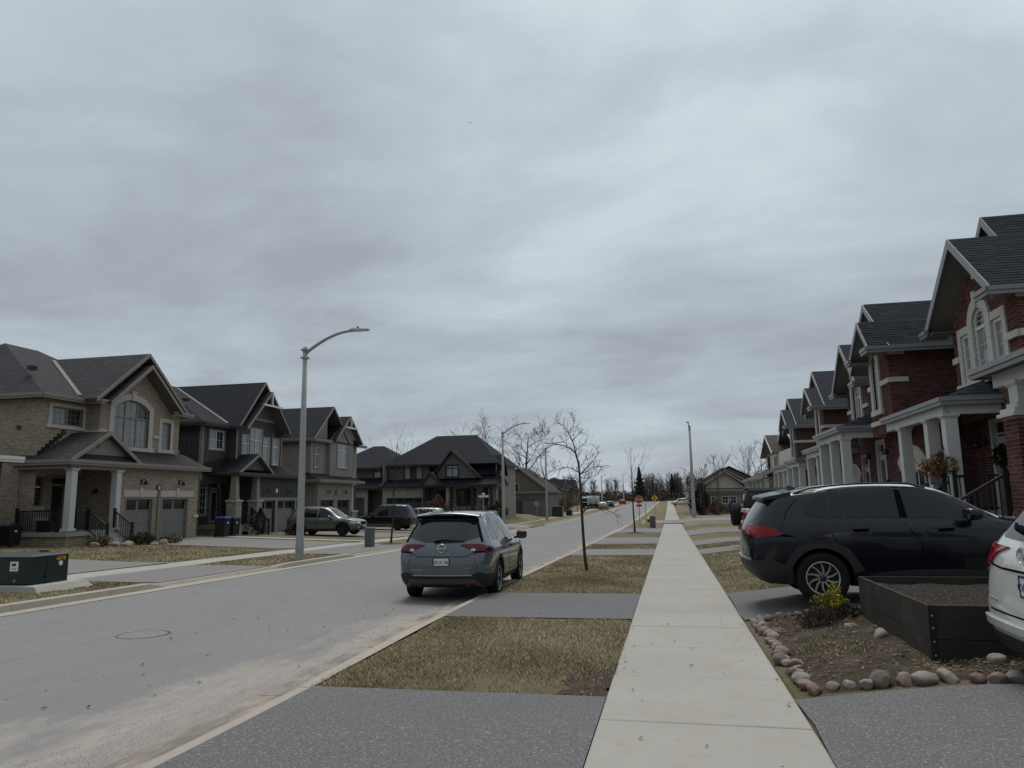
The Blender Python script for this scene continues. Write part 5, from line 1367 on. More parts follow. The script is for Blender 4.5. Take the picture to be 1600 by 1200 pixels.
for X, Y in ((7.12, 20.75), (7.12, 22.1), (7.12, 24.45)): u.col(X, Y, dz - .05, 3.6, .3)
u.box('porch_slab', 6.9, 8.75, 20.4, 22.5, .95, 1.12, M['concrete']); u.box('porch_base', 7.0, 8.75, 20.5, 22.4, -.2, .95, BR)
for k in range(5): u.box('step', 7.0 - .28 * (k + 1), 7.0, 20.9, 22.2, -.1, .95 - .17 * k, M['concrete'])
railing(h, [u.q(7.05, 20.6, 1.12), u.q(8.6, 20.6, 1.12)], M['black_iron'], .9, .11); railing(h, [u.q(7.0, 22.3, 1.0), u.q(5.7, 22.3, .2)], M['black_iron'], .9, .11); railing(h, [u.q(7.0, 20.75, 1.0), u.q(5.7, 20.75, .2)], M['black_iron'], .9, .11); railing(h, [u.q(7.1, 22.2, 1.12), u.q(7.1, 20.75, 1.12)], M['black_iron'], .9, .11)
wall_lamp(h, F, .5, 2.9, M['lamp_black'], 1.2)
u.finish()

# ---- the porch of the next house, cut by the right edge of the frame ----------------------------
u = Unit('brick_house', 'red brick porch with a fat brick footed pillar at the right edge', 8.75, 19.1)
h = u.h
F = u.front(8.75, 19.1); dh = rect(.8, 1.8, 1.15, 3.5); u.bwall(F, rect(0, 7.5, -.3, 4.0), [dh], True, 9); white_door(u, F, .8, 1.8, 1.15, 3.5)
u.roof([[(6.5, 12, 4.17), (8.6, 12, 4.75), (8.6, 16.75, 4.75), (6.5, 17.2, 4.17)], [(6.5, 17.2, 4.17), (8.6, 16.75, 4.75), (8.6, 17.2, 4.17)]], True)
u.soff([[(6.5, 12, 4.15), (8.7, 12, 4.15), (8.7, 17.2, 4.15), (6.5, 17.2, 4.15)]], .1)
u.gut([(6.43, 12, 4.12), (6.43, 17.27, 4.12), (8.7, 17.27, 4.12)])
u.beam((6.85, 12, 3.87), (6.85, 16.9, 3.87), .3, .28)
x, y = u.q(6.85, 15.95); zt = 3.05
F = u.front(6.55, 16.25); F2 = u.side(6.55, 15.65)
for f, L in ((F, .6), (F2, .6), (Fr(u.q(7.15, 15.65), (-1, 0)), .6)): u.bwall(f, rect(0, L, .1, zt), [], True, 12)
u.box('pillar_core', 6.56, 7.14, 15.66, 16.24, 0, zt, MR)
mb = MB(); mb.box(x - .38, x + .38, y - .38, y + .38, zt, zt + .07); mb.box(x - .33, x + .33, y - .33, y + .33, zt + .07, zt + .16); mb.build('pillar_cap', SGR, h)
u.col(6.85, 15.95, zt + .16, 3.75, .38)
u.box('porch_slab', 6.5, 8.75, 13, 17.1, .95, 1.12, M['concrete']); u.box('porch_base', 6.6, 8.75, 13.1, 17.0, -.2, .95, BR)
for k in range(5): u.box('step', 6.5 - .28 * (k + 1), 6.6, 16.5, 17.5, -.1, .95 - .17 * k, M['concrete'])
railing(h, [u.q(6.6, 16.6, 1.05), u.q(5.2, 16.6, .25)], M['black_iron'], .9, .11); railing(h, [u.q(6.7, 16.95, 1.12), u.q(8.6, 16.95, 1.12)], M['black_iron'], .9, .11)
u.finish()

# ---- second house: narrow bay with a tall arched window, long brick side ---------------------------
u = Unit('brick_house', 'red brick house with a tall narrow arched bay window and long blank brick side', 7.25, 28.5)
h = u.h
F = u.front(7.25, 28.4); wa = arch(.62, 1.28, 4.5, 6.1, 6.5, 8)
u.bwall(F, [(0, 3.6), (2.53, 3.6), (2.53, 6.3), (1.9, 7.1), (0, 6.2)], [wa], True, 21)
window(h, F, wa, WT, M['glass_pale'], (.5,), 5.85, (1, 3), .07); stone_ring(h, F, wa, .24, SGR, .07, split=.6); trim(h, F, .3, 1.6, 4.3, 4.47, SGR, 0, .1, 'sill')
trim(h, F, 1.56, 2.56, 5.22, 5.38, SGR, 0, .07, 'belt_course'); trim(h, F, 0, .34, 5.22, 5.38, SGR, 0, .07, 'belt_course'); trim(h, F, 0, 2.55, 3.95, 4.1, SGR, 0, .06, 'belt_course')
F = u.side(7.25, 25.87); u.bwall(F, rect(0, 2.5, 3.2, 6.28), [], True, 22); trim(h, F, 0, .55, 5.22, 5.38, SGR, 0, .07, 'belt_course'); trim(h, F, 0, .5, 6.14, 6.28, SGR, 0, .04, 'belt_course')
u.gab(28.05, 25.42, 26.55, 6.55, 9.0, 6.32, 6.32, 7.42, True, rake=.2, y1r=9 - 7.25, y1l=7.6 - 7.25)
u.gab(30.9, 25.4, 28.15, 7.2, 18.0, 6.3, 6.34, 8.42, True, rake=.24)
u.gut([(6.5, 26.1, 6.3), (6.5, 25.36, 6.3), (10.6, 25.36, 6.3)]); u.gut([(6.5, 28.3, 6.28), (6.5, 27.7, 6.28)])
u.soff([[(6.55, 25.4, 6.32), (7.3, 25.4, 6.32), (7.3, 26.3, 6.32), (6.55, 26.3, 6.32)], [(6.55, 27.6, 6.3), (7.3, 27.6, 6.3), (7.3, 28.4, 6.3), (6.55, 28.4, 6.3)]], .1)
F = u.front(7.9, 31.3); u.bwall(F, rect(0, 3.0, 3.4, 6.3), [rect(.8, 1.5, 4.5, 5.8)], False); window(h, F, rect(.8, 1.5, 4.5, 5.8), WT, M['glass'], (), None, (2, 3), .06); stone_ring(h, F, rect(.8, 1.5, 4.5, 5.8), .2, SGR)
F = u.front(7.75, 30.6); g = arch(3.35, 5.75, -.3, 2.35, 2.75, 8); dd = rect(.55, 1.55, 1.1, 3.5)
u.bwall(F, rect(0, 7.1, -.4, 3.75), [g, dd], True, 23); garage_arch(u, F, 3.35, 5.75, -.3, 2.35, 2.75); white_door(u, F, .55, 1.55, 1.1, 3.5)
wall_lamp(h, F, 2.6, 3.05, M['lamp_black'], 1.3); u.bwall(u.side(7.75, 23.5), rect(0, 2.2, -.4, 3.9), [], True, 24); wall_lamp(h, F, .15, 3.0, M['lamp_black'], 1.2)
u.roof([[(6.15, 28.5, 4.06), (7.25, 28.9, 4.5), (7.9, 32.6, 4.5), (6.15, 33.0, 4.06)], [(6.15, 28.5, 4.06), (7.6, 28.5, 4.06), (7.6, 28.9, 4.5), (7.25, 28.9, 4.5)], [(7.5, 25.9, 4.0), (7.9, 25.9, 4.3), (7.9, 28.6, 4.3), (7.5, 28.6, 4.0)]], True)
u.soff([[(6.15, 28.5, 4.04), (7.8, 28.5, 4.04), (7.8, 33, 4.04), (6.15, 33, 4.04)]], .1)
u.gut([(6.08, 33, 4.0), (6.08, 28.43, 4.0), (7.5, 28.43, 4.0), (7.5, 26.0, 4.0)])
u.beam((6.35, 28.7, 3.76), (6.35, 32.8, 3.76)); u.beam((6.35, 28.7, 3.76), (7.7, 28.7, 3.76))
for X, Y in ((6.35, 28.72), (6.35, 30.6), (6.35, 32.6)): u.col(X, Y, 1.05, 3.63, .3)
u.box('porch_slab', 6.15, 7.75, 28.5, 31.0, .9, 1.08, M['concrete']); u.box('porch_base', 6.25, 7.75, 28.6, 30.9, -.3, .9, BR)
railing(h, [u.q(6.35, 28.65, 1.08), u.q(7.65, 28.65, 1.08)], M['black_iron'], .9, .12)
u.finish()

# ---- third house: gable with one arched window ----------------------------------------------------
def gable_unit(label, X, Yc, half, zs, sc=1.0, porch=True, finish=True, bz=0.0):
	"""a street-facing gable over an arched window, porch roof below"""
	u = Unit('brick_house', label, X, Yc + half); h = u.h
	F = u.front(X, Yc + half); c = half; wa = arch(c - .65, c + .65, zs - 1.7, zs - .05, zs + .4, 8)
	u.bwall(F, [(0, 3.2), (2 * half, 3.2), (2 * half, zs), (c, zs + 1.7), (0, zs)], [wa], False)
	window(h, F, wa, WT, [M['glass_pale'], M['glass']], (.34, .67), zs - .35, (1, 3), .06); stone_ring(h, F, wa, .24, SGR, .07); trim(h, F, c - 1, c + 1, zs - 1.9, zs - 1.73, SGR, 0, .1, 'sill')
	trim(h, F, c + .9, 2 * half + .03, zs - .95, zs - .8, SGR, 0, .06, 'belt_course'); trim(h, F, 0, c - .9, zs - .95, zs - .8, SGR, 0, .06, 'belt_course')
	mb = MB(); mb.prism([(c - .07, zs + .38), (c + .07, zs + .38), (c + .12, zs + .82), (c - .12, zs + .82)], lambda a, b, hh: F.P(a, hh, b), 0, .1); mb.build('keystone', SGR, h)
	F = u.side(X, Yc - half); u.bwall(F, rect(0, 2.0, 3.2, zs + .05), [], False); trim(h, F, 0, .5, zs - .95, zs - .8, SGR, 0, .06, 'belt_course')
	u.gab(Yc + half + .45, Yc - half - .45, Yc, X - .55, X + 6, zs, zs, zs + 1.9, rake=.24)
	u.gut([(X - .6, Yc - half + .3, zs - .04), (X - .6, Yc - half - .5, zs - .04), (X + 2, Yc - half - .5, zs - .04)]); u.gut([(X - .6, Yc + half - .3, zs - .04), (X - .6, Yc + half + .5, zs - .04)])
	u.soff([[(X - .55, Yc - half - .45, zs), (X + .05, Yc - half - .45, zs), (X + .05, Yc - half + .4, zs), (X - .55, Yc - half + .4, zs)], [(X - .55, Yc + half - .4, zs), (X + .05, Yc + half - .4, zs), (X + .05, Yc + half + .45, zs), (X - .55, Yc + half + .45, zs)]], .1)
	return u
def porch(u, X0, X1, Ya, Yb, z, cols, door=None):
	u.roof([[(X0, Ya, z), (X1, Ya + .4, z + .45), (X1, Yb - .4, z + .45), (X0, Yb, z)], [(X0, Ya, z), (X1, Ya, z), (X1, Ya + .4, z + .45)]])
	u.soff([[(X0, Ya, z - .02), (X1 + .1, Ya, z - .02), (X1 + .1, Yb, z - .02), (X0, Yb, z - .02)]], .08)
	u.gut([(X0 - .06, Yb, z - .05), (X0 - .06, Ya - .06, z - .05), (X1 - .05, Ya - .06, z - .05)])
	u.beam((X0 + .2, Ya + .2, z - .28), (X0 + .2, Yb - .1, z - .28)); u.beam((X0 + .2, Ya + .2, z - .28), (X1, Ya + .2, z - .28))
	b = GG(X1, Ya) + .85
	for Y in cols: u.col(X0 + .2, Y, b, z - .4, .3)
	u.box('porch_slab', X0, X1 + .1, Ya, Yb, b - .15, b, M['concrete']); u.box('porch_base', X0 + .1, X1, Ya + .1, Yb - .1, b - 1.4, b - .15, BR)

u = gable_unit('red brick house with one arched window in its gable, third along the right side', 7.9, 32.95, 1.7, 6.0)
F = u.front(8.2, 37.5); g = arch(.4, 2.7, -.5, 2.15, 2.55, 8); dd = rect(3.3, 4.3, 1.0, 3.2)
u.bwall(F, rect(0, 6.5, -.6, 3.7), [g, dd]); garage_arch(u, F, .4, 2.7, -.5, 2.15, 2.55); white_door(u, F, 3.3, 4.3, 1.0, 3.2)
u.gab(38, 31, 34.6, 8.8, 18, 6.0, 6.0, 8.3, rake=.24)
F = u.front(9.0, 38); u.bwall(F, rect(0, 4.2, 3.2, 6), [])
porch(u, 6.55, 8.0, 33.4, 38.3, 3.75, (33.6, 35.6, 37.9))
u.finish()

def bay_unit(label, X, Y0, Y1, zs, zp2, Yp2):
	"""narrow projecting bay with a tall arched window"""
	u = Unit('brick_house', label, X, Y1); h = u.h; W = Y1 - Y0; c = W * .45
	F = u.front(X, Y1); wa = arch(c - .36, c + .36, zs - 1.85, zs - .2, zs + .15, 8)
	u.bwall(F, [(0, 3.2), (W, 3.2), (W, zs), (W * .6, zs + .8), (0, zs)], [wa]); window(h, F, wa, WT, M['glass_pale'], (.5,), zs - .45, (1, 3), .06); stone_ring(h, F, wa, .25, SGR, .07); trim(h, F, c - .7, c + .7, zs - 2.05, zs - 1.88, SGR, 0, .1, 'sill')
	trim(h, F, c + .65, W + .04, zs - 1.05, zs - .9, SGR, 0, .06, 'belt_course')
	F = u.side(X, Y0); u.bwall(F, rect(0, 2.6, 2.8, zs), []); trim(h, F, 0, 2.6, zs - 1.05, zs - .9, SGR, 0, .06, 'belt_course')
	u.gab(Y1 + .3, Y0 - .4, (Y0 + Y1) / 2 + .1, X - .6, X + 2, zs, zs, zs + 1.15, rake=.2, y1l=.3)
	u.gab(Yp2 + 2.8, Y0 - .42, Yp2, X, X + 10, zs, zs + .02, zp2, rake=.24)
	u.gut([(X - .65, Y0 + .3, zs - .04), (X - .65, Y0 - .46, zs - .04), (X + 3, Y0 - .46, zs - .04)])
	u.soff([[(X - .6, Y0 - .4, zs), (X + .05, Y0 - .4, zs), (X + .05, Y0 + .4, zs), (X - .6, Y0 + .4, zs)]], .1)
	F = u.front(X + .8, Yp2 + 2.6); u.bwall(F, rect(0, 3, 3.0, zs), [rect(1, 1.8, 4.1, 5.5)]); window(h, F, rect(1, 1.8, 4.1, 5.5), WT, M['glass'], (), None, None, .06); stone_ring(h, F, rect(1, 1.8, 4.1, 5.5), .18, SGR)
	F = u.front(X + .6, Y1 + 2.5); dd = rect(.6, 1.5, .8, 3.0); gg = arch(2.6, 4.6, -.6, 2.0, 2.35, 8); u.bwall(F, rect(0, Y1 + 2.5 - Y0, -.7, 3.5), [dd, gg] if Y1 + 2.5 - Y0 > 4.9 else [dd]); white_door(u, F, .6, 1.5, .8, 3.0)
	if Y1 + 2.5 - Y0 > 4.9: garage_arch(u, F, 2.6, 4.6, -.6, 2.0, 2.35)
	return u
u = bay_unit('red brick house with a short bay and bare shingle slope, fourth along the right side', 7.7, 38.9, 41.3, 5.95, 8.1, 41.1)
porch(u, 6.7, 8.2, 41.2, 45.6, 3.55, (41.4, 43.4, 45.3)); u.finish()
u = bay_unit('last red brick house of the row, beside the beige houses', 7.8, 47.9, 50.3, 5.85, 7.85, 50.4)
porch(u, 6.9, 8.3, 45.9, 52.8, 3.5, (46.1, 48.4, 50.6, 52.5)); u.finish()

# ---- beige house past the brick row ---------------------------------------------------------------
h = house('townhouse', 'beige house with brown shingle gables at the far end of the brick row', 8.4, 67.2, RT, -.4)
LT = M['lap_tan']; RBG = M['roof_beige']
F = Fr((0, 0), FRONT); w = rect(1.0, 2.2, 3.8, 5.0); wall(h, F, [(0, -.5), (13, -.5), (13, 4.9), (0, 4.9)], [w, rect(5, 6.2, 3.6, 4.6), rect(1, 2, .4, 2.5)], LT); framed(h, F, w, M['glass'], (.5,)); framed(h, F, rect(5, 6.2, 3.6, 4.6), M['glass'], (.5,)); framed(h, F, rect(1, 2, .4, 2.5), M['glass_dark'], ())
for u_ in (.0, 2.6): trim(h, F, u_, u_ + .2, -.4, 4.9, WT, 0, .04, 'corner_board')
F = Fr((13, 0), RIGHT); wall(h, F, rect(0, 10, -.5, 5), [], LT)
gable(h, -.4, 7.2, 3.4, -.5, 9, 4.9, 4.9, 6.55, RBG, WT, SGY); gable(h, 3.2, 13.4, 7.6, .3, 10, 4.9, 4.9, 7.2, RBG, WT, SGY)
roof(h, [[(-1.6, -1.9, 3.0), (13.3, -1.9, 3.0), (13.3, .1, 3.9), (-1.6, .1, 3.9)]], RBG); soffit(h, [[(-1.6, .1, 3), (13.3, .1, 3), (13.3, -1.9, 3), (-1.6, -1.9, 3)]], SGY, .1); gutter(h, [(-1.6, -1.95, 2.95), (13.3, -1.95, 2.95)], TG)
for x in (-1.2, 1.4, 4.6, 7.5, 10, 12.8): column(h, x, -1.7, .2, 2.85, .26, M['column_white'], .05)
mb = MB(); mb.box(-1.3, 13.2, -1.9, 0, -.3, .2); mb.build('porch_slab', M['concrete'], h)
# ================================================================ vehicles
# local frame: x forward (0 = rear bumper), y to the vehicle's left, z up from the tyres' foot
def densify(poly, h):
	out = []
	n = len(poly)
	for i in range(n):
		a, b = Vector(poly[i]), Vector(poly[(i + 1) % n]); k = max(1, int((b - a).length / h + .5))
		for q in range(k): out.append(a.lerp(b, q / k))
	return out
def smooth_poly(pts, it=2, closed=True):
	P = [Vector(p) for p in pts]
	for _ in range(it):
		Q = []; n = len(P)
		for i in range(n if closed else n - 1):
			a, b = P[i], P[(i + 1) % n]; Q += [a * .75 + b * .25, a * .25 + b * .75]
		if not closed: Q = [P[0]] + Q + [P[-1]]
		P = Q
	return [tuple(p) for p in P]
def ribbon(pts, w):
	P = [Vector(p) for p in pts]; L = []; R = []
	for i in range(len(P)):
		d = (P[min(i + 1, len(P) - 1)] - P[max(i - 1, 0)]).normalized(); n = Vector((-d.y, d.x)) * (w / 2)
		L.append(P[i] + n); R.append(P[i] - n)
	return [tuple(p) for p in R + L[::-1]]
def sector(cx, cz, r0, r1, a0, a1, n=20):
	o = [(cx + r1 * math.cos(rad(a0 + (a1 - a0) * k / n)), cz + r1 * math.sin(rad(a0 + (a1 - a0) * k / n))) for k in range(n + 1)]
	i = [(cx + r0 * math.cos(rad(a1 + (a0 - a1) * k / n)), cz + r0 * math.sin(rad(a1 + (a0 - a1) * k / n))) for k in range(n + 1)]
	return o + i

class Car:
	def __init__(s, name, label, loc, rz, paint, stations, rear, front, wheels, wr=.36, cat='car', group=None, arch_cut=True, level=2, W=.92):
		"""stations: list of ring dicts; each ring = 10 half points (x,y,z) from bottom centre to top centre"""
		s.root = thing(name, label, cat, loc, rz, group); s.wheels = wheels; s.wr = wr; s.W = W
		bm = bmesh.new(); cr = bm.edges.layers.float.new('crease_edge')
		rings = []
		for st in stations:
			half = st; ring = []
			pts = [Vector(p) for p in half] + [Vector((p[0], -p[1], p[2])) for p in half[-2:0:-1]]
			rings.append([bm.verts.new(p) for p in pts])
		n = len(rings[0])   # 18
		for a, b in zip(rings[:-1], rings[1:]):
			for k in range(n): bm.faces.new((a[k], a[(k + 1) % n], b[(k + 1) % n], b[k]))
		def cap(r, bulge, flip):
			# r indices: 0 bottom centre, 1..8 left side up, 9 top centre, 10..17 right side down
			rows = []
			for j in range(2, 8):      # interior rows between bottom row (1) and top row (8)
				l, rr = r[j], r[n - j]
				mids = []
				for t in (.25, .5, .75):
					p = l.co.lerp(rr.co, t); p.x += bulge * (1 - (2 * t - 1) ** 2); mids.append(bm.verts.new(p))
				rows.append([l] + mids + [rr])
			# bottom row: 1, (1-0 mid?) uses ring points 1,0,17 ; build with 5 columns by splitting
			return rows
		s.caps = []
		for r, bulge, rearcap in ((rings[0], rear, True), (rings[-1], front, False)):
			n2 = len(r)
			# ring half: 0 c,1,2(half-bottom corner),... use rows j=2..7 as sides, bottom row = [2,1,0,-1,-2], top row = [7,8,9,-8,-7]
			cols = []
			bottom = [r[2], r[1], r[0], r[n2 - 1], r[n2 - 2]]; top = [r[7], r[8], r[9], r[n2 - 8], r[n2 - 7]]
			rows = [bottom]
			for j in range(3, 7):
				l, rr = r[j], r[n2 - j]; row = [l]
				for t in (.25, .5, .75):
					p = l.co.lerp(rr.co, t); p.x += bulge * (1 - (2 * t - 1) ** 2); row.append(bm.verts.new(p))
				row.append(rr); rows.append(row)
			rows.append(top)
			for ra, rb in zip(rows[:-1], rows[1:]):
				for k in range(4): bm.faces.new((ra[k], ra[k + 1], rb[k + 1], rb[k]))
		bmesh.ops.recalc_face_normals(bm, faces=bm.faces)
		bm.edges.index_update()
		# creases along belt and roof edge
		for a, b in zip(rings[:-1], rings[1:]):
			for k, c in ((5, .25), (6, .45), (7, .35), (3, .2), (2, .5)):
				for kk in (k, n - k):
					e = bm.edges.get((a[kk], b[kk]))
					if e: e[cr] = c
		me = bpy.data.meshes.new('body'); bm.to_mesh(me); bm.free()
		tmp = bpy.data.objects.new('tmp_body', me); COL.objects.link(tmp)
		m = tmp.modifiers.new('s', 'SUBSURF'); m.levels = level; m.render_levels = level
		dg = bpy.context.evaluated_depsgraph_get(); dg.update()
		me2 = bpy.data.meshes.new_from_object(tmp.evaluated_get(dg))
		bm = bmesh.new(); bm.from_mesh(me2); s.bvh = BVHTree.FromBMesh(bm); s.bm_keep = bm
		bpy.data.objects.remove(tmp)
		me2.materials.clear(); me2.materials.append(paint); me2.materials.append(M['gap'])
		body = bpy.data.objects.new('body', me2); COL.objects.link(body)
		if arch_cut:
			cb = bmesh.new()
			for (x, z) in wheels:
				for sd in (-1, 1):
					mt = Matrix.Translation((x, sd * (W * .62 + .3), z)) @ Matrix.Rotation(math.pi / 2, 4, 'X')
					bmesh.ops.create_cone(cb, cap_ends=True, segments=36, radius1=wr + .055, radius2=wr + .055, depth=.6, matrix=mt)
			cme = bpy.data.meshes.new('cut'); cb.to_mesh(cme); cb.free()
			cme.materials.append(paint); cme.materials.append(M['gap'])
			for p in cme.polygons: p.material_index = 1
			co = bpy.data.objects.new('tmp_cut', cme); COL.objects.link(co)
			bo = body.modifiers.new('b', 'BOOLEAN'); bo.operation = 'DIFFERENCE'; bo.object = co; bo.solver = 'EXACT'
			dg = bpy.context.evaluated_depsgraph_get(); dg.update()
			me3 = bpy.data.meshes.new_from_object(body.evaluated_get(dg))
			body.modifiers.clear(); body.data = me3
			bpy.data.objects.remove(co)
		try:
			body.data.polygons.foreach_set('use_smooth', np.ones(len(body.data.polygons), bool))
			body.data.set_sharp_from_angle(angle=rad(42))
		except Exception: pass
		body.parent = s.root; s.body = body
	AX = {'R': (lambda u, v: ((u, -4, v), (0, 1, 0))), 'L': (lambda u, v: ((u, 4, v), (0, -1, 0))), 'B': (lambda u, v: ((-4, u, v), (1, 0, 0))), 'F': (lambda u, v: ((9, u, v), (-1, 0, 0))), 'T': (lambda u, v: ((u, v, 5), (0, 0, -1)))}
	def hit(s, ax, u, v):
		o, d = s.AX[ax](u, v); o = Vector(o); d = Vector(d)
		h = s.bvh.ray_cast(o, d)
		if h[0] is None:
			h = s.bvh.find_nearest(o + d * (4 - s.W))
		n = h[1]
		if n.dot(d) > 0: n = -n
		return h[0], n, d
	def patch(s, name, poly, ax, mat, off=.004, th=.01, h=.06, parent=None, mirror=False):
		P = densify(poly, h); k = len(P)
		us = [p.x for p in P]; vs = [p.y for p in P]
		pl = [(p.x, p.y) for p in P]; pts = list(P)
		u = min(us) + h * .5
		while u < max(us):
			v = min(vs) + h * .5
			while v < max(vs):
				if inside(pl, u, v) and min((Vector((u, v)) - p).length for p in P) > h * .45: pts.append(Vector((u, v)))
				v += h
			u += h
		V, E_, F_, *_ = delaunay_2d_cdt(pts, [(i, (i + 1) % k) for i in range(k)], [], 1, 1e-5)
		mb = MB(); top = []; bot = []
		for p in V:
			q, n, d = s.hit(ax, p.x, p.y)
			top.append(q + n * off); bot.append(q - n * th)
		mb.add(top, [tuple(f) for f in F_], True)
		# skirt along the outline
		cnt = {}
		for f in F_:
			for i in range(len(f)):
				e = (f[i], f[(i + 1) % len(f)]); cnt[tuple(sorted(e))] = cnt.get(tuple(sorted(e)), 0) + 1
		for (a, b), c in cnt.items():
			if c == 1: mb.poly([top[a], top[b], bot[b], bot[a]])
		o = mb.build(name, mat, parent or s.root)
		if mirror and ax in 'RL': s.patch(name, poly, 'L' if ax == 'R' else 'R', mat, off, th, h, parent)
		if mirror and ax in 'BFT' :
			s.patch(name, [(-a, b) if ax != 'T' else (a, -b) for a, b in poly], ax, mat, off, th, h, parent)
		return o
	def seam(s, pts, ax='R', w=.012, mat=None, name='panel_gap', off=.002):
		return s.patch(name, ribbon(pts, w), ax, mat or M['gap'], off, .004, .12)
	def wheel(s, sides=(-1, 1), spokes=5, smat=None, dmat=None, rim=.68, double=False, curved=0.0, tw=.21, out=.985):
		r = s.wr
		for (x, z) in s.wheels:
			for sd in sides:
				yo = sd * s.W * out; yi = yo - sd * tw
				w = bpy.data.objects.new('wheel', None); w.empty_display_size = .1; COL.objects.link(w); w.parent = s.root; w.location = (x, 0, z)
				mb = MB(); R1 = r * rim
				prof = [(R1, yo - sd * .02), (R1 + .02, yo - sd * .004), ((R1 + r) / 2, yo + sd * .004), (r * .965, yo - sd * .012), (r * .99, yo - sd * .03), (r, yo - sd * .06), (r, yi + sd * .05), (r * .97, yi + sd * .01), (R1, yi)]
				mb.lathe(prof, (0, 0, 0), 'y', 40); 
				for k in range(54):   # tread blocks
					a = 2 * math.pi * k / 54
					if k % 2: continue
					c, sn = math.cos(a), math.sin(a); t = Vector((-sn, 0, c)) * .012; p = Vector((c, 0, sn)) * (r + .001)
					q0, q1 = Vector((0, yo - sd * .045, 0)), Vector((0, yi + sd * .05, 0))
					mb.poly([p - t + q0, p + t + q0, p + t * .8 + q1, p - t * .8 + q1])
				mb.build('tyre', M['tyre'], w)
				mb = MB(); mb.lathe([(R1, yo - sd * .018), (R1 * .97, yo - sd * .006), (R1 * .90, yo - sd * .02), (R1 * .88, yo - sd * .10)], (0, 0, 0), 'y', 40); rm = mb.build('rim', smat or M['alloy'], w); mb = MB(); mb.lathe([(R1 * .895, yo - sd * .019), (R1 * .885, yo - sd * .108)], (0, 0, 0), 'y', 40); mb.build('rim_well', M['alloy_dark'], rm)
				mb = MB(); mb.lathe([(R1 * .9, yo - sd * .11), (0, yo - sd * .11)], (0, 0, 0), 'y', 24); mb.lathe([(R1 * .55, yo - sd * .10), (R1 * .55, yo - sd * .075), (0, yo - sd * .075)], (0, 0, 0), 'y', 24); mb.build('brake_disc', M['alloy_dark'], w)
				for k in range(spokes):
					for dd in ((-.16, .16) if double else (0,)):
						a = 2 * math.pi * (k + .25) / spokes
						mb = MB(); N = 4; L = []; Rr = []
						for q in range(N + 1):
							t = q / N; rr_ = R1 * (.14 + .80 * t); aa = a + dd * t + curved * t * t
							hw = (.030 - .010 * t) * (R1 / .25) * (.75 if double else .5 if spokes > 7 else 1.25)
							p = Vector((math.cos(aa) * rr_, yo - sd * (.028 + .03 * (1 - t) * 0 + .012 * (1 - t)), math.sin(aa) * rr_)); tg = Vector((-math.sin(aa), 0, math.cos(aa))) * hw
							L.append(p + tg); Rr.append(p - tg)
						vs = L + Rr + [p - Vector((0, sd * .035, 0)) for p in L] + [p - Vector((0, sd * .035, 0)) for p in Rr]
						m_ = N + 1; fs = []
						for q in range(N):
							fs += [(q, q + 1, m_ + q + 1, m_ + q), (q, 2 * m_ + q, 2 * m_ + q + 1, q + 1), (m_ + q, m_ + q + 1, 3 * m_ + q + 1, 3 * m_ + q)]
						mb.add(vs, fs); mb.build('spoke', smat or M['alloy'], rm)
				mb = MB(); mb.lathe([(R1 * .2, yo - sd * .06), (R1 * .19, yo - sd * .02), (R1 * .12, yo - sd * .012), (0, yo - sd * .012)], (0, 0, 0), 'y', 18); mb.build('hub_cap', dmat or M['alloy_dark'], rm)
	def mirror(s, x, z, y, mat, cap=None, sz=(.10, .12, .085)):
		for sd in (-1, 1):
			bm = bmesh.new(); bmesh.ops.create_icosphere(bm, subdivisions=3, radius=1)
			for v in bm.verts:
				c = v.co; f = lambda t: math.copysign(abs(t) ** .6, t)
				v.co = Vector((f(c.x) * sz[0], f(c.y) * sz[1], f(c.z) * sz[2]))
				if v.co.x > 0: v.co.x *= 1.0; v.co.z *= 1 - .25 * v.co.x / sz[0]
				v.co += Vector((x, sd * (y + sz[1]), z))
			me = bpy.data.meshes.new('mirror'); bm.to_mesh(me); bm.free(); me.polygons.foreach_set('use_smooth', [True] * len(me.polygons))
			o = link('mirror', me, mat, s.root)
			mb = MB(); mb.tube([(x + .02, sd * (y - .06), z - .07), (x, sd * (y + .05), z - .05)], .028, 6); mb.build('mirror_arm', M['plastic'], o)
			mb = MB(); q = [(y + sz[1]) + a * sz[1] * .8 for a in (-1, 1)]; xx = x - sz[0] - .002
			mb.box(xx - .004, xx + .02, sd * (y + sz[1]) - sz[1] * .8, sd * (y + sz[1]) + sz[1] * .8, z - sz[2] * .7, z + sz[2] * .7); mb.build('mirror_glass', M['car_glass'], o)
	def rails(s, x0, x1, y, mat, h=.05):
		for sd in (-1, 1):
			pts = []
			for k in range(9):
				t = k / 8; x = x0 + (x1 - x0) * t; q, n, d = s.hit('T', x, sd * y); pts.append((x, sd * y, q.z + h * min(1, min(t, 1 - t) * 8) + .004))
			mb = MB(); mb.tube(pts, .016, 6); mb.build('roof_rail', mat, s.root)
	def fin(s, x, mat):
		q, n, d = s.hit('T', x, 0); mb = MB(); mb.hexa([(x - .07, -.03, q.z - .01), (x + .1, -.03, q.z - .01), (x + .1, .03, q.z - .01), (x - .07, .03, q.z - .01)], [(x - .07, -.008, q.z + .06), (x - .03, -.008, q.z + .06), (x - .03, .008, q.z + .06), (x - .07, .008, q.z + .06)]); mb.build('antenna', mat, s.root)
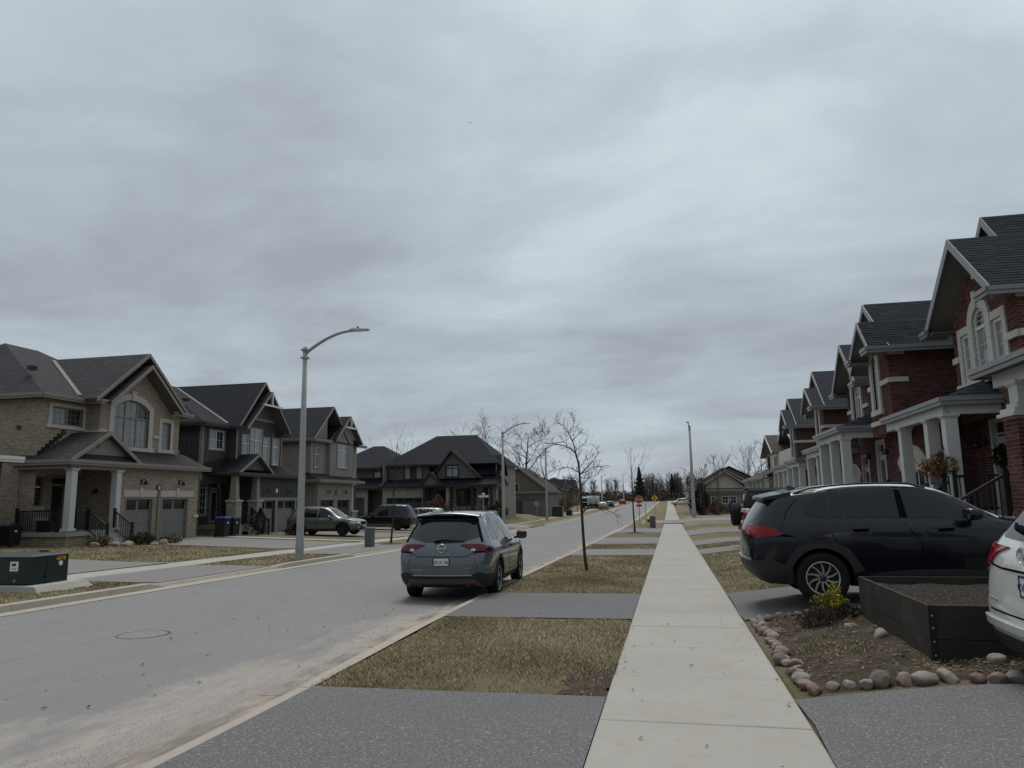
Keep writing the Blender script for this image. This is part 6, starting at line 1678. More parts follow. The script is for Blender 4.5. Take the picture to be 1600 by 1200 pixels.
	def plate(s, y, z, text, w=.30, hh=.15, ax='B'):
		q, n, d = s.hit(ax, y, z); sx = 1 if ax == 'F' else -1; x = q.x + sx * .008
		mb = MB(); mb.box(x - .006, x + .006, y - w / 2, y + w / 2, z - hh / 2, z + hh / 2); p = mb.build('licence_plate', M['plate_white'], s.root)
		mb = MB(); ring(mb, Fr((x, y + w / 2), (0, -1)) if ax == 'B' else Fr((x, y - w / 2), (0, 1)), rect(-.006, w + .006, z - hh / 2 - .006, z + hh / 2 + .006), rect(.008, w - .008, z - hh / 2 + .008, z + hh / 2 - .008), -.004, .010); mb.build('plate_frame', M['plastic'], p)
		if text:
			s.letters(text, (x + sx * .0065, y, z - .01), .085, M['plate_blue'], ax, p)
		return p
	def letters(s, text, pos, size, mat, ax='B', parent=None, spacing=1.0, depth=.003, name='lettering'):
		# readable from behind ('B'): text x axis -> -y ; from the front ('F'): +y
		sx = 1 if ax == 'F' else -1
		Mx = Matrix(((0, 0, sx, pos[0]), (sx, 0, 0, pos[1]), (0, 1, 0, pos[2]), (0, 0, 0, 1)))
		return text_mesh(name, text, size, mat, parent or s.root, Mx, depth, spacing)

def ring_pts(x, w, zb, zbelt, yr, ze, zc, xt=None, hood=False, zmid=None):
	"""half ring: bottom centre to roof centre. xt: x of the upper points when the pillar leans"""
	xt = x if xt is None else xt; xm = (x + xt) / 2
	zm = zmid or (zb + (zbelt - zb) * .52)
	return [(x, 0, zb), (x, .45 * w, zb), (x, .86 * w, zb), (x, .975 * w, zb + .12), (x, w, zm), (x, .985 * w, zbelt - .11), (x + (xt - x) * .15, .93 * w, zbelt), (xt, yr, ze), (xt, yr * .55, zc - .012), (xt, 0, zc)]

def suv_stations(L, W, zb, belt, roof, rear, hood_z=1.0, cowl=3.35, header=2.65, yr=.60, edge=.075, d_end=.55, rd=0):
	"""rear: dict of x for the tail profile by ring index 2..9 with y and z"""
	S = [rear]
	S.append(ring_pts(.34, W * .985, zb, belt + .02, yr * .98, roof - edge - .03 - rd, roof - .035 - rd, d_end + .18))
	S.append(ring_pts(.95, W, zb - .01, belt + .01, yr * 1.02, roof - edge - rd * .4, roof - .008 - rd * .4, 1.15))
	S.append(ring_pts(1.65, W, zb - .02, belt, yr * 1.03, roof - edge + .005, roof))
	S.append(ring_pts(2.25, W, zb - .02, belt - .01, yr * 1.02, roof - edge, roof - .01))
	S.append(ring_pts(2.75, W, zb - .02, belt - .02, yr * .98, roof - edge - .03, roof - .045, header))
	S.append(ring_pts(3.15, W * .995, zb - .02, belt - .03, yr * 1.1, (roof + hood_z) / 2 - .03, (roof + hood_z) / 2 + .03, (header + cowl) / 2 + .02))
	S.append(ring_pts(3.45, W * .985, zb - .02, belt - .045, W * .80, hood_z + .015, hood_z + .05, cowl + .06))
	S.append(ring_pts(3.9, W * .98, zb, hood_z - .035, W * .72, hood_z - .005, hood_z + .025))
	S.append(ring_pts(L - .33, W * .95, zb, hood_z - .12, W * .66, hood_z - .09, hood_z - .055))
	f = [(L - .16, 0, zb + .02), (L - .16, .4 * W, zb + .02), (L - .22, .72 * W, zb + .03), (L - .10, .80 * W, zb + .16), (L - .06, .84 * W, .55), (L - .09, .83 * W, hood_z - .27), (L - .15, .79 * W, hood_z - .18), (L - .24, .66 * W, hood_z - .13), (L - .19, .36 * W, hood_z - .115), (L - .17, 0, hood_z - .11)]
	S.append(f)
	return S

# ---------------------------------------------------------------- blue-grey SUV at the kerb
def rogue_tail(zb, roof, W):
	return [(.20, 0, zb), (.20, .40, zb), (.20, .70, zb + .02), (.05, .80, .40), (.02, .845, .66), (.06, .835, .95), (.12, .79, 1.07), (.47, .575, roof - .13), (.42, .33, roof - .07), (.41, 0, roof - .055)]
RX, RY = -4.17, 13.38
rz_ = road_z(RX, 14)
c = Car('parked_car', 'blue grey crossover parked at the right kerb, seen from behind', (RX, RY, rz_ + .004), rad(92.6), M['paint_bluegrey'],
		suv_stations(4.65, .92, .25, 1.03, 1.665, rogue_tail(.25, 1.665, .92), hood_z=1.02, cowl=3.4, header=2.7, d_end=.44), -.10, .14, [(1.0, .355), (3.705, .355)], .355, level=3)
P_, GL, TG_ = M['plastic'], M['car_glass'], M['car_glass_tint']
# side glass
sg = smooth_poly([(.62, 1.12), (.95, 1.09), (1.9, 1.06), (2.9, 1.04), (3.22, 1.05), (2.75, 1.42), (2.45, 1.53), (1.9, 1.575), (1.3, 1.57), (.86, 1.50)], 2)
def cutx(poly, a, b):
	"""clip a polygon to a<=x<=b"""
	def clip(P, f, x0):
		out = []
		for i in range(len(P)):
			p, q = P[i], P[(i + 1) % len(P)]
			if f(p[0]): out.append(p)
			if f(p[0]) != f(q[0]): t = (x0 - p[0]) / (q[0] - p[0]); out.append((x0, p[1] + (q[1] - p[1]) * t))
		return out
	return clip(clip(poly, lambda x: x >= a, a), lambda x: x <= b, b)
for nm, a, b in (('quarter_window', 0, 1.12), ('rear_window', 1.17, 2.05), ('front_window', 2.13, 4)): c.patch(nm, cutx(sg, a, b), 'R', M['car_glass_side'], .004, mirror=True)
c.patch('window_trim', ribbon(smooth_poly([(.56, 1.12), (.84, 1.525), (1.3, 1.60), (1.9, 1.605), (2.5, 1.56), (2.8, 1.43), (3.3, 1.05)], 2, False), .024), 'R', M['trim_sky_glint'], .006, mirror=True)
c.patch('windscreen', [(2.78, -.50), (3.38, -.66), (3.42, 0), (3.38, .66), (2.78, .50), (2.74, 0)], 'T', GL, .003)
# rear glass, spoiler, lamps
c.patch('rear_screen', smooth_poly([(-.70, 1.09), (.70, 1.09), (.60, 1.44), (.52, 1.50), (-.52, 1.50), (-.60, 1.44)], 1), 'B', GL, .004)
c.patch('rear_pillar_trim', [(.71, 1.09), (.75, 1.09), (.585, 1.50), (.54, 1.50)], 'B', M['gap'], .006, mirror=True)
sp = MB()
n_ = 12; pts = []
for k in range(n_ + 1):
	y = -.62 + 1.24 * k / n_; e = (y / .62) ** 2
	pts.append((y, .30 + .07 * e, 1.595 - .06 * e, .62, 1.648 - .05 * e))
vs = []
for y, x0, z0, x1, z1 in pts: vs += [(x0, y, z0), (x0 + .01, y, z0 + .028), (x1, y, z1 + .006), (x1, y, z1 - .06)]
fs = []
for k in range(n_):
	for i in range(4): fs.append((k * 4 + i, k * 4 + (i + 1) % 4, (k + 1) * 4 + (i + 1) % 4, (k + 1) * 4 + i))
sp.add(vs, fs, True); sp.add(vs[:4], [(0, 1, 2, 3)]); sp.add(vs[-4:], [(0, 1, 2, 3)])
spo = sp.build('spoiler', M['paint_bluegrey'], c.root); 
mb = MB(); mb.box(.31, .33, -.14, .14, 1.578, 1.594); mb.build('brake_light', M['lamp_red'], spo)
mb = MB(); mb.add([(.36, -.58, 1.52), (.36, .58, 1.52), (.33, .58, 1.575), (.33, -.58, 1.575)], [(0, 1, 2, 3)]); mb.build('spoiler_underside', M['gap'], spo)
lamp = [(.80, .91), (.80, 1.02), (.70, 1.055), (.40, 1.055), (.33, 1.04), (.52, .96), (.60, .915)]
c.patch('tail_lamp', lamp, 'B', M['lamp_red_dark'], .012, mirror=True)
c.patch('lamp_lens', [(.53, .935), (.62, .935), (.62, .975), (.55, .975)], 'B', M['lamp_clear'], .015, mirror=True)
c.patch('lamp_surround', [(.82, .905), (.60, .90), (.60, .925), (.80, .93)], 'B', M['gap'], .013, mirror=True)
c.patch('tail_lamp', [(.03, .93), (.36, .90), (.44, .945), (.40, .985), (.03, 1.025)], 'R', M['lamp_red_dark'], .010, mirror=True)
c.patch('lamp_surround', [(.12, .945), (.36, .925), (.38, .95), (.12, .968)], 'R', M['gap'], .012, mirror=True)
# tailgate lines
c.seam([(-.60, .905), (-.45, .835), (0, .83), (.45, .835), (.60, .905)], 'B', .014); c.seam([(.60, .9), (.655, .62), (.62, .50)], 'B', .01); c.seam([(-.60, .9), (-.655, .62), (-.62, .50)], 'B', .01)
c.patch('number_recess', [(-.24, .83), (-.22, .655), (.22, .655), (.24, .83)], 'B', M['paint_bluegrey'], .002)
c.plate(0, .745, 'DELK 085')
c.letters('ROGUE', (c.hit('B', 0, .872)[0].x - .008, 0, .882), .065, M['alloy'], 'B', spacing=1.9)
mb = MB(); q = c.hit('B', 0, .985)[0]
mb.lathe([(.075, -.008), (.085, 0), (.075, .004), (.066, 0), (.066, -.008)], (0, 0, 0), 'x', 28); em = MB()
em.add([(q.x - .028 - p[0], p[1], q.z + p[2]) for p in mb.v], mb.f, True); em.box(q.x - .034, q.x - .02, -.10, .10, q.z - .013, q.z + .013); em.build('emblem', M['alloy'], c.root)
c.letters('SV  AWD', (c.hit('B', -.46, .63)[0].x - .003, -.46, .63), .04, M['alloy'], 'B')
c.patch('dealer_badge', [(.36, .595), (.56, .595), (.56, .605), (.36, .605)], 'B', M['alloy'], .004)
mb = MB(); q0 = c.hit('B', -.02, 1.10)[0]; q1 = c.hit('B', -.42, 1.115)[0]; q2 = c.hit('B', .16, 1.10)[0]; mb.tube([(q2.x - .03, .16, 1.105), (q0.x - .04, -.02, 1.13), (q1.x - .03, -.42, 1.11)], [.02, .018, .006], 6); mb.build('wiper', M['gap'], c.root)
# bumper
c.patch('bumper_lower', [(-.83, .32), (-.80, .52), (-.70, .56), (-.50, .505), (.50, .505), (.70, .56), (.80, .52), (.83, .32), (.7, .24), (-.7, .24)], 'B', P_, .006)
c.patch('bumper_strip', [(-.56, .495), (.56, .495), (.56, .51), (-.56, .51)], 'B', M['alloy'], .012)
c.patch('skid_plate', [(-.74, .30), (-.62, .43), (.62, .43), (.74, .30), (.55, .345), (-.55, .345)], 'B', M['plastic_grey'], .016)
c.patch('reflector', [(.42, .335), (.62, .335), (.62, .36), (.42, .36)], 'B', M['lamp_red'], .02, mirror=True)
mb = MB(); mb.box(.12, .3, -.10, .04, .565, .60); mb.build('handle', M['gap'], c.root)
# sides
for xw in (1.0, 3.705): c.patch('wheel_arch_trim', sector(xw, .355, .405, .475, -12, 192, 24), 'R', P_, .012, mirror=True)
c.patch('sill_cladding', [(1.47, .26), (3.24, .26), (3.26, .43), (1.45, .43)], 'R', P_, .014, mirror=True)
c.patch('sill_strip', [(1.5, .40), (3.2, .385), (3.2, .41), (1.5, .43)], 'R', M['alloy'], .018, mirror=True)
c.patch('rear_cladding', [(.08, .3), (.6, .3), (.57, .5), (.1, .52)], 'R', P_, .010, mirror=True)
for pts in ([(1.25, 1.08), (1.27, .80), (1.42, .50)], [(2.09, 1.06), (2.07, .7), (2.10, .43)], [(3.24, 1.05), (3.20, .85), (3.28, .45)]): c.seam(pts); c.seam(pts, 'L')
for x in (1.45, 2.3):
	for ax in 'RL': c.patch('door_handle', [(x, .915), (x + .22, .93), (x + .22, .955), (x, .945)], ax, M['paint_bluegrey'], .025, .01)
	c.patch('handle_recess', [(x + .02, .88), (x + .2, .89), (x + .2, .93), (x + .02, .92)], 'R', M['gap'], .003)
c.patch('fuel_flap', sector(.72, .80, 0.0, .085, 0, 359, 16)[:17], 'R', M['paint_bluegrey'], .003)
c.mirror(2.98, 1.10, .93, M['lamp_black'], sz=(.09, .115, .09)); c.rails(.75, 2.6, .60, M['alloy']); c.fin(.85, M['lamp_black'])
c.patch('head_lamp', [(4.1, .82), (4.5, .78), (4.52, .86), (4.15, .90)], 'R', M['lamp_clear'], .006, mirror=True)
c.wheel((-1, 1), 5, M['alloy'], None, .66, double=True)
mb = MB(); mb.tube([(.12, -.45, .30), (.3, -.45, .30)], .03, 8); mb.tube([(.12, .45, .30), (.3, .45, .30)], .03, 8); mb.build('exhaust', M['alloy_dark'], c.root)
ROGUE = c

# ---------------------------------------------------------------- black SUV on the driveway
def rav_tail(zb, roof):
	return [(.22, 0, zb), (.22, .40, zb), (.22, .70, zb + .02), (.06, .80, .42), (.03, .845, .62), (.05, .84, .98), (.10, .80, 1.12), (.36, .61, roof - .17), (.34, .34, roof - .12), (.33, 0, roof - .105)]
VX, VY = 1.10, 12.30
zg = GG(2.3, 11.6) + .02
c = Car('parked_car', 'black SUV parked across the driveway beside the garden bed', (VX, VY, zg + .01), rad(0), M['paint_black'],
		suv_stations(4.6, .925, .26, 1.17, 1.70, rav_tail(.26, 1.70), hood_z=1.13, cowl=3.35, header=2.62, d_end=.40, yr=.635, edge=.06, rd=.06), -.08, .12, [(.98, .362), (3.67, .362)], .362, level=3)
sg = smooth_poly([(.72, 1.215), (1.3, 1.205), (2.4, 1.19), (3.05, 1.18), (3.30, 1.185), (2.86, 1.46), (2.46, 1.60), (1.8, 1.635), (1.3, 1.615), (1.02, 1.55)], 2)
for nm, a, b in (('quarter_window', 0, 1.13), ('rear_vent_window', 1.165, 1.33), ('rear_window', 1.355, 2.06), ('front_window', 2.16, 4)): c.patch(nm, cutx(sg, a, b), 'R', TG_, .004, mirror=True)
c.patch('window_trim', ribbon(smooth_poly([(.98, 1.575), (1.3, 1.645), (1.8, 1.665), (2.48, 1.63), (2.9, 1.475), (3.34, 1.185)], 2, False), .026), 'R', M['trim_sky_glint'], .008, mirror=True)
c.patch('pillar_trim', [(2.06, 1.195), (2.16, 1.195), (2.14, 1.625), (2.06, 1.63)], 'R', M['gap'], .003, mirror=True)
c.patch('windscreen', [(2.62, -.52), (3.34, -.68), (3.38, 0), (3.34, .68), (2.62, .52), (2.6, 0)], 'T', GL, .003)
c.patch('rear_screen', smooth_poly([(-.70, 1.12), (.70, 1.12), (.60, 1.46), (.5, 1.52), (-.5, 1.52), (-.6, 1.46)], 1), 'B', GL, .004)
# spoiler: long lip, pale where it mirrors the sky
vs = []
for k in range(n_ + 1):
	y = -.64 + 1.28 * k / n_; e_ = (y / .64) ** 2
	vs += [(.20 + .05 * e_, y, 1.50 - .03 * e_), (.21 + .05 * e_, y, 1.535 - .03 * e_), (.66, y, 1.632 - .05 * e_), (.66, y, 1.55 - .05 * e_)]
fs = []
for k in range(n_):
	for i in range(4): fs.append((k * 4 + i, k * 4 + (i + 1) % 4, (k + 1) * 4 + (i + 1) % 4, (k + 1) * 4 + i))
sp = MB(); sp.add(vs, fs, True); sp.add(vs[:4], [(0, 1, 2, 3)]); sp.add(vs[-4:], [(0, 1, 2, 3)]); sp.build('spoiler', M['paint_black'], c.root)
for ax in ('B',):
	c.patch('tail_lamp', [(.80, .95), (.80, 1.04), (.66, 1.07), (.36, 1.06), (.36, 1.0), (.6, .97)], 'B', M['lamp_red'], .012, mirror=True)
c.patch('tail_lamp', [(.02, 1.0), (.04, 1.095), (.34, 1.075), (.47, .985), (.40, .955), (.24, .965), (.14, .925)], 'R', M['lamp_red'], .014, mirror=True)
c.patch('lamp_surround', [(.30, .95), (.42, .945), (.66, .935), (.5, .98), (.40, .955)], 'R', M['gap'], .012, mirror=True)
c.patch('bumper_cladding', [(.05, .30), (.62, .27), (.585, .44), (.50, .54), (.30, .62), (.08, .60)], 'R', P_, .012, mirror=True)
c.patch('bumper_lower', [(-.82, .30), (-.80, .6), (.80, .6), (.82, .30), (.7, .27), (-.7, .27)], 'B', P_, .012)
c.patch('bumper_strip', [(-.7, .60), (.7, .60), (.7, .63), (-.7, .63)], 'B', M['alloy'], .014)
for xw in (.98, 3.67):
	R_ = [(xw - .52, .30), (xw - .47, .60), (xw - .33, .80), (xw - .16, .85), (xw + .20, .85), (xw + .36, .78), (xw + .50, .58), (xw + .56, .48)]
	inn = [(xw + .425 * math.cos(rad(a)), .362 + .425 * math.sin(rad(a))) for a in range(10, 195, 12)]
	c.patch('wheel_arch_trim', R_ + inn[::1], 'R', P_, .016, mirror=True)
c.patch('sill_cladding', [(1.5, .29), (3.17, .29), (3.18, .50), (2.2, .49), (1.75, .45), (1.52, .38)], 'R', P_, .016, mirror=True)
for pts in ([(1.165, 1.13), (1.15, .95), (1.28, .78), (1.50, .52)], [(2.11, 1.12), (2.30, .85), (2.34, .5)], [(3.30, 1.12), (3.40, .9), (3.36, .5)], [(.72, 1.62), (.70, 1.45), (.56, 1.30), (.48, 1.10)]): c.seam(pts); c.seam(pts, 'L')
for x in (1.40, 2.50):
	for ax in 'RL': c.patch('door_handle', [(x, 1.04), (x + .26, 1.05), (x + .26, 1.077), (x, 1.07)], ax, M['paint_black'], .028, .01)
	c.patch('handle_recess', [(x + .03, 1.0), (x + .23, 1.01), (x + .23, 1.05), (x + .03, 1.045)], 'R', M['gap'], .003)
c.mirror(2.94, 1.24, .93, M['paint_black'], sz=(.10, .115, .085)); c.rails(.7, 2.5, .60, M['paint_black'], .045); c.fin(.78, M['paint_black'])
c.wheel((-1, 1), 10, M['alloy'], M['alloy_dark'], .65, curved=.28, tw=.22)
c.patch('mud_flap', [(.50, .20), (.58, .20), (.57, .40), (.50, .42)], 'R', P_, .02, mirror=True)
for pts in ([(.5, .72), (1.2, .86), (2.4, .82), (3.3, .70)],): pass
RAV = c

# ---------------------------------------------------------------- white SUV at the right edge
def high_tail(zb, roof):
	return [(.14, 0, zb), (.14, .42, zb), (.14, .80, zb + .01), (.04, .87, .36), (.02, .90, .58), (.09, .885, 1.0), (.15, .84, 1.12), (.52, .63, roof - .13), (.46, .36, roof - .07), (.45, 0, roof - .055)]
HX, HY = 2.56, 6.38
c = Car('parked_car', 'white SUV cut off by the right edge, rear with red lamp towards the pavement', (HX, HY, GG(3, 6.6) - .03), rad(0), M['paint_white'],
		suv_stations(4.85, .965, .22, 1.12, 1.73, high_tail(.22, 1.73), hood_z=1.10, cowl=3.45, header=2.7, d_end=.5, yr=.65), -.07, .12, [(1.02, .375), (3.8, .375)], .375, level=3, W=.965)
sg = smooth_poly([(.7, 1.17), (1.9, 1.14), (3.2, 1.13), (2.8, 1.48), (2.4, 1.61), (1.6, 1.64), (1.0, 1.58)], 2)
for nm, a, b in (('quarter_window', 0, 1.2), ('rear_window', 1.25, 2.15), ('front_window', 2.23, 4)): c.patch(nm, cutx(sg, a, b), 'R', TG_, .004, mirror=True)
c.patch('windscreen', [(2.75, -.55), (3.42, -.7), (3.45, 0), (3.42, .7), (2.75, .55)], 'T', GL, .003)
c.patch('rear_screen', smooth_poly([(-.74, 1.16), (0, 1.13), (.74, 1.16), (.66, 1.45), (.56, 1.54), (-.56, 1.54), (-.66, 1.45)], 1), 'B', GL, .004)
mb = MB(); q0 = c.hit('B', .0, 1.17)[0]; q1 = c.hit('B', .40, 1.27)[0]; mb.tube([(q0.x - .03, 0, 1.2), (q0.x - .05, .12, 1.24), (q1.x - .03, .40, 1.27)], [.03, .026, .008], 6); mb.build('wiper', M['gap'], c.root)
vs = []
for k in range(n_ + 1):
	y = -.68 + 1.36 * k / n_; e_ = (y / .68) ** 2
	vs += [(.34 + .05 * e_, y, 1.60 - .03 * e_), (.35 + .05 * e_, y, 1.63 - .03 * e_), (.72, y, 1.712 - .06 * e_), (.72, y, 1.64 - .06 * e_)]
sp = MB(); sp.add(vs, fs, True); sp.add(vs[:4], [(0, 1, 2, 3)]); sp.add(vs[-4:], [(0, 1, 2, 3)]); sp.build('spoiler', M['paint_white'], c.root)
c.patch('tail_lamp', [(.86, .90), (.87, 1.05), (.80, 1.09), (.70, 1.06), (.72, .93)], 'B', M['lamp_red'], .02, .02, mirror=True)
c.patch('tail_lamp', [(.06, .93), (.30, .98), (.42, 1.07), (.30, 1.10), (.08, 1.08)], 'L', M['lamp_red'], .02, .02, mirror=True)
c.seam([(-.80, .94), (-.4, .915), (.4, .915), (.80, .94)], 'B', .016); c.seam([(.74, .92), (.72, .68), (.60, .58), (-.60, .58), (-.72, .68), (-.74, .92)], 'B', .014); c.seam([(.85, .885), (.74, .90)], 'B', .014)
c.patch('chrome_strip', [(-.34, .925), (.34, .925), (.34, .955), (-.34, .955)], 'B', M['paint_white'], .012)
c.patch('bumper_lower', [(-.88, .24), (-.89, .44), (-.6, .41), (.6, .41), (.89, .44), (.88, .24)], 'B', P_, .016); c.patch('bumper_side', [(.02, .25), (.60, .25), (.58, .43), (.03, .44)], 'L', P_, .016, mirror=True)
c.patch('bumper_step', [(-.82, .46), (.82, .46), (.80, .515), (-.80, .515)], 'B', M['paint_white'], .03, .03)
c.patch('model_badge', [(.42, .655), (.66, .66), (.66, .672), (.42, .667)], 'B', M['alloy'], .004)
c.plate(-.16, .815, 'CVKR 519')
q = c.hit('B', 0, 1.03)[0]
for (ry, rz2, dz) in ((.095, .066, 0), (.05, .028, .026), (.024, .062, 0)):
	mb = MB(); pts = [(q.x - .012, ry * math.cos(a), q.z + dz + rz2 * math.sin(a)) for a in [k * math.pi / 14 for k in range(29)]]; mb.tube(pts, .008, 6, cap=False); mb.build('emblem', M['chrome'], c.root)
for xw in (1.02, 3.8): c.patch('wheel_arch_trim', sector(xw, .375, .425, .48, -8, 188, 20), 'L', P_, .012, mirror=True)
c.wheel((-1, 1), 5, M['alloy'], None, .66, double=True); c.mirror(3.05, 1.2, .97, M['paint_white']); c.rails(.8, 2.6, .64, M['alloy'])
for pts in ([(1.22, 1.13), (1.2, .9), (1.5, .5)], [(2.19, 1.12), (2.25, .5)], [(3.3, 1.12), (3.35, .5)]): c.seam(pts); c.seam(pts, 'L')

# ---------------------------------------------------------------- simpler SUVs further off
def far_suv(label, loc, rz, paint, L=4.65, roof=1.70, glass=None, lights=True, W=.92, group=None, spokes=5, smat=None, cut=True, zt=1.02):
	rear = [(.22, 0, .27), (.22, .4, .27), (.22, .7, .29), (.06, .8, .42), (.03, .845, .64), (.06, .835, .94), (.12, .79, 1.05), (.42, .58, roof - .14), (.36, .33, roof - .075), (.35, 0, roof - .06)]
	c = Car('parked_car', label, loc, rz, paint, suv_stations(L, W, .27, zt, roof, rear, hood_z=1.02, d_end=.42), -.08, .12, [(.98, .36), (L - .95, .36)], .36, level=2, W=W, group=group, arch_cut=cut)
	sg = smooth_poly([(.72, zt + .08), (1.8, zt + .05), (3.18, zt + .02), (2.75, 1.42), (2.4, roof - .12), (1.6, roof - .085), (.98, roof - .15)], 2)
	g = glass or TG_
	for nm, a, b in (('quarter_window', 0, 1.15), ('rear_window', 1.2, 2.06), ('front_window', 2.14, 4)): c.patch(nm, cutx(sg, a, b), 'R', g, .004, h=.12, mirror=True)
	c.patch('windscreen', [(2.75, -.5), (3.36, -.66), (3.4, 0), (3.36, .66), (2.75, .5)], 'T', M['car_glass'], .004, h=.15)
	c.patch('rear_screen', [(-.68, 1.10), (.68, 1.10), (.55, roof - .18), (-.55, roof - .18)], 'B', M['car_glass'], .004, h=.15)
	c.patch('tail_lamp', [(.80, .88), (.80, 1.02), (.58, 1.04), (.58, .92)], 'B', M['lamp_red'], .012, h=.12, mirror=True); c.patch('tail_lamp', [(.04, .9), (.3, .95), (.28, 1.03), (.06, 1.03)], 'R', M['lamp_red'], .012, h=.12, mirror=True)
	c.patch('head_lamp', [(L - .52, .72), (L - .16, .68), (L - .2, .80), (L - .5, .84)], 'R', M['lamp_clear'], .008, h=.12, mirror=True); c.patch('head_lamp', [(.42, .68), (.72, .70), (.70, .82), (.44, .79)], 'F', M['lamp_clear'], .012, h=.12, mirror=True)
	c.patch('grille', smooth_poly([(-.36, .64), (.36, .64), (.40, .80), (-.40, .80)], 1), 'F', M['gap'], .012, h=.12); c.patch('bumper_lower', [(-.72, .30), (.72, .30), (.66, .50), (-.66, .50)], 'F', P_, .012, h=.15)
	c.patch('fog_lamp', sector(.58, .45, 0.0, .06, 0, 359, 10)[:11], 'F', M['lamp_clear'], .018, h=.1, mirror=True)
	for xw in (.98, L - .95): c.patch('wheel_arch_trim', sector(xw, .36, .41, .47, -8, 188, 16), 'R', P_, .012, h=.12, mirror=True)
	c.patch('sill_cladding', [(1.45, .28), (L - 1.42, .28), (L - 1.44, .42), (1.43, .42)], 'R', P_, .014, h=.15, mirror=True)
	for pts in ([(1.2, zt), (1.25, .8), (1.42, .5)], [(2.1, zt), (2.1, .45)], [(3.2, zt), (3.25, .45)]): c.seam(pts)
	for x in (1.4, 2.3): c.patch('door_handle', [(x, .9), (x + .2, .905), (x + .2, .935), (x, .93)], 'R', M['chrome'], .02, h=.15)
	c.mirror(2.95, 1.1, W, paint); c.rails(.8, 2.5, .58, M['alloy'])
	c.wheel((-1, 1), spokes, smat or M['alloy_dark'], None, .64)
	return c
k = far_suv('grey crossover on the driveway behind the nearest street lamp, nose to the street', (-22.55, 41.75, GG(-20, 41) + .02), 0, M['paint_olive'], 4.68, 1.71)
k.plate(0, .56, '', ax='F')
b = far_suv('black van like SUV parked past the grey crossover, tail to the street', (-18.35, 52.2, GG(-20, 52) + .02), rad(180), M['paint_black'], 5.1, 1.86, W=.98)
b.patch('chrome_strip', [(1.3, .40), (3.3, .40), (3.3, .425), (1.3, .425)], 'L', M['chrome'], .02, h=.2)
far_suv('silver car half hidden between the black SUV and the blue grey crossover', (-17.4, 57.0, GG(-20, 57) + .02), rad(180), M['paint_silver'], 4.6, 1.62)

# ---------------------------------------------------------------- off-roader with a soft top behind the black SUV
JX, JY = 2.36, 27.0
jz = GG(4, 27) + .09
j = thing('off_road_car', 'white boxy off-roader with black soft top and tail mounted spare wheel', 'car', (JX, JY, jz), 0)
def rbox(name, x0, x1, y0, y1, z0, z1, mat, parent, bev=.05, tx=0.0, ty=0.0):
	bm = bmesh.new(); bmesh.ops.create_cube(bm, size=1)
	for v in bm.verts:
		t = v.co.z + .5
		v.co = Vector((x0 + (x1 - x0) * (v.co.x + .5), y0 + (y1 - y0) * (v.co.y + .5), z0 + (z1 - z0) * t))
		if t > .5: v.co.x += tx * (1 if v.co.x < (x0 + x1) / 2 else -1); v.co.y += ty * (1 if v.co.y < (y0 + y1) / 2 else -1)
	bmesh.ops.bevel(bm, geom=list(bm.edges), offset=bev, segments=3, affect='EDGES', profile=.5)
	me = bpy.data.meshes.new(name); bm.to_mesh(me); bm.free(); me.polygons.foreach_set('use_smooth', [True] * len(me.polygons))
	me.set_sharp_from_angle(angle=rad(50))
	return link(name, me, mat, parent)
rbox('body', .12, 2.9, -.78, .78, .50, 1.20, M['paint_white'], j, .06); rbox('bonnet', 2.8, 4.2, -.66, .66, .55, 1.18, M['paint_white'], j, .08, ty=.03)
rbox('soft_top', .14, 2.75, -.72, .72, 1.19, 1.86, M['plastic'], j, .07, tx=.10, ty=.08)
top_ = rbox('top_glass', .20, 2.5, -.735, .735, 1.28, 1.68, M['car_glass_tint'], j, .02, tx=.06, ty=.05)
rbox('rear_screen', .115, .3, -.55, .55, 1.28, 1.66, M['car_glass_tint'], j, .02, tx=.05)
for sd in (-1, 1):
	rbox('tail_lamp', .05, .16, sd * .70 - .08, sd * .70 + .08, .78, 1.08, M['lamp_red'], j, .015)
	for x in (.72, 3.35):
		rbox('fender', x - .52, x + .52, sd * .84 - .1, sd * .84 + .1, .74, .86, P_, j, .04)
		mb = MB(); w = bpy.data.objects.new('wheel', None); COL.objects.link(w); w.parent = j; w.location = (x, 0, .39)
		mb.lathe([(.22, sd * .9), (.3, sd * .93), (.37, sd * .91), (.39, sd * .86), (.39, sd * .7), (.35, sd * .66), (.2, sd * .66)], (0, 0, 0), 'y', 28); mb.build('tyre', M['tyre'], w); mb = MB(); mb.lathe([(.23, sd * .9), (.2, sd * .84), (0, sd * .85)], (0, 0, 0), 'y', 20); mb.build('rim', M['alloy_dark'], w)
rbox('rear_bumper', -.02, .2, -.72, .72, .45, .62, P_, j, .03); rbox('hard_top_roof', .2, 2.6, -.6, .6, 1.84, 1.88, P_, j, .01)
sw = bpy.data.objects.new('spare_wheel', None); COL.objects.link(sw); sw.parent = j; sw.location = (-.02, -.05, 1.0)
mb = MB(); mb.lathe([(.2, -.25), (.3, -.28), (.375, -.24), (.395, -.18), (.395, -.04), (.36, .02), (.2, .02)], (0, 0, 0), 'x', 32); mb.build('tyre', M['tyre'], sw); mb = MB(); mb.lathe([(.21, -.25), (.17, -.2), (0, -.2)], (0, 0, 0), 'x', 20); mb.build('rim', M['alloy_dark'], sw)
mb = MB(); mb.box(-.02, .2, -.12, .02, -.05, .05); mb.build('carrier', P_, sw)
mb = MB(); mb.tube([(-.28, -.02, 0), (-.32, -.02, .3), (-.26, -.02, .42)], .03, 6); mb.build('brake_light', P_, sw)
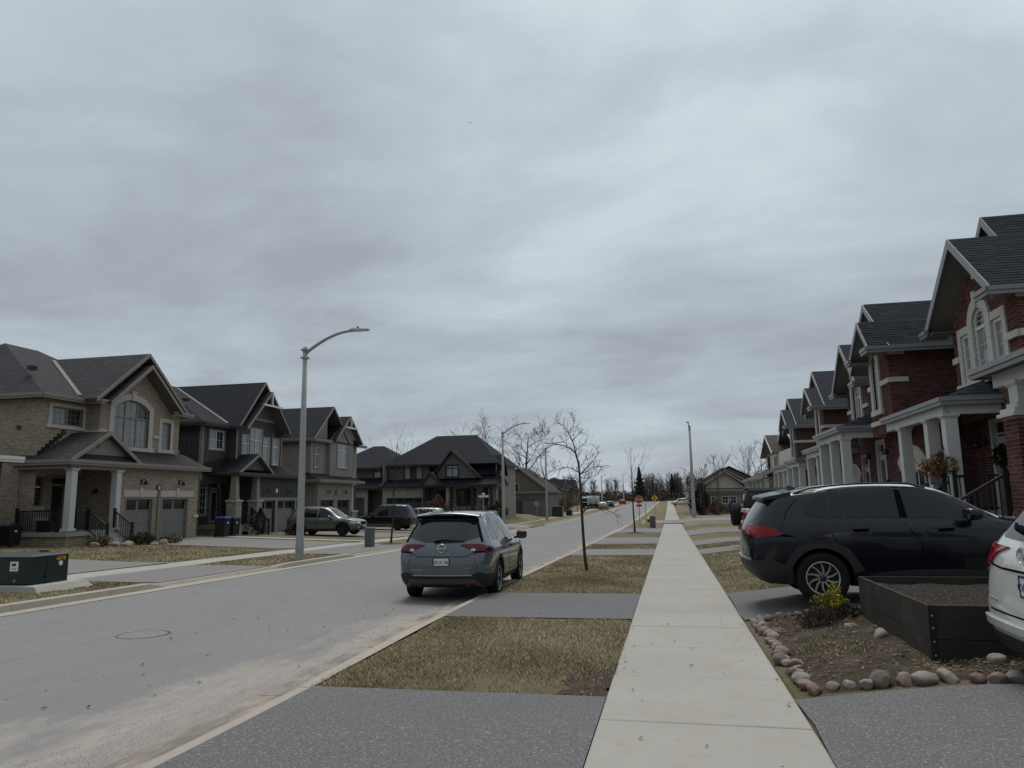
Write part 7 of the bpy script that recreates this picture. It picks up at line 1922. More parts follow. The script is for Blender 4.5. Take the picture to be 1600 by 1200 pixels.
# ================================================================ street furniture
def street_lamp(label, x, y, ztop, arm, rise, r0, r1, face=1, group=None, mat='pole_concrete', adir=(1, 0)):
	g = GG(x, y); t = thing('street_lamp', label, 'street lamp', (x, y, g), 0, group)
	H = ztop - g
	mb = MB(); mb.lathe([(0, H), (r1, H), (r1 + (r0 - r1) * .5, H * .5), (r0, 0.0), (r0, -.2)], (0, 0, 0), 'z', 14); p = mb.build('pole', M[mat], t)
	mb = MB(); mb.lathe([(r0 * 1.02, .55), (r0 * 1.05, .5), (r0 * 1.05, .3), (r0 * 1.02, .25)], (0, 0, 0), 'z', 14); mb.build('base_band', M['metal_galv'], p)
	ax, ay = adir; n = 9
	pts = []
	for k in range(n + 1):
		s = k / n; pts.append((ax * arm * s, ay * arm * s, H - .25 + rise * math.sin(s * math.pi / 2) ** .9))
	mb = MB(); mb.tube(pts, [.06 - .015 * k / n for k in range(n + 1)], 8); a = mb.build('arm', M['metal_galv'], t)
	mb = MB(); mb.box(-r1 * 1.5, r1 * 1.5, -r1 * 1.5, r1 * 1.5, H - .42, H - .36); mb.box(-r1 * 1.5, r1 * 1.5, -r1 * 1.5, r1 * 1.5, H - .14, H - .08); mb.build('bracket', M['metal_galv'], t)
	z = H - .25 + rise; d = Vector((ax, ay, 0)); s_ = Vector((-ay, ax, 0)); o = Vector(pts[-1]) - d * .12
	mb = MB(); prof = [(0, .05, .05), (.1, .09, .07), (.3, .15, .06), (.62, .13, .035), (.72, .05, .02)]; V_ = []; F_ = []
	for u, w, h_ in prof: V_ += [o + d * u - s_ * w + Vector((0, 0, -.02)), o + d * u + s_ * w + Vector((0, 0, -.02)), o + d * u + s_ * w * .7 + Vector((0, 0, h_)), o + d * u - s_ * w * .7 + Vector((0, 0, h_))]
	for k in range(4):
		for i in range(4): F_.append((k * 4 + i, k * 4 + (i + 1) % 4, k * 4 + 4 + (i + 1) % 4, k * 4 + 4 + i))
	mb.add(V_, F_); mb.add(V_[:4], [(0, 1, 2, 3)]); mb.add(V_[-4:], [(0, 1, 2, 3)]); hd = mb.build('lamp_head', M['metal_galv'], t)
	mb = MB(); c_ = o + d * .3; mb.lathe([(0, .14), (.035, .13), (.04, .05)], tuple(c_), 'z', 8); mb.build('photocell', M['lamp_black'], hd)
	mb = MB(); b = o + d * .36; mb.box(b.x - .2, b.x + .2, b.y - .08, b.y + .08, b.z - .03, b.z - .022); mb.build('lens', M['white_dot'], hd)
	return t
LG_ = 'street lamps along the road'
street_lamp('tall grey street lamp nearest, in front of the greige house', -12.1, 23.0, 6.95, 1.75, .72, .13, .075, group=LG_)
street_lamp('street lamp in front of the dark corner house', -13.5, 60.4, 7.3, 1.75, .85, .16, .085, group=LG_)
street_lamp('street lamp beside the board fence past the side road', -13.6, 83.2, 7.45, 1.75, .8, .16, .085, group=LG_)
street_lamp('street lamp on the right beside the long pavement, arm to the road', 2.42, 80.1, 9.1, 1.2, .45, .20, .10, group=LG_, adir=(-.14, -.99))
far_poles = [('distant pole just right of the white truck on the left pavement', -14.2, 161, 6.9), ('distant thin pole well beyond the white truck', -13.8, 232, 9.0), ('farthest thin pole on the left, before the trees', -13.4, 300, 10.5), ('distant pole beside the greenish house on the right', 3.2, 150, 7.5)]
for lb, x, y, h in far_poles:
	g = GG(x, y); t = thing('utility_pole', lb, 'pole', (x, y, g), 0, 'distant poles')
	mb = MB(); mb.lathe([(0, h), (.09, h), (.17, 0)], (0, 0, 0), 'z', 8); mb.build('pole', M['pole_concrete'], t)
	mb = MB(); mb.tube([(0, 0, h - .2), (1.0 if x < 0 else -1, 0, h + .3)], .05, 5); mb.build('arm', M['metal_galv'], t)

M['sign_red'] = m_plain('sign_red', (0.33, 0.018, 0.025), 0.4, var=.05); M['sign_yellow'] = m_plain('sign_yellow', (0.60, 0.40, 0.02), 0.4, var=.05); M['hydrant_yellow'] = m_plain('hydrant_yellow', (0.60, 0.50, 0.13), 0.5); M['marker_orange'] = m_plain('marker_orange', (0.62, 0.42, 0.12), 0.5)
M['sign_back'] = m_plain('sign_back', (0.33, 0.34, 0.35), 0.4, .5)
def octagon(r): return [(r * math.cos(rad(22.5 + 45 * k)), r * math.sin(rad(22.5 + 45 * k))) for k in range(8)]
def signpost(name, label, x, y, zc, r, kind):
	g = GG(x, y); t = thing(name, label, 'sign', (x, y, g)); c = zc - g
	mb = MB(); mb.box(-.03, .03, 0, .05, -.2, c + r * .9); mb.build('post', M['metal_galv'], t)
	fn = lambda u, v, h: (u, h, c + v)
	if kind == 'stop':
		mb = MB(); mb.prism(octagon(r), fn, -.012, 0); p = mb.build('sign_plate', M['white_dot'], t)
		mb = MB(); mb.prism(octagon(r * .93), fn, -.016, -.012); mb.build('sign_face', M['sign_red'], p)
		text_mesh('lettering', 'STOP', r * .78, M['white_dot'], p, Matrix(((1, 0, 0, 0), (0, 0, -1, -.019), (0, 1, 0, c), (0, 0, 0, 1))), .002)
		mb = MB(); mb.box(-.22, .22, -.014, 0, c - r - .24, c - r - .05); mb.build('tab', M['sign_red'], t)
	elif kind == 'back':
		mb = MB(); mb.prism(octagon(r), fn, -.012, 0); mb.build('sign_plate', M['sign_back'], t)
	else:
		mb = MB(); mb.prism([(r, 0), (0, r), (-r, 0), (0, -r)], fn, -.012, 0); p = mb.build('sign_plate', M['sign_yellow'], t)
		mb = MB(); mb.prism([(r * .9, 0), (0, r * .9), (-r * .9, 0), (0, -r * .9)], fn, -.014, -.012); mb.build('sign_border', M['lamp_black'], p); mb = MB(); mb.prism([(r * .85, 0), (0, r * .85), (-r * .85, 0), (0, -r * .85)], fn, -.016, -.014); mb.build('sign_face', M['sign_yellow'], p)
		mb = MB(); mb.prism([(-.1, -.3), (.0, -.3), (.03, .0), (.16, .12), (.1, .2), (0, .12), (-.02, .3), (-.12, .3), (-.1, .02)], fn, -.019, -.016); mb.build('pictogram', M['lamp_black'], p)
	return t
signpost('stop_sign', 'red STOP sign on a thin post at the right kerb', -2.5, 63.0, 1.46, .34, 'stop')
signpost('stop_sign', 'back of an octagonal sign in front of the board fence', -15.6, 88.0, 1.1, .33, 'back')
signpost('warning_sign', 'yellow diamond warning sign beyond the fire hydrant', -2.15, 112.0, 1.55, .52, 'diamond')
t = thing('street_name_sign', 'street name blades on a post before the dark corner house', 'sign', (-14.75, 58.6, GG(-14.75, 58.6)))
mb = MB(); mb.tube([(0, 0, -.1), (0, 0, 2.75)], .03, 8); mb.build('post', M['metal_galv'], t); mb = MB(); mb.box(-.42, .42, -.01, .01, 2.5, 2.66); mb.build('sign_blade', M['white_dot'], t); mb = MB(); mb.box(-.01, .01, -.42, .42, 2.68, 2.84); mb.build('sign_blade', M['white_dot'], t)

# hydrant
hx, hy = -1.75, 62.0; t = thing('fire_hydrant', 'yellow fire hydrant with a tall orange marker beside the pavement', 'fire hydrant', (hx, hy, GG(hx, hy)))
mb = MB(); mb.lathe([(0, .80), (.05, .80), (.06, .74), (.13, .70), (.17, .60), (.17, .56), (.13, .55), (.13, .12), (.19, .10), (.19, .04), (.13, .03), (.13, -.1)], (0, 0, 0), 'z', 16); mb.build('barrel', M['hydrant_yellow'], t)
for d in ((1, 0), (-1, 0), (0, -1)):
	mb = MB(); mb.tube([(d[0] * .1, d[1] * .1, .45), (d[0] * .24, d[1] * .24, .45)], .07 if d[1] == 0 else .09, 10); mb.build('nozzle', M['hydrant_yellow'] if d[1] == 0 else M['lamp_black'], t)
mb = MB(); mb.tube([(-.22, .05, 0), (-.22, .05, 1.85)], .045, 8); mb.build('marker', M['marker_orange'], t)
def pedestal(label, x, y, w, h, mat):
	t = thing('utility_pedestal', label, 'utility box', (x, y, GG(x, y)))
	mb = MB(); mb.box(-w / 2, w / 2, -w / 2, w / 2, -.1, h - .06); mb.build('cabinet', mat, t); mb = MB(); a = w / 2 + .02; mb.hexa([(-a, -a, h - .06), (a, -a, h - .06), (a, a, h - .06), (-a, a, h - .06)], [(-a * .7, -a * .7, h), (a * .7, -a * .7, h), (a * .7, a * .7, h), (-a * .7, a * .7, h)]); mb.build('cap', mat, t); mb = MB(); mb.box(-w * .3, w * .3, -w / 2 - .008, -w / 2, h * .3, h * .75); mb.build('door', mat, t)
M['pedestal_grey'] = m_plain('pedestal_grey', (0.085, 0.088, 0.095), .6)
pedestal('grey utility pedestal standing next to the fire hydrant', -1.30, 56.6, .42, .95, M['pedestal_grey']); pedestal('grey utility pedestal on the left verge, before the black SUV', -13.06, 31.2, .34, .88, M['pedestal_grey'])

# transformer in the left foreground
M['green_steel'] = m_plain('green_steel', (0.006, 0.016, 0.015), .45, var=.2); M['green_pale'] = m_plain('green_steel_pale', (0.10, 0.16, 0.13), .5)
tx, ty = -13.3, 13.55; tg = GG(tx, ty)
t = thing('transformer_box', 'low dark green steel transformer box on a concrete pad at the left edge', 'utility box', (tx, ty, tg))
mb = MB(); mb.hexa([(-2.4, -.35, -.1), (.55, -.3, -.1), (.55, 1.3, -.1), (-2.4, 1.3, -.1)], [(-2.35, -.3, .13), (.36, -.25, .13), (.32, 1.22, .13), (-2.35, 1.22, .13)]); mb.build('concrete_pad', M['concrete'], t)
mb = MB(); mb.hexa([(-2.2, 0, .15), (.0, 0, .15), (-.05, 1.05, .13), (-2.2, 1.05, .13)], [(-2.2, 0, .72), (.0, 0, .72), (-.05, 1.05, .72), (-2.2, 1.05, .72)]); c_ = mb.build('cabinet', M['green_steel'], t)
mb = MB(); mb.hexa([(-2.25, -.04, .72), (.04, -.04, .72), (-.01, 1.09, .72), (-2.25, 1.09, .72)], [(-2.2, 0.05, .755), (-.04, 0.05, .755), (-.1, 1.0, .755), (-2.2, 1.0, .755)]); mb.build('lid', M['green_steel'], t)
mb = MB(); mb.box(-1.6, -1.45, .5, .62, .765, .80); mb.box(-.7, -.55, .9, 1.0, .765, .80); mb.build('lifting_lug', M['lamp_black'], t)
mb = MB(); mb.box(-.53, -.32, -.006, 0, .42, .62); st_ = mb.build('sticker', M['white_dot'], t)
mb = MB(); mb.box(-.48, -.38, -.009, -.006, .53, .58); mb.box(-.48, -.37, -.009, -.006, .46, .475); mb.build('sticker_print', M['lamp_black'], st_)
text_mesh('numerals', '17', .07, M['white_dot'], t, Matrix(((1, 0, 0, -.40), (0, 0, -1, -.003), (0, 1, 0, .21), (0, 0, 0, 1))), .001)
text_mesh('numerals', '6078', .13, M['sign_yellow'], t, Matrix(((0, 0, 1, -.034), (1, 0, 0, .82), (0, 1, 0, .635), (0, 0, 0, 1))), .006)
mb = MB(); mb.prism([(.82 + .055 * math.cos(a), .53 + .055 * math.sin(a)) for a in [k * math.pi / 8 for k in range(16)]], lambda u, v, h: (h, u, v), -.04, -.028); mb.build('round_tag', M['white_dot'], t)
mb = MB(); mb.box(-.05, -.015, .42, .432, .16, .71); mb.build('door_seam', M['lamp_black'], t)
mb = MB(); mb.box(-.03, .03, .38, .47, .26, .30); mb.build('latch', M['green_steel'], t)
for lb, x, y, w, h, mt in (('taller green utility cabinet by the far left pavement', -14.7, 99, 1.4, 1.35, 'green_steel'), ('small green utility box right of the taller green cabinet', -14.1, 106, .85, .75, 'green_steel')):
	t = thing('transformer_box', lb, 'utility box', (x, y, GG(x, y)))
	mb = MB(); mb.box(-w / 2, w / 2, -w * .4, w * .4, -.1, h); mb.build('cabinet', M[mt], t); mb = MB(); mb.box(-w / 2 - .03, w / 2 + .03, -w * .4 - .03, w * .4 + .03, h, h + .06); mb.build('lid', M['green_pale'], t); mb = MB(); mb.box(w / 2, w / 2 + .02, -w * .38, w * .38, .05, h - .05); mb.build('door', M['green_pale'], t)

# fence
M['fence_grey'] = m_plain('fence_board', (0.105, 0.10, 0.095), .8, var=.25, scale=2); M['fence_dark'] = m_plain('fence_board_dark', (0.03, 0.03, 0.034), .8)
t = thing('board_fence', 'grey vertical board fence in front of the brown gabled house', 'fence', (-22.6, 98.5, GG(-19, 98.5) - .1))
bm_ = {}
for nm, mt in (('a', 'fence_grey'), ('b', 'fence_dark')):
	mb = MB(); mb.box(-.14, .14, -.015, .015, 0, 2.15); me = mb.mesh('board'); fix_normals(me); me.materials.append(M[mt]); bm_[nm] = me
x = 0; k = 0; rg = random.Random(4)
while x < 6.6:
	o = link('board', bm_['b' if x < 3.3 else 'a'], None, t); o.location = (x + .15, rg.uniform(-.012, .012), rg.uniform(-.03, .03)); x += .305
for x in (0, 1.65, 3.3, 4.95, 6.6): mb = MB(); mb.box(x - .07, x + .07, -.05, .09, -.3, 2.3); mb.build('post', M['fence_grey'], t)
for z in (.3, 1.8): mb = MB(); mb.box(0, 6.6, .03, .07, z, z + .09); mb.build('rail', M['fence_grey'], t)
t = thing('deck_screen', 'red brown slatted deck screen above the board fence', 'fence', (-22.5, 100.2, GG(-19, 100)))
for k in range(5): mb = MB(); mb.box(0, 4.6, -.02, .02, 1.35 + k * .2, 1.52 + k * .2); mb.build('slat', M['shutter_red'], t)
for x in (0, 2.3, 4.6): mb = MB(); mb.box(x - .05, x + .05, .02, .1, -.1, 2.4); mb.build('post', M['shutter_red'], t)

# ================================================================ houses further off
def far_house(label, X, Y, rz, w, d, ze, zp, rmat, wmat, style='hip', zb=None, wins=((.25, 1.2), (.7, 1.2)), garage=None, front_gable=None, tmat=None, over=.45, up=None):
	zb = GG(X, Y) if zb is None else zb
	h = house('far_house', label, X, Y, rz, zb, group='houses further along the street')
	tm = tmat or M['trim_taupe']
	holes = []
	for f, s in wins: holes.append(rect(w * f - .55, w * f + .55, zb + s, zb + s + 1.2))
	if up:
		for f in up: holes.append(rect(w * f - .5, w * f + .5, ze - 1.5, ze - .4))
	if garage: holes.append(rect(garage[0], garage[1], zb - .1, zb + 2.1))
	F = Fr((0, 0), FRONT); out = rect(0, w, zb - .8, ze) if style != 'gable' else [(0, zb - .8), (w, zb - .8), (w, ze), (w * .5, zp - .15), (0, ze)]
	wall(h, F, out, holes, wmat)
	for hl in holes:
		if garage and hl == holes[-1]: garage_door(h, F, hl[0][0], hl[1][0], hl[0][1], hl[2][1], M['door_dark'], M['glass_dark'], 4, 2)
		else: framed(h, F, hl, M['glass'], (.5,), None, None, M['trim_white'], tm, .08)
	wall(h, Fr((0, d), LEFT), rect(0, d, zb - .8, ze), [], wmat); wall(h, Fr((w, 0), RIGHT), rect(0, d, zb - .8, ze), [], wmat)
	o = over
	if style == 'hip':
		k = min(w, d) / 2; a, b = (w / 2 - max(.6, (w - d) / 2), w / 2 + max(.6, (w - d) / 2))
		c00, c10, c11, c01 = (-o, -o, ze), (w + o, -o, ze), (w + o, d + o, ze), (-o, d + o, ze); A = (a, d / 2, zp); B = (b, d / 2, zp)
		roof(h, [[c00, c10, B, A], [c10, c11, B], [c11, c01, A, B], [c01, c00, A]], rmat); soffit(h, [[c01, c11, c10, c00]], tm, .1)
	elif style == 'gable':
		gable(h, -o, w + o, w / 2, -o, d, ze - .1, ze - .1, zp, rmat, tm, tm)
	else:   # ridge along the front
		roof(h, [[(-o, -o, ze), (w + o, -o, ze), (w + o, d / 2, zp), (-o, d / 2, zp)], [(w + o, d + o, ze), (-o, d + o, ze), (-o, d / 2, zp), (w + o, d / 2, zp)]], rmat)
		for x, e_ in ((0, LEFT), (w, RIGHT)):
			F2 = Fr((x, d), LEFT) if x == 0 else Fr((x, 0), RIGHT)
			mb = MB(); mb.prism([(0, ze), (d, ze), (d / 2, zp - .1)], lambda u, v, hh: F2.P(u, hh, v), -.05, 0); mb.build('gable_wall', wmat, h)
	gutter(h, [(-o, -o - .05, ze - .05), (w + o, -o - .05, ze - .05)], tm)
	if front_gable:
		a, b, z0, z1 = front_gable
		mb = MB(); F2 = Fr((0, -.05), FRONT); mb.prism([(a, z0), (b, z0), ((a + b) / 2, z1 - .1)], lambda u, v, hh: F2.P(u, hh, v), -.02, .02); mb.build('gable_wall', wmat, h)
		gable(h, a - .4, b + .4, (a + b) / 2, -.5, d * .5, z0, z0, z1, rmat, tm, tm)
	return h
RBk, LT_, RBe = M['roof_black'], M['lap_tan'], M['roof_beige']
M['lap_brown'] = m_siding('lap_siding_brown', (0.12, 0.098, 0.082))
h = far_house('brown gabled house end behind the board fence', -24.6, 101.5, 0, 8.3, 10, 2.7, 6.1, RBe, M['lap_brown'], 'gable', wins=((.43, 3.1),), tmat=M['trim_taupe'])
far_house('dark roofed house right behind the brown gabled house', -27, 107.5, LF, 12, 10, 3.3, 7.0, RBk, M['lap_brown'], 'ridge', garage=(7, 10.5))
far_house('dark low house with hip roof, left of the white truck', -23.5, 121, LF, 13, 11, 2.9, 6.0, RBk, M['lap_grey'], 'hip', garage=(8, 12))
far_house('tan fronted far house with a front gable behind the white truck', -23.5, 139, LF, 13, 11, 3.6, 6.6, RBk, LT_, 'hip', front_gable=(1.0, 5.5, 3.4, 5.8), garage=(7.5, 11.5))
far_house('grey far house after the white truck on the left', -23.5, 160, LF, 13, 11, 3.8, 6.8, RBk, M['lap_grey'], 'hip', front_gable=(6, 10.5, 3.6, 6.1), up=(.3,))
far_house('farthest dark house on the left before the bare trees', -23.5, 184, LF, 14, 11, 4.2, 7.2, RBk, M['brick_brown'], 'hip', front_gable=(2, 6, 4.0, 6.4))
# right-hand side beyond the side road
h = far_house('tan bungalow with a broad front gable beyond the right side road', 3.9, 95, 0, 5.6, 9, 2.45, 4.75, RBe, LT_, 'gable', wins=(), tmat=M['trim_grey'], over=.75)
F = Fr((0, -.02), FRONT); zb = ZB[h.name]
mb = MB(); F.box(mb, .05, 5.55, 0, .05, zb - .5, 1.95); mb.build('brick_front', M['pale_brick'], h)
mb = MB(); F.box(mb, -.6, 6.2, 0, .35, 2.32, 2.5); mb.build('pent_board', M['trim_grey'], h)
mb = MB(); mb.add([(-.7, -.6, 2.32), (6.3, -.6, 2.32), (6.3, 0, 2.62), (-.7, 0, 2.62)], [(0, 1, 2, 3)]); mb.build('pent_roof', RBe, h)
F = Fr((0, -.075), FRONT)
for a, b in ((1.15, 1.6), (2.5, 3.1), (3.45, 4.05), (5.0, 5.35)):
	r_ = rect(a, b, zb + 1.35, zb + 2.1); mb = MB(); ring(mb, F, inset(r_, -.08), r_, 0, .05); w_ = mb.build('window', M['trim_white'], h); mb = MB(); mb.prism(r_, lambda u, v, hh: F.P(u, hh, v), 0, .02); mb.build('pane', M['glass_dark'], w_)
	mb = MB(); F.box(mb, (a + b) / 2 - .02, (a + b) / 2 + .02, .02, .04, r_[0][1], r_[2][1]); F.box(mb, a, b, .02, .042, zb + 1.7, zb + 1.74); mb.build('muntin', M['trim_white'], w_)
h2 = far_house('brown roofed main block behind the tan bungalow gable', 2.4, 99, 0, 8.8, 12, 2.6, 5.3, RBe, LT_, 'gable', wins=())
far_house('dark roofed house on the right before the white parked car', 3.4, 118, RT, 9, 10, 3.1, 5.9, M['roof_tan'], M['lap_brown'], 'ridge', wins=())
far_house('pale green two storey house with small gable far down on the right', 4.2, 186, 0, 7, 9, 4.2, 6.4, RBk, m_siding('lap_siding_green', (0.20, 0.25, 0.245)), 'gable', wins=((.35, 1.0), (.7, 3.0)))

# far vehicles
far_suv('white parked car side on across the far right pavement', (4.6, 168, GG(3, 168) + .02), rad(180), M['paint_white'], 4.4, 1.62, cut=False)
far_suv('silver car parked far down by the left pavement', (-13.2, 150, GG(-13, 150) - .08), rad(90), M['paint_silver'], 4.5, 1.5, cut=False)
far_suv('dark car parked behind the far silver car', (-13.3, 168, GG(-13, 168) - .08), rad(90), M['paint_black'], 4.6, 1.55, cut=False)
far_suv('small red car far down the road past the dark car', (-13.3, 215, GG(-13, 215) - .08), rad(90), m_plain('car_paint_red', (0.25, .02, .02), .3), 4.5, 1.5, cut=False)
tr = thing('delivery_truck', 'white truck with box body nosed towards us on the far left', 'truck', (-16.2, 158, GG(-16, 158)), 0)
rbox('cargo_box', 1.2, 3.6, -.2, 3.5, .9, 2.6, M['paint_white'], tr, .05).location = (-2.1, .0, 0); rbox('cab', -2.2, -.4, -2.0, .2, .7, 2.45, M['paint_white'], tr, .15)
rbox('chassis', -2.2, 1.4, -1.8, 3.4, .45, .9, M['gap'], tr, .05); rbox('windscreen', -2.05, -.55, -2.03, -1.9, 1.45, 2.15, M['car_glass'], tr, .04); rbox('grille', -2.0, -.6, -2.04, -1.95, .75, 1.25, M['gap'], tr, .03); rbox('side_window', -.5, -.38, -1.6, -.3, 1.5, 2.1, M['car_glass'], tr, .03)
for x in (-1.95, 1.1):
	for y in (-1.2, 2.6): mb = MB(); mb.lathe([(.2, x - .12), (.42, x - .14), (.45, x), (.42, x + .14), (.2, x + .12), (0, x + .1)], (0, y, .45), 'x', 18); mb.build('wheel', M['tyre'], tr)

# ================================================================ bins, pots and other small things
def bin_(label, x, y, z, w, h, lid, rz=0):
	t = thing('wheelie_bin', label, 'bin', (x, y, z), rz)
	mb = MB(); a, b = w * .42, w * .5; mb.hexa([(-a, -a, .06), (a, -a, .06), (a, a, .06), (-a, a, .06)], [(-b, -b, h), (b, -b, h), (b, b, h), (-b, b, h)]); mb.build('body', M['pot_dark'], t)
	mb = MB(); c_ = b + .025; mb.hexa([(-c_, -c_, h), (c_, -c_, h), (c_, c_, h), (-c_, c_, h)], [(-c_ * .8, -c_ * .8, h + .08), (c_ * .8, -c_ * .8, h + .08), (c_ * .8, c_ * .8, h + .08), (-c_ * .8, c_ * .8, h + .08)]); mb.build('lid', lid, t)
	for s in (-1, 1): mb = MB(); mb.lathe([(0, s * a), (.09, s * a), (.09, s * (a + .05)), (0, s * (a + .05))], (-b * .8, 0, .09), 'y', 12); mb.build('wheel', M['tyre'], t)
	mb = MB(); mb.box(b * .96, b * 1.02, -.06, .06, h * .7, h * .78); mb.build('tag', M['white_dot'], t)
	return t
bin_('black bin with bright blue lid beside the tan brick garage', -24.1, 37.0, GG(-24, 37) + .02, .62, 1.0, M['blue_lid']); bin_('black bin with dark lid next to the blue lidded one', -24.1, 37.85, GG(-24, 38) + .02, .68, .98, M['pot_dark'])
bin_('dark bin standing at the left corner of the tan brick porch', -26.6, 25.9, GG(-26.6, 25.9), .6, .85, M['pot_dark'])
bin_('bin with blue lid behind the black SUV bonnet', 6.0, 19.6, GG(6, 19.6) + .1, .6, 1.15, M['blue_lid']); bin_('second bin with blue lid nearer the fat brick footed pillar', 5.9, 18.75, GG(6, 18.7) + .1, .66, 1.15, M['blue_lid'])
t = thing('storage_box', 'low dark box on the tan brick porch', 'box', (-25.9, 27.1, .56)); mb = MB(); mb.box(-.35, .35, -.25, .25, 0, .42); mb.build('crate', M['pot_dark'], t); mb = MB(); mb.box(-.37, .37, -.27, .27, .42, .47); mb.build('lid', M['pot_dark'], t)
b = thing('bird', 'small dark bird in flight high in the grey sky', 'bird', (-15.5, 58, 34.2), rad(30)); b.scale = (.42, .42, .42); mb = MB()
mb.add([(0, .16, 0), (0, -.2, .01), (.42, .02, .1), (.46, -.05, .1), (-.42, .02, .12), (-.46, -.05, .12), (.05, -.1, 0), (-.05, -.1, 0), (.04, .08, .02), (-.04, .08, .02)], [(8, 6, 3, 2), (9, 4, 5, 7)]); mb.tube([(0, .2, 0), (0, .1, 0), (0, -.08, 0), (0, -.26, .01)], [.015, .05, .05, .02], 6); mb.build('body', M['lamp_black'], b)
# ================================================================ trees, shrubs, woodland
def bark(name, c): 
	t = NT(name); v = t.coord(); cc = t.mix(t.noise(v, 9, 5, .7), mul(c, .6), mul(c, 1.4)); t.bump(t.noise(t.coord(scale=(6, 6, 1.2)), 8, 4), .6, .01); return t.done(cc, .95, spec=.1)
M['bark'] = bark('bark_grey', (0.050, 0.042, 0.038)); M['bark_brown'] = bark('bark_brown', (0.060, 0.045, 0.038)); M['bark_far'] = bark('bark_far', (0.072, 0.060, 0.056)); M['twig_red'] = bark('twig_red', (0.105, 0.062, 0.047)); M['twig_dark'] = bark('twig_dark', (0.035, 0.026, 0.022))
def grow(mb, p, d, L, r, depth, rg, up=.25, wig=.22, kids=(3, 5), spread=.75, n=5, lo=.25, shrink=.6, minr=.003):
	"""one limb and, recursively, its branches; returns nothing, adds tubes"""
	p = Vector(p); d = Vector(d).normalized(); k = max(3, min(7, int(L / .25)))
	pts = [p.copy()]; rs = [r]
	for i in range(k):
		d = (d + Vector((rg.gauss(0, wig), rg.gauss(0, wig), rg.gauss(0, wig) * .6 + up * .18))).normalized()
		p = p + d * (L / k); pts.append(p.copy()); rs.append(max(minr, r * (1 - .62 * (i + 1) / k)))
	mb.tube(pts, rs, 3 if depth <= 1 else (4 if depth == 2 else n), cap=False)
	if depth <= 0: return
	for _ in range(rg.randint(*kids)):
		t = rg.uniform(lo, 1.0) * k; i = min(int(t), k - 1); q = pts[i].lerp(pts[i + 1], t - i)
		dd = (pts[i + 1] - pts[i]).normalized(); o = dd.orthogonal(); o.rotate(Matrix.Rotation(rg.uniform(0, 6.283), 3, dd).to_quaternion() if False else Matrix.Rotation(rg.uniform(0, 6.283), 3, dd))
		nd = (dd * (1 - spread * .5) + o.normalized() * spread + Vector((0, 0, up))).normalized()
		grow(mb, q, nd, L * shrink * rg.uniform(.7, 1.15), rs[i] * .6, depth - 1, rg, up, wig, kids, spread, n, lo, shrink, minr)

def bare_tree(name, label, x, y, h, r, seed, cat='tree', group=None, depth=3, trunk_h=.35, kids=(3, 5), spread=.7, up=.25, mat='bark', limbs=6, minr=.004, lean=0, z=None, tip=True):
	rg = random.Random(seed); z = GG(x, y) if z is None else z
	t = thing(name, label, cat, (x, y, z), 0, group)
	mb = MB(); pts = [Vector((0, 0, -.1))]; d = Vector((lean, 0, 1)).normalized(); k = 8; rs = [r * 1.25]
	for i in range(k):
		d = (d + Vector((rg.gauss(0, .05), rg.gauss(0, .05), .06))).normalized(); pts.append(pts[-1] + d * (h * .92 / k)); rs.append(max(minr, r * (1 - .85 * (i + 1) / k)))
	mb.tube(pts, rs, 8, cap=False); mb.build('trunk', M[mat], t)
	mb = MB()
	for i in range(limbs):
		f = trunk_h + (1 - trunk_h) * (i + rg.random()) / limbs; j = min(int(f * k), k - 1); q = pts[j].lerp(pts[j + 1], f * k - j)
		a = rg.uniform(0, 6.283); nd = Vector((math.cos(a) * spread, math.sin(a) * spread, .45 + up))
		grow(mb, q, nd, h * (.52 - .34 * (f - trunk_h) / (1 - trunk_h)), rs[j] * .55, depth - 1, rg, up, .2, kids, spread, 5, .2, .58, minr)
	mb.build('crown', M[mat], t)
	return t

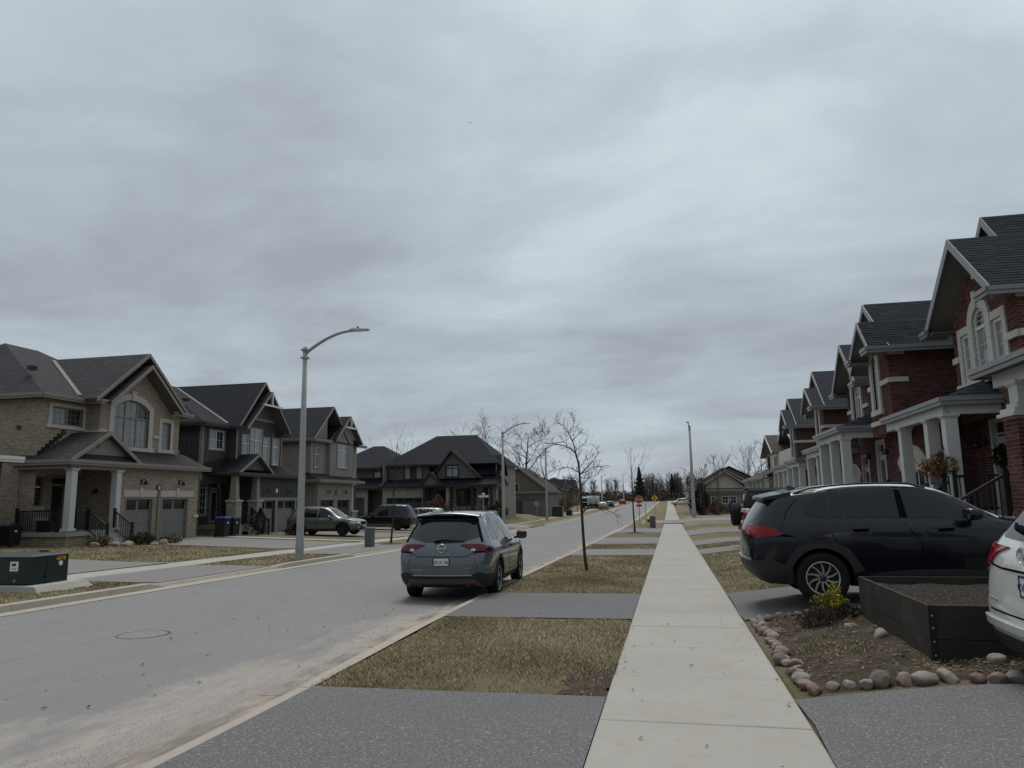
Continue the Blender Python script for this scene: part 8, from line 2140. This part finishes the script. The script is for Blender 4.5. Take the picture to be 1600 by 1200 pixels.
# the boulevard tree, drawn limb by limb
t = thing('street_tree', 'slender bare street tree on the grass verge ahead of the blue grey crossover', 'tree', (-2.15, 19.25, GG(-2.15, 19.25)))
s_ = .00363
def tp(u, v, y=0): return ((u - 375) * s_, y, (1150 - v) * s_)
tm = MB(); tm.tube([tp(378, 1175), tp(374, 1140), tp(364, 1050), tp(357, 900), tp(352, 740), tp(348, 600), tp(345, 500), tp(336, 400, .05), tp(320, 320, .06), tp(302, 240, .0), tp(268, 170, -.05), tp(235, 110, .05), tp(245, 55, .0)], [.052, .044, .040, .037, .034, .030, .027, .023, .018, .014, .010, .007, .004], 9, cap=False); tm.build('trunk', M['bark'], t)
limb = [([tp(338, 390), tp(315, 320, .1), tp(280, 285, .15), tp(215, 258, .2), tp(130, 243, .25), tp(62, 236, .3)], .018), ([tp(345, 480), tp(400, 430, -.1), tp(450, 385, -.2), tp(500, 320, -.3)], .013), ([tp(346, 470), tp(390, 455, .2), tp(440, 420, .35), tp(545, 410, .5)], .010),
		([tp(335, 460), tp(290, 430, -.1), tp(235, 425, -.2), tp(165, 450, -.3)], .010), ([tp(357, 750), tp(395, 712, -.1), tp(450, 712, -.2), tp(520, 722, -.25), tp(625, 770, -.3)], .013), ([tp(357, 745), tp(400, 700, .2), tp(460, 700, .3)], .008),
		([tp(300, 235), tp(330, 195, .1), tp(375, 160, .15)], .009), ([tp(268, 175), tp(310, 130, -.1), tp(330, 75, -.1)], .008), ([tp(235, 120), tp(200, 100, .1), tp(172, 60, .1)], .007), ([tp(318, 310), tp(350, 270, .2), tp(395, 240, .3)], .009), ([tp(348, 500), tp(420, 500, .3), tp(470, 470, .4)], .008), ([tp(250, 265, .2), tp(250, 220, .2), tp(245, 180, .2)], .006), ([tp(345, 430), tp(380, 370, .3), tp(415, 350, .4)], .008), ([tp(345, 520), tp(300, 500, .3), tp(265, 510, .4)], .006), ([tp(350, 560), tp(410, 520, -.3), tp(470, 430, -.35)], .008)]
rg = random.Random(5); lm = MB(); tw = MB()
for pts, r in limb:
	lm.tube(pts, [r * 1.35 * (1 - .7 * i / (len(pts) - 1)) for i in range(len(pts))], 6, cap=False)
	for i in range(len(pts) - 1):
		a, b = Vector(pts[i]), Vector(pts[i + 1])
		for q in range(4):
			p = a.lerp(b, rg.random()); d = (b - a).normalized(); o = d.orthogonal().normalized(); o.rotate(Matrix.Rotation(rg.uniform(0, 6.28), 3, d))
			grow(tw, p, d * .5 + o * .8 + Vector((0, 0, .3)), rg.uniform(.12, .36), .006, 1, rg, .3, .25, (1, 3), .7, 4, .3, .55, .0033)
lm.build('branch', M['bark'], t); tw.build('crown', M['bark'], t)
mb = MB(); rg = random.Random(6)
for k in range(60):
	a = rg.uniform(0, 6.28); rr = rg.uniform(.05, .5); mb.tube([(rr * math.cos(a), rr * math.sin(a), -.02), (rr * math.cos(a) + rg.gauss(0, .08), rr * math.sin(a) + rg.gauss(0, .08), rg.uniform(.05, .16))], [.004, .001], 3, cap=False)
tag(mb.build('grass_tuft', m_plain('tuft', (.12, .10, .055), .9), t), kind='stuff')

mulch = m_plain('mulch', (.045, .034, .026), .95, var=.4, scale=12, bump=.8, bscale=30)
def mound(parent, x, y, r, h=.08):
	mb = MB(); mb.lathe([(0, h), (r * .4, h * .85), (r * .8, h * .3), (r, -.02)], (x, y, 0), 'z', 18); return mb.build('mulch_ring', mulch, parent)
t = bare_tree('street_tree', 'young thin bare tree on a mulch ring left of the red stop sign', -2.17, 46.4, 5.1, .06, 21, limbs=7, trunk_h=.55, depth=2, kids=(2, 3), spread=.35, up=.5, lean=-.05); mound(t, 0, 0, .8)
t = bare_tree('street_tree', 'thin bare sapling on the left verge next to the grey pedestal', -13.0, 33.6, 5.2, .055, 23, limbs=7, trunk_h=.45, depth=2, kids=(2, 3), spread=.55, up=.35); mound(t, 0, 0, .7)
BG = 'big bare trees behind the dark corner house'
bare_tree('bare_tree', 'big bare tree rising behind the middle of the dark corner house roof', -27.2, 104, 13.0, .24, 31, group=BG, depth=3, limbs=10, trunk_h=.45, minr=.015, mat='bark_far', kids=(3, 5))
bare_tree('bare_tree', 'widest bare tree behind the right end of the dark corner house roof', -20.6, 108, 13.0, .30, 32, group=BG, depth=4, limbs=10, trunk_h=.3, minr=.014, mat='bark_far', kids=(3, 5), spread=1.0)
bare_tree('bare_tree', 'bare tree crown low over the brown gabled house', -18.6, 116, 9.2, .15, 33, group=BG, depth=3, limbs=8, trunk_h=.3, minr=.014, mat='bark_far')
bare_tree('bare_tree', 'thin bare branches between the two dark hip roofs', -33.5, 98, 10.6, .14, 34, group=BG, depth=2, limbs=4, minr=.016, mat='bark_far', spread=.9)
RG = 'young bare trees on far verges'
for k, (lb, x, y, h) in enumerate([('young bare tree before the far dark low house', -15.8, 112, 4.2), ('second young bare tree along the far left pavement', -15.6, 128, 4.6), ('slim bare tree in front of the tan bungalow', 5.2, 86.5, 6.2), ('bare sapling right of the tan bungalow gable', 9.0, 89, 7.0), ('pale stemmed bare tree clump at the tan bungalow corner', 3.9, 90.5, 5.4)]):
	t = bare_tree('bare_tree', lb, x, y, h, .07, 41 + k, group=RG, depth=3, limbs=7, minr=.010, mat='bark_far', spread=.5, up=.45)
t = bare_tree('bare_tree', 'bare tree showing left of the beige house roofs', 13.5, 118, 9.5, .16, 51, depth=3, limbs=9, minr=.015, mat='bark_far', kids=(3, 4))
bare_tree('bare_tree', 'second bare tree at the end of the brick row, further back', 17.5, 135, 9.5, .16, 52, depth=3, limbs=8, minr=.015, mat='bark_far', kids=(3, 4))

def leaf_cloud(n, fn, size, seed, flat=.0):
	rg = np.random.default_rng(seed); P = fn(rg, n); n = len(P)
	a = rg.normal(size=(n, 3)); a /= np.linalg.norm(a, axis=1)[:, None]; b = rg.normal(size=(n, 3)); b -= a * (a * b).sum(1)[:, None]; b /= np.linalg.norm(b, axis=1)[:, None]
	s = size * rg.uniform(.5, 1.3, n)[:, None]
	V = np.stack([P - a * s, P + b * s * .45, P + a * s, P - b * s * .45], 1).reshape(-1, 3)
	return V, np.arange(4 * n).reshape(n, 4), rg
def foliage_mat(name, c1, c2):
	t = NT(name); at = t.node('ShaderNodeAttribute', attribute_name='tint'); sp = t.node('ShaderNodeSeparateXYZ'); t.l.new(at.outputs['Color'], sp.inputs[0])
	return t.done(t.mix(sp.outputs[0], c1, c2), .85, spec=.15)
M['fol_green'] = foliage_mat('evergreen_foliage', (.012, .018, .010), (.045, .058, .024)); M['fol_dark'] = foliage_mat('conifer_foliage', (.016, .021, .016), (.046, .055, .038)); M['fol_yellow'] = foliage_mat('yellow_foliage', (.12, .10, .012), (.36, .30, .045)); M['fol_dry'] = foliage_mat('dry_foliage', (.055, .042, .026), (.17, .13, .075)); M['fol_red'] = foliage_mat('reddish_twig_foliage', (.06, .032, .022), (.16, .088, .06)); M['fol_autumn'] = foliage_mat('autumn_foliage', (.10, .022, .012), (.30, .15, .04))
def shrub(name, label, x, y, fn, n, size, mat, seed, stems=5, h=.5, cat='shrub', group=None, z=None, sw=.01):
	t = thing(name, label, cat, (x, y, GG(x, y) if z is None else z), 0, group)
	rg = random.Random(seed); mb = MB()
	for k in range(stems): grow(mb, (rg.gauss(0, .05 if stems < 20 else .16), rg.gauss(0, .05 if stems < 20 else .13), -.03), (rg.gauss(0, .35), rg.gauss(0, .35), 1), h * .8, sw, 2, rg, .2, .2, (2, 4), .6, 4, .2, .55, .002)
	mb.build('stem', M['twig_dark'], t)
	V, F, r2 = leaf_cloud(n, fn, size, seed); c = np.repeat(np.concatenate([np.repeat(r2.random(len(F))[:, None], 3, 1), np.ones((len(F), 1))], 1), 4, axis=0)
	np_mesh('foliage', V, F, mat, t, col=c)
	return t
def blob(rx, ry, h, lump=.25):
	def f(rg, n):
		u = rg.normal(size=(n, 3)); u /= np.linalg.norm(u, axis=1)[:, None]; rr = rg.uniform(.45, 1, n)[:, None] ** .5
		k = 1 + lump * (np.sin(u[:, :1] * 5 + 1) + np.sin(u[:, 1:2] * 6 + 2) * .7)
		p = u * rr * k * np.array([rx, ry, h / 2]); p[:, 2] += h / 2; p[:, 2] = np.maximum(p[:, 2], 0.01); return p
	return f
def cone(r, h, tiers=0):
	def f(rg, n):
		z = rg.random(n) ** 1.3; a = rg.uniform(0, 6.283, n); rr = (1 - z) * r * (1 + (.35 * np.sin(z * 6.28 * tiers) if tiers else 0)) * rg.uniform(.35, 1.05, n)
		return np.stack([rr * np.cos(a), rr * np.sin(a), z * h * .97 + .03 * h], 1)
	return f
def column_(r, h):
	def f(rg, n):
		z = rg.random(n); a = rg.uniform(0, 6.283, n); prof = np.minimum(1, np.minimum(z * 5 + .4, (1 - z) * 2.2 + .12)); rr = r * prof * np.sqrt(rg.uniform(.25, 1, n)) * (1 + .2 * np.sin(a * 3 + z * 9)); return np.stack([rr * np.cos(a), rr * np.sin(a), z * h], 1)
	return f
shrub('cedar_shrub', 'narrow dark cedar at the steps of the charcoal house', -23.9, 40.5, column_(.34, 1.55), 1600, .06, M['fol_green'], 61, 2, 1.2)
for k, (lb, x, y) in enumerate([('low dark shrub under the nearest street lamp line, by the grey crossover', -22.2, 41.0), ('second low dark shrub by the grey crossover rear wheel', -22.3, 42.6)]): shrub('low_shrub', lb, x, y, blob(.42, .42, .45), 500, .06, M['fol_dark'], 63 + k, 4, .3, group='low dark shrubs')
shrub('low_shrub', 'low dark evergreen in the bed by the tan brick garage', -22.9, 29.1, blob(.7, .45, .5), 900, .06, M['fol_green'], 66, 4, .35); shrub('dry_shrub', 'dry pale perennials beside the low evergreen', -22.6, 30.6, blob(.6, .5, .35), 600, .06, M['fol_dry'], 67, 8, .3); shrub('dry_shrub', 'twiggy dry clump at the foot of the tan brick porch', -23.4, 27.2, blob(.5, .4, .5), 500, .05, M['fol_dry'], 68, 12, .5)
shrub('round_shrub', 'reddish brown rounded bare shrub before the corner house porch', -22.9, 71.8, blob(1.15, .9, 2.1), 3200, .10, M['fol_red'], 69, 9, 1.6, z=GG(-22.9, 72)); shrub('evergreen_shrub', 'dark spreading evergreen right of the corner house porch', -16.6, 72.0, blob(1.0, .9, 1.9, .35), 2200, .12, M['fol_green'], 70, 3, 1.2); shrub('cone_shrub', 'small clipped cone shrub by the corner house porch', -18.9, 71.9, cone(.38, .95), 700, .07, M['fol_green'], 71, 1, .6)
shrub('evergreen_shrub', 'tall dark evergreen at the left corner of the tan bungalow', 3.6, 92, blob(1.1, 1.2, 3.4, .3), 3000, .16, M['fol_dark'], 72, 3, 2.4); shrub('round_shrub', 'brown twiggy shrub in front of the tan bungalow', 5.3, 91, blob(1.1, .8, 1.6), 1400, .11, M['fol_red'], 73, 10, 1.4); shrub('round_shrub', 'second brown twiggy shrub under the bungalow windows', 7.6, 92, blob(1.3, .7, 1.1), 1200, .11, M['fol_dry'], 74, 10, 1.0)
for k, (lb, x, y, rx, h) in enumerate([('brown shrub mass behind the far left pavement', -17.5, 112, 1.8, 2.6), ('green brown shrub before the far dark low house', -18.6, 120, 2.0, 2.4), ('bare brown shrub left of the white truck', -18.2, 131, 1.8, 2.3), ('far brown shrub beyond the white truck', -17.8, 172, 2.2, 2.6)]): shrub('verge_shrub', lb, x, y, blob(rx, rx, h), 1300, .16, M[('fol_red', 'fol_green', 'fol_dry', 'fol_red', 'fol_dry', 'fol_dark')[k]], 80 + k, 6, h * .7, group='far shrubs')
# conifers
def conifer(label, x, y, h, r, seed):
	t = thing('pine_tree', label, 'tree', (x, y, GG(x, y)), 0, 'far conifers'); mb = MB(); mb.tube([(0, 0, -.2), (0, 0, h * .95)], [h * .018, .03], 7, cap=False); mb.build('trunk', M['bark_far'], t)
	V, F, r2 = leaf_cloud(int(2600), cone(r, h, 7), h * .035, seed); V[:, 2] = V[:, 2] * .85 + h * .15; c = np.repeat(np.concatenate([np.repeat(r2.random(len(F))[:, None], 3, 1), np.ones((len(F), 1))], 1), 4, axis=0); np_mesh('crown', V, F, M['fol_dark'], t, col=c)
conifer('dark pine standing above the trees left of the stop sign', -9.5, 250, 11.5, 2.3, 91); conifer('dark conifer in the wood behind the far white car', 1.2, 285, 10.0, 1.5, 92); 
# woodland: one mass of bare trees closing the view, built from copies of a few crowns
def woods(name, spots, hs, mats, seed):
	rg = random.Random(seed); base = []
	for k in range(5):
		mb = MB(); r3 = random.Random(seed * 10 + k)
		mb.tube([(0, 0, -.5), (0, 0, .5), (.02, 0, .95)], [.018, .013, .003], 4, cap=False)
		for i in range(10):
			f = .18 + .75 * i / 10; a = r3.uniform(0, 6.28); grow(mb, (0, 0, f), (math.cos(a) * .6, math.sin(a) * .6, .9), .36 - .22 * f, .006, 2, r3, .3, .2, (3, 5), .6, 3, .15, .6, .0017)
		base.append((np.array(mb.v, np.float32), mb.f))
	V = []; F = []; b = 0
	for (x, y) in spots:
		v, f = base[rg.randrange(5)]; h = rg.uniform(*hs); a = rg.uniform(0, 6.28); c, s = math.cos(a), math.sin(a)
		p = np.stack([(v[:, 0] * c - v[:, 1] * s) * h * 1.0 + x, (v[:, 0] * s + v[:, 1] * c) * h * 1.0 + y, v[:, 2] * h + GG(x, y)], 1); V.append(p); F += [tuple(i + b for i in q) for q in f if len(q) == 4]; b += len(v)
	o = np_mesh(name, np.concatenate(V), F, mats, kind='stuff'); return o
rg = random.Random(3)
woods('woodland', [(rg.uniform(-14, 12), rg.uniform(285, 340)) for _ in range(100)], (6.5, 10.5), M['bark_far'], 7)
woods('woodland', [(rg.uniform(-75, -17), rg.uniform(215, 330)) for _ in range(80)], (6, 9.5), M['bark_far'], 8)
woods('woodland', [(rg.uniform(12, 70), rg.uniform(170, 300)) for _ in range(50)], (6, 9.5), M['bark_far'], 9)
# low scrub at the foot of the wood: a distant mass of brown brush
Vs = []; Fs = []; b = 0
def strip(rg, n): return np.stack([rg.uniform(-90, 90, n), rg.uniform(275, 345, n), rg.uniform(0, 4.2, n) * rg.random(n) ** .35], 1)
V, F, r2 = leaf_cloud(26000, strip, .55, 5); V[:, 2] += gz(V[:, 1]); c = np.repeat(np.concatenate([np.repeat(r2.random(len(F))[:, None], 3, 1), np.ones((len(F), 1))], 1), 4, axis=0)
np_mesh('undergrowth', V, F, foliage_mat('brush', (.035, .026, .022), (.085, .062, .05)), None, kind='stuff', col=c)

# ================================================================ garden bed in the right foreground
bx0, bx1, by0, by1 = 1.0, 3.9, 6.78, 11.0
def bed_z(x, y): return GG(x, y) - .03 + .065 * min(1, max(0, min(x - 1.0, y - 6.8, 11.02 - y) / .22)) + .03 * math.sin(x * 3.1 + y) * math.sin(y * 2.3) + .012 * math.sin(9 * x) * math.cos(8 * y)
sheet('garden_soil', bx0, bx1, by0 + .05, by1 - .05, 0.0, M['soil'], zf=bed_z, nx=30, ny=40, edge=.01, seed=90)
# field stones
stone_cols = [(.25, .195, .165), (.19, .16, .145), (.27, .235, .205), (.17, .135, .115), (.30, .26, .235), (.22, .15, .125)]
ST_M = []
for i, c in enumerate(stone_cols):
	t = NT('field_stone_%s' % 'abcdef'[i]); v = t.coord(); cc = t.mix(t.noise(v, 7, 5, .7), mul(c, .65), mul(c, 1.25)); cc = t.mix(t.ramp(t.noise(v, 26, 3, .6), [(.55, 0.), (.7, .6)]), cc, mul(c, 1.7)); cc = t.mix(t.math('MULTIPLY', t.noise(v, 3, 3), .4), cc, (.07, .055, .042)); t.bump(t.noise(v, 22, 5, .7), .5, .01); ST_M.append(t.done(cc, .9, spec=.2))
ST_ME = []
for i in range(9):
	bm = bmesh.new(); bmesh.ops.create_icosphere(bm, subdivisions=3, radius=1); rg = random.Random(200 + i); ph = [rg.uniform(0, 6) for _ in range(9)]
	for v in bm.verts:
		c = v.co; k = 1 + .13 * math.sin(2.3 * c.x + ph[0]) + .12 * math.sin(2.7 * c.y + ph[1]) + .10 * math.sin(3.1 * c.z + ph[2]) + .05 * math.sin(6 * c.x + 5 * c.y + ph[3]) + .03 * math.sin(11 * c.z + 9 * c.y + ph[4])
		v.co = c * k
		for q in range(3):   # worn flats
			nn = Vector((math.cos(ph[5 + q]), math.sin(ph[5 + q]), .5 * math.cos(2 * ph[5 + q]))).normalized(); dd = v.co.dot(nn)
			if dd > .72: v.co -= nn * (dd - .72) * .9
	me = bpy.data.meshes.new('field_stone'); bm.to_mesh(me); bm.free(); me.polygons.foreach_set('use_smooth', [True] * len(me.polygons)); ST_ME.append(me)
TONE = ('pinkish tan', 'grey brown', 'pale sandy', 'dark brown', 'whitish', 'rosy brown')
ONES = ['', 'first', 'second', 'third', 'fourth', 'fifth', 'sixth', 'seventh', 'eighth', 'ninth', 'tenth', 'eleventh', 'twelfth', 'thirteenth', 'fourteenth', 'fifteenth', 'sixteenth', 'seventeenth', 'eighteenth', 'nineteenth']
def nth(n): return ONES[n] if n < 20 else ('twentieth', 'thirtieth', 'fortieth')[n // 10 - 2] if n % 10 == 0 else ('twenty', 'thirty', 'forty')[n // 10 - 2] + '-' + ONES[n % 10]
def stone_(x, y, sx, sy, sz, k, label, group, mi=None):
	mi = (k * 5 + 1) % 6 if mi is None else mi
	me = ST_ME[k % 9].copy(); me.materials.append(ST_M[mi]); o = bpy.data.objects.new('field_stone', me); COL.objects.link(o)
	o.location = (x, y, GG(x, y) + sz * .36 + .02); o.scale = (sx, sy, sz); rg = random.Random(k * 7 + 3); o.rotation_euler = (rg.uniform(-.3, .3), rg.uniform(-.3, .3), rg.uniform(0, 6.28)); tag(o, label.replace('TONE', TONE[mi]), 'stone', group)
rg = random.Random(12); k = 0; n = 0
y = 7.12
while y < 10.85:
	s = rg.uniform(.05, .095); k += 1; n += 1
	stone_(1.07 + rg.uniform(-.04, .07), y, s, s * rg.uniform(.8, 1.2), s * rg.uniform(.5, .75), k, 'TONE fieldstone, %s from the near corner along the pavement edge of the bed' % nth(n), 'fieldstones along the pavement edge'); y += s * 1.85
x = 1.12; n = 0; done = False
while x < 3.75:
	s = rg.uniform(.05, .09); n += 1; k += 1
	if x > 1.6 and not done: done = True; s = .085; stone_(x, 6.93, .085, .08, .085, 3, 'round dark brown ball shaped stone in the near border of the bed', 'fieldstones along the near edge', 3)
	else: stone_(x, 7.0 - .12 * (x - 1) + rg.uniform(-.05, .04), s * 1.2, s * .85, s * rg.uniform(.5, .72), k, 'TONE fieldstone, %s from the pavement corner in the near border of the bed' % nth(n), 'fieldstones along the near edge', (0, 4, 2, 5)[k % 4])
	x += s * 2.1
x = 1.14; n = 0
while x < 2.3:
	s = rg.uniform(.045, .07); n += 1; k += 1; stone_(x, 10.95 + rg.uniform(-.04, .03), s, s * .85, s * .75, k, 'TONE fieldstone, %s from the pavement in the far border by the black SUV' % nth(n), 'fieldstones along the far edge', (2, 4, 1, 0)[k % 4]); x += s * 2.1
stone_(1.95, 10.78, .12, .1, .1, 77, 'larger pale stone under the yellow shrub', None, 4); stone_(2.12, 8.75, .11, .085, .07, 78, 'lone white grey stone lying beside the planter box', None, 2); stone_(2.72, 7.42, .085, .08, .07, 79, 'pale stone against the front of the planter box', None, 4); stone_(2.02, 9.6, .06, .05, .04, 80, 'small brown stone near the far end of the planter box', None, 0); stone_(1.95, 9.45, .045, .08, .055, 81, 'small upright pale stone by the planter side', None, 2)
# raised planter
px0, px1, py0, py1 = 2.27, 4.35, 7.62, 10.2
pz = GG(2.4, 8) - .02; ptop = .585
t = thing('raised_planter', 'dark board raised planter full of gravelly soil with black metal corner', 'planter', (px0, py0, pz), 0); ht = ptop - pz
t2 = NT('planter_board'); v = t2.coord('Object'); gr = t2.noise(t2.coord(scale=(1, 1, 14)), 4, 5, .7); cc = t2.mix(gr, (.020, .017, .015), (.040, .034, .030)); cc = t2.mix(t2.ramp(t2.noise(v, 2.2, 5, .7), [(.45, 0.), (.7, .6)]), cc, (.065, .057, .047)); t2.bump(gr, .5, .006); M['planter_board'] = t2.done(cc, .85, spec=.2)
W_, D_ = px1 - px0, py1 - py0
for lay, (a, b) in enumerate(((0, ht * .42), (ht * .42 + .006, ht))):
	for nm, (x0, x1, y0, y1) in dict(f=(.04, W_, 0, .035), b=(0, W_, D_ - .035, D_), l=(0, .035, .036, D_ - .036), r=(W_ - .035, W_, .036, D_ - .036)).items(): mb = MB(); mb.box(x0, x1, y0, y1, a, b); mb.build('board', M['planter_board'], t)
mb = MB(); mb.box(-.006, .05, -.006, 0, 0, ht); mb.box(-.006, 0, 0, .05, 0, ht); cnr = mb.build('metal_corner', M['black_iron'], t)
for z in (.08, .2, .32, .43): mb = MB(); mb.lathe([(0, -.013), (.008, -.012), (.01, -.006)], (.026, 0, z), 'y', 8); mb.build('bolt', M['metal_galv'], cnr)
for a in ((0, 0, W_, 0), (0, 0, 0, D_), (0, D_, W_, D_), (W_, 0, W_, D_)): mb = MB(); mb.beam((a[0], a[1] + (.017 if a[1] == 0 and a[3] == 0 else 0), ht + .006), (a[2], a[3] + (.017 if a[1] == 0 and a[3] == 0 else 0), ht + .006), .045, .012) if False else None
gs = NT('planter_soil'); w = gs.world(); cc = gs.ramp(gs.noise(w, 48, 4, .7), [(.35, (.012, .010, .009)), (.52, (.034, .028, .024)), (.68, (.13, .11, .095))]); gs.bump(gs.noise(w, 42, 4, .75), 1.0, .03); M['planter_soil'] = gs.done(cc, .95, spec=.1)
mb = MB(); nx_, ny_ = 18, 22; V_ = [(.036 + (W_ - .072) * i / nx_, .036 + (D_ - .072) * j / ny_, ht - .085 + .02 * math.sin(i * 1.1) * math.sin(j * .9) + .008 * math.sin(i * 5 + j * 3)) for j in range(ny_ + 1) for i in range(nx_ + 1)]
mb.add(V_, [(j * (nx_ + 1) + i, j * (nx_ + 1) + i + 1, (j + 1) * (nx_ + 1) + i + 1, (j + 1) * (nx_ + 1) + i) for j in range(ny_) for i in range(nx_)], True); tag(mb.build('planter_soil', M['planter_soil'], t), kind='stuff')
# plants in and round the bed
shrub('yellow_shrub', 'bright yellow feathery shrub in front of the black SUV rear wheel', 2.03, 10.62, blob(.19, .16, .34, .4), 2200, .02, M['fol_yellow'], 101, 7, .32)
shrub('dry_shrub', 'dark leafless stubble of stems behind the bed, left of the yellow shrub', 1.72, 9.95, blob(.42, .32, .16), 160, .02, M['fol_dry'], 102, 70, .28, sw=.004)
shrub('dry_shrub', 'olive dry clump between yellow shrub and planter', 2.1, 10.2, blob(.2, .2, .2), 420, .03, M['fol_green'], 103, 14, .2, sw=.004)
shrub('dry_shrub', 'yellowed dry weeds hanging over the right end of the planter', 4.0, 10.0, blob(.25, .2, .4), 260, .035, M['fol_dry'], 104, 16, .5, z=ptop - .1, sw=.005)
tag(blades('weeds', [(1.2, 2.2, 7.1, 9.9)], 2600, .01, .05, .009, 105, lambda x, y, rg: (np.sin(x * 4.3 + 1) * np.sin(y * 3.1) + rg.normal(0, .4, len(x))) > .35, .35, .05))
# twigs and leaf litter, too many and too small to pick apart
def litter(name, rects, n, s0, s1, mat, seed, zf, lift=.008):
	rg = np.random.default_rng(seed); per = n // len(rects); X = np.concatenate([rg.uniform(r[0], r[1], per) for r in rects]); Y = np.concatenate([rg.uniform(r[2], r[3], per) for r in rects]); m = len(X)
	Z = np.array([zf(a, b) for a, b in zip(X, Y)]) + lift; a = rg.uniform(0, 6.28, m); s = rg.uniform(s0, s1, m); e = rg.uniform(.25, .6, m); tz = rg.normal(0, .35, (m, 4)) * s[:, None]
	c, sn = np.cos(a), np.sin(a); P = []
	for i, (u, v) in enumerate(((-1, 0), (0, 1), (1, 0), (0, -1))): P.append(np.stack([X + (u * c - v * e * sn) * s, Y + (u * sn + v * e * c) * s, Z + np.abs(tz[:, i])], 1))
	V = np.stack(P, 1).reshape(-1, 3); col = np.repeat(np.concatenate([np.repeat(rg.random(m)[:, None], 3, 1), np.ones((m, 1))], 1), 4, axis=0)
	return np_mesh(name, V, np.arange(4 * m).reshape(m, 4), mat, None, kind='stuff', col=col)
M['leaf_litter'] = foliage_mat('leaf_litter', (.06, .042, .026), (.23, .18, .125))
litter('leaf_litter', [(1.15, 2.25, 7.15, 10.8), (2.25, 3.8, 7.1, 7.6)], 1700, .006, .026, M['leaf_litter'], 110, bed_z)
litter('leaf_litter', [(-3.3, -.62, 6.7, 11), (-3.3, -.62, 14.3, 20), (1.0, 6, 14.4, 20)], 260, .008, .022, M['leaf_litter'], 111, GG, .03)
litter('leaf_litter', [(-.55, .9, 5, 13)], 46, .01, .03, M['leaf_litter'], 112, GG, .02); litter('leaf_litter', [(-7.5, -4.1, 5, 16)], 60, .012, .035, M['leaf_litter'], 113, road_z, .006)
# coarse sand and grit swept against the right kerb
rgn = np.random.default_rng(9); m = 3600; X = -3.66 - np.abs(rgn.normal(0, .45, m)) ; Y = 4.5 + 14 * rgn.random(m) ** 1.6; Z = np.where(X > -4.0, gz(Y) - .096, np.array([road_z(a, b) for a, b in zip(X, Y)])) + .002; s = rgn.uniform(.002, .0055, m)
P = np.stack([np.stack([X + u * s, Y + v * s, Z + w_ * s], 1) for u, v, w_ in ((1, 0, 0), (-.5, .9, 0), (-.5, -.9, 0), (0, 0, .9))], 1).reshape(-1, 3); idx = np.arange(m)[:, None] * 4
np_mesh('gravel', P, np.concatenate([idx + [0, 1, 3], idx + [1, 2, 3], idx + [2, 0, 3]]), m_plain('grit', (.27, .23, .19), .9, var=.5, scale=60), None, kind='stuff')
# autumn arrangement on the porch rail and wreaths
shrub('flower_planter', 'rusty autumn flower arrangement on the porch rail of the nearest brick house', 6.98, 21.35, blob(.42, .62, .62, .35), 1100, .055, M['fol_autumn'], 120, 14, .6, 'plant', z=1.95); o = bpy.data.objects['flower_planter']; mb = MB(); mb.box(-.12, .12, -.45, .45, -.12, .1); mb.build('planter_box', M['black_iron'], o)
shrub('flower_planter_grass', 'olive dry grass plumes rising from the rusty flower arrangement', 6.98, 20.9, blob(.3, .35, .65, .4), 420, .06, M['fol_dry'], 121, 16, .6, 'plant', z=2.0)
for k, (yy, lb) in enumerate(((22.05, 'dark leafy wreath on the left leaf of the white double door'), (21.4, 'second leafy wreath, on the right leaf of the white double door'))):
	t = thing('door_wreath', lb, 'wreath', (8.66, yy, 2.55))
	def fw(rg, n): a = rg.uniform(0, 6.283, n); r = .2 + rg.normal(0, .045, n); return np.stack([rg.normal(0, .03, n), r * np.cos(a), r * np.sin(a)], 1)
	V, F, r2 = leaf_cloud(420, fw, .045, 130 + k); c = np.repeat(np.concatenate([np.repeat(r2.random(len(F))[:, None], 3, 1), np.ones((len(F), 1))], 1), 4, axis=0); np_mesh('foliage', V, F, M['fol_green'], t, col=c)
	mb = MB(); mb.tube([(0, .2 * math.cos(a), .2 * math.sin(a)) for a in [q * math.pi / 9 for q in range(19)]], .025, 5, cap=False); mb.build('hoop', M['twig_dark'], t)
# rocks in the tan house bed
for k, (x, y) in enumerate([(-23.2, 27.8), (-22.95, 28.3), (-22.7, 28.0), (-22.4, 29.9), (-23.3, 26.8)]): stone_(x, y, .22, .2, .13, 300 + k, ('pale rock left of the porch steps, second from the left', 'pale rock third from the left before the tan brick porch', 'pale rock nearest the porch steps, fourth from the left', 'pale rock beside the low evergreen, rightmost of five', 'pale rock leftmost of five before the tan brick porch')[k], 'pale rocks by the tan brick porch', 2)
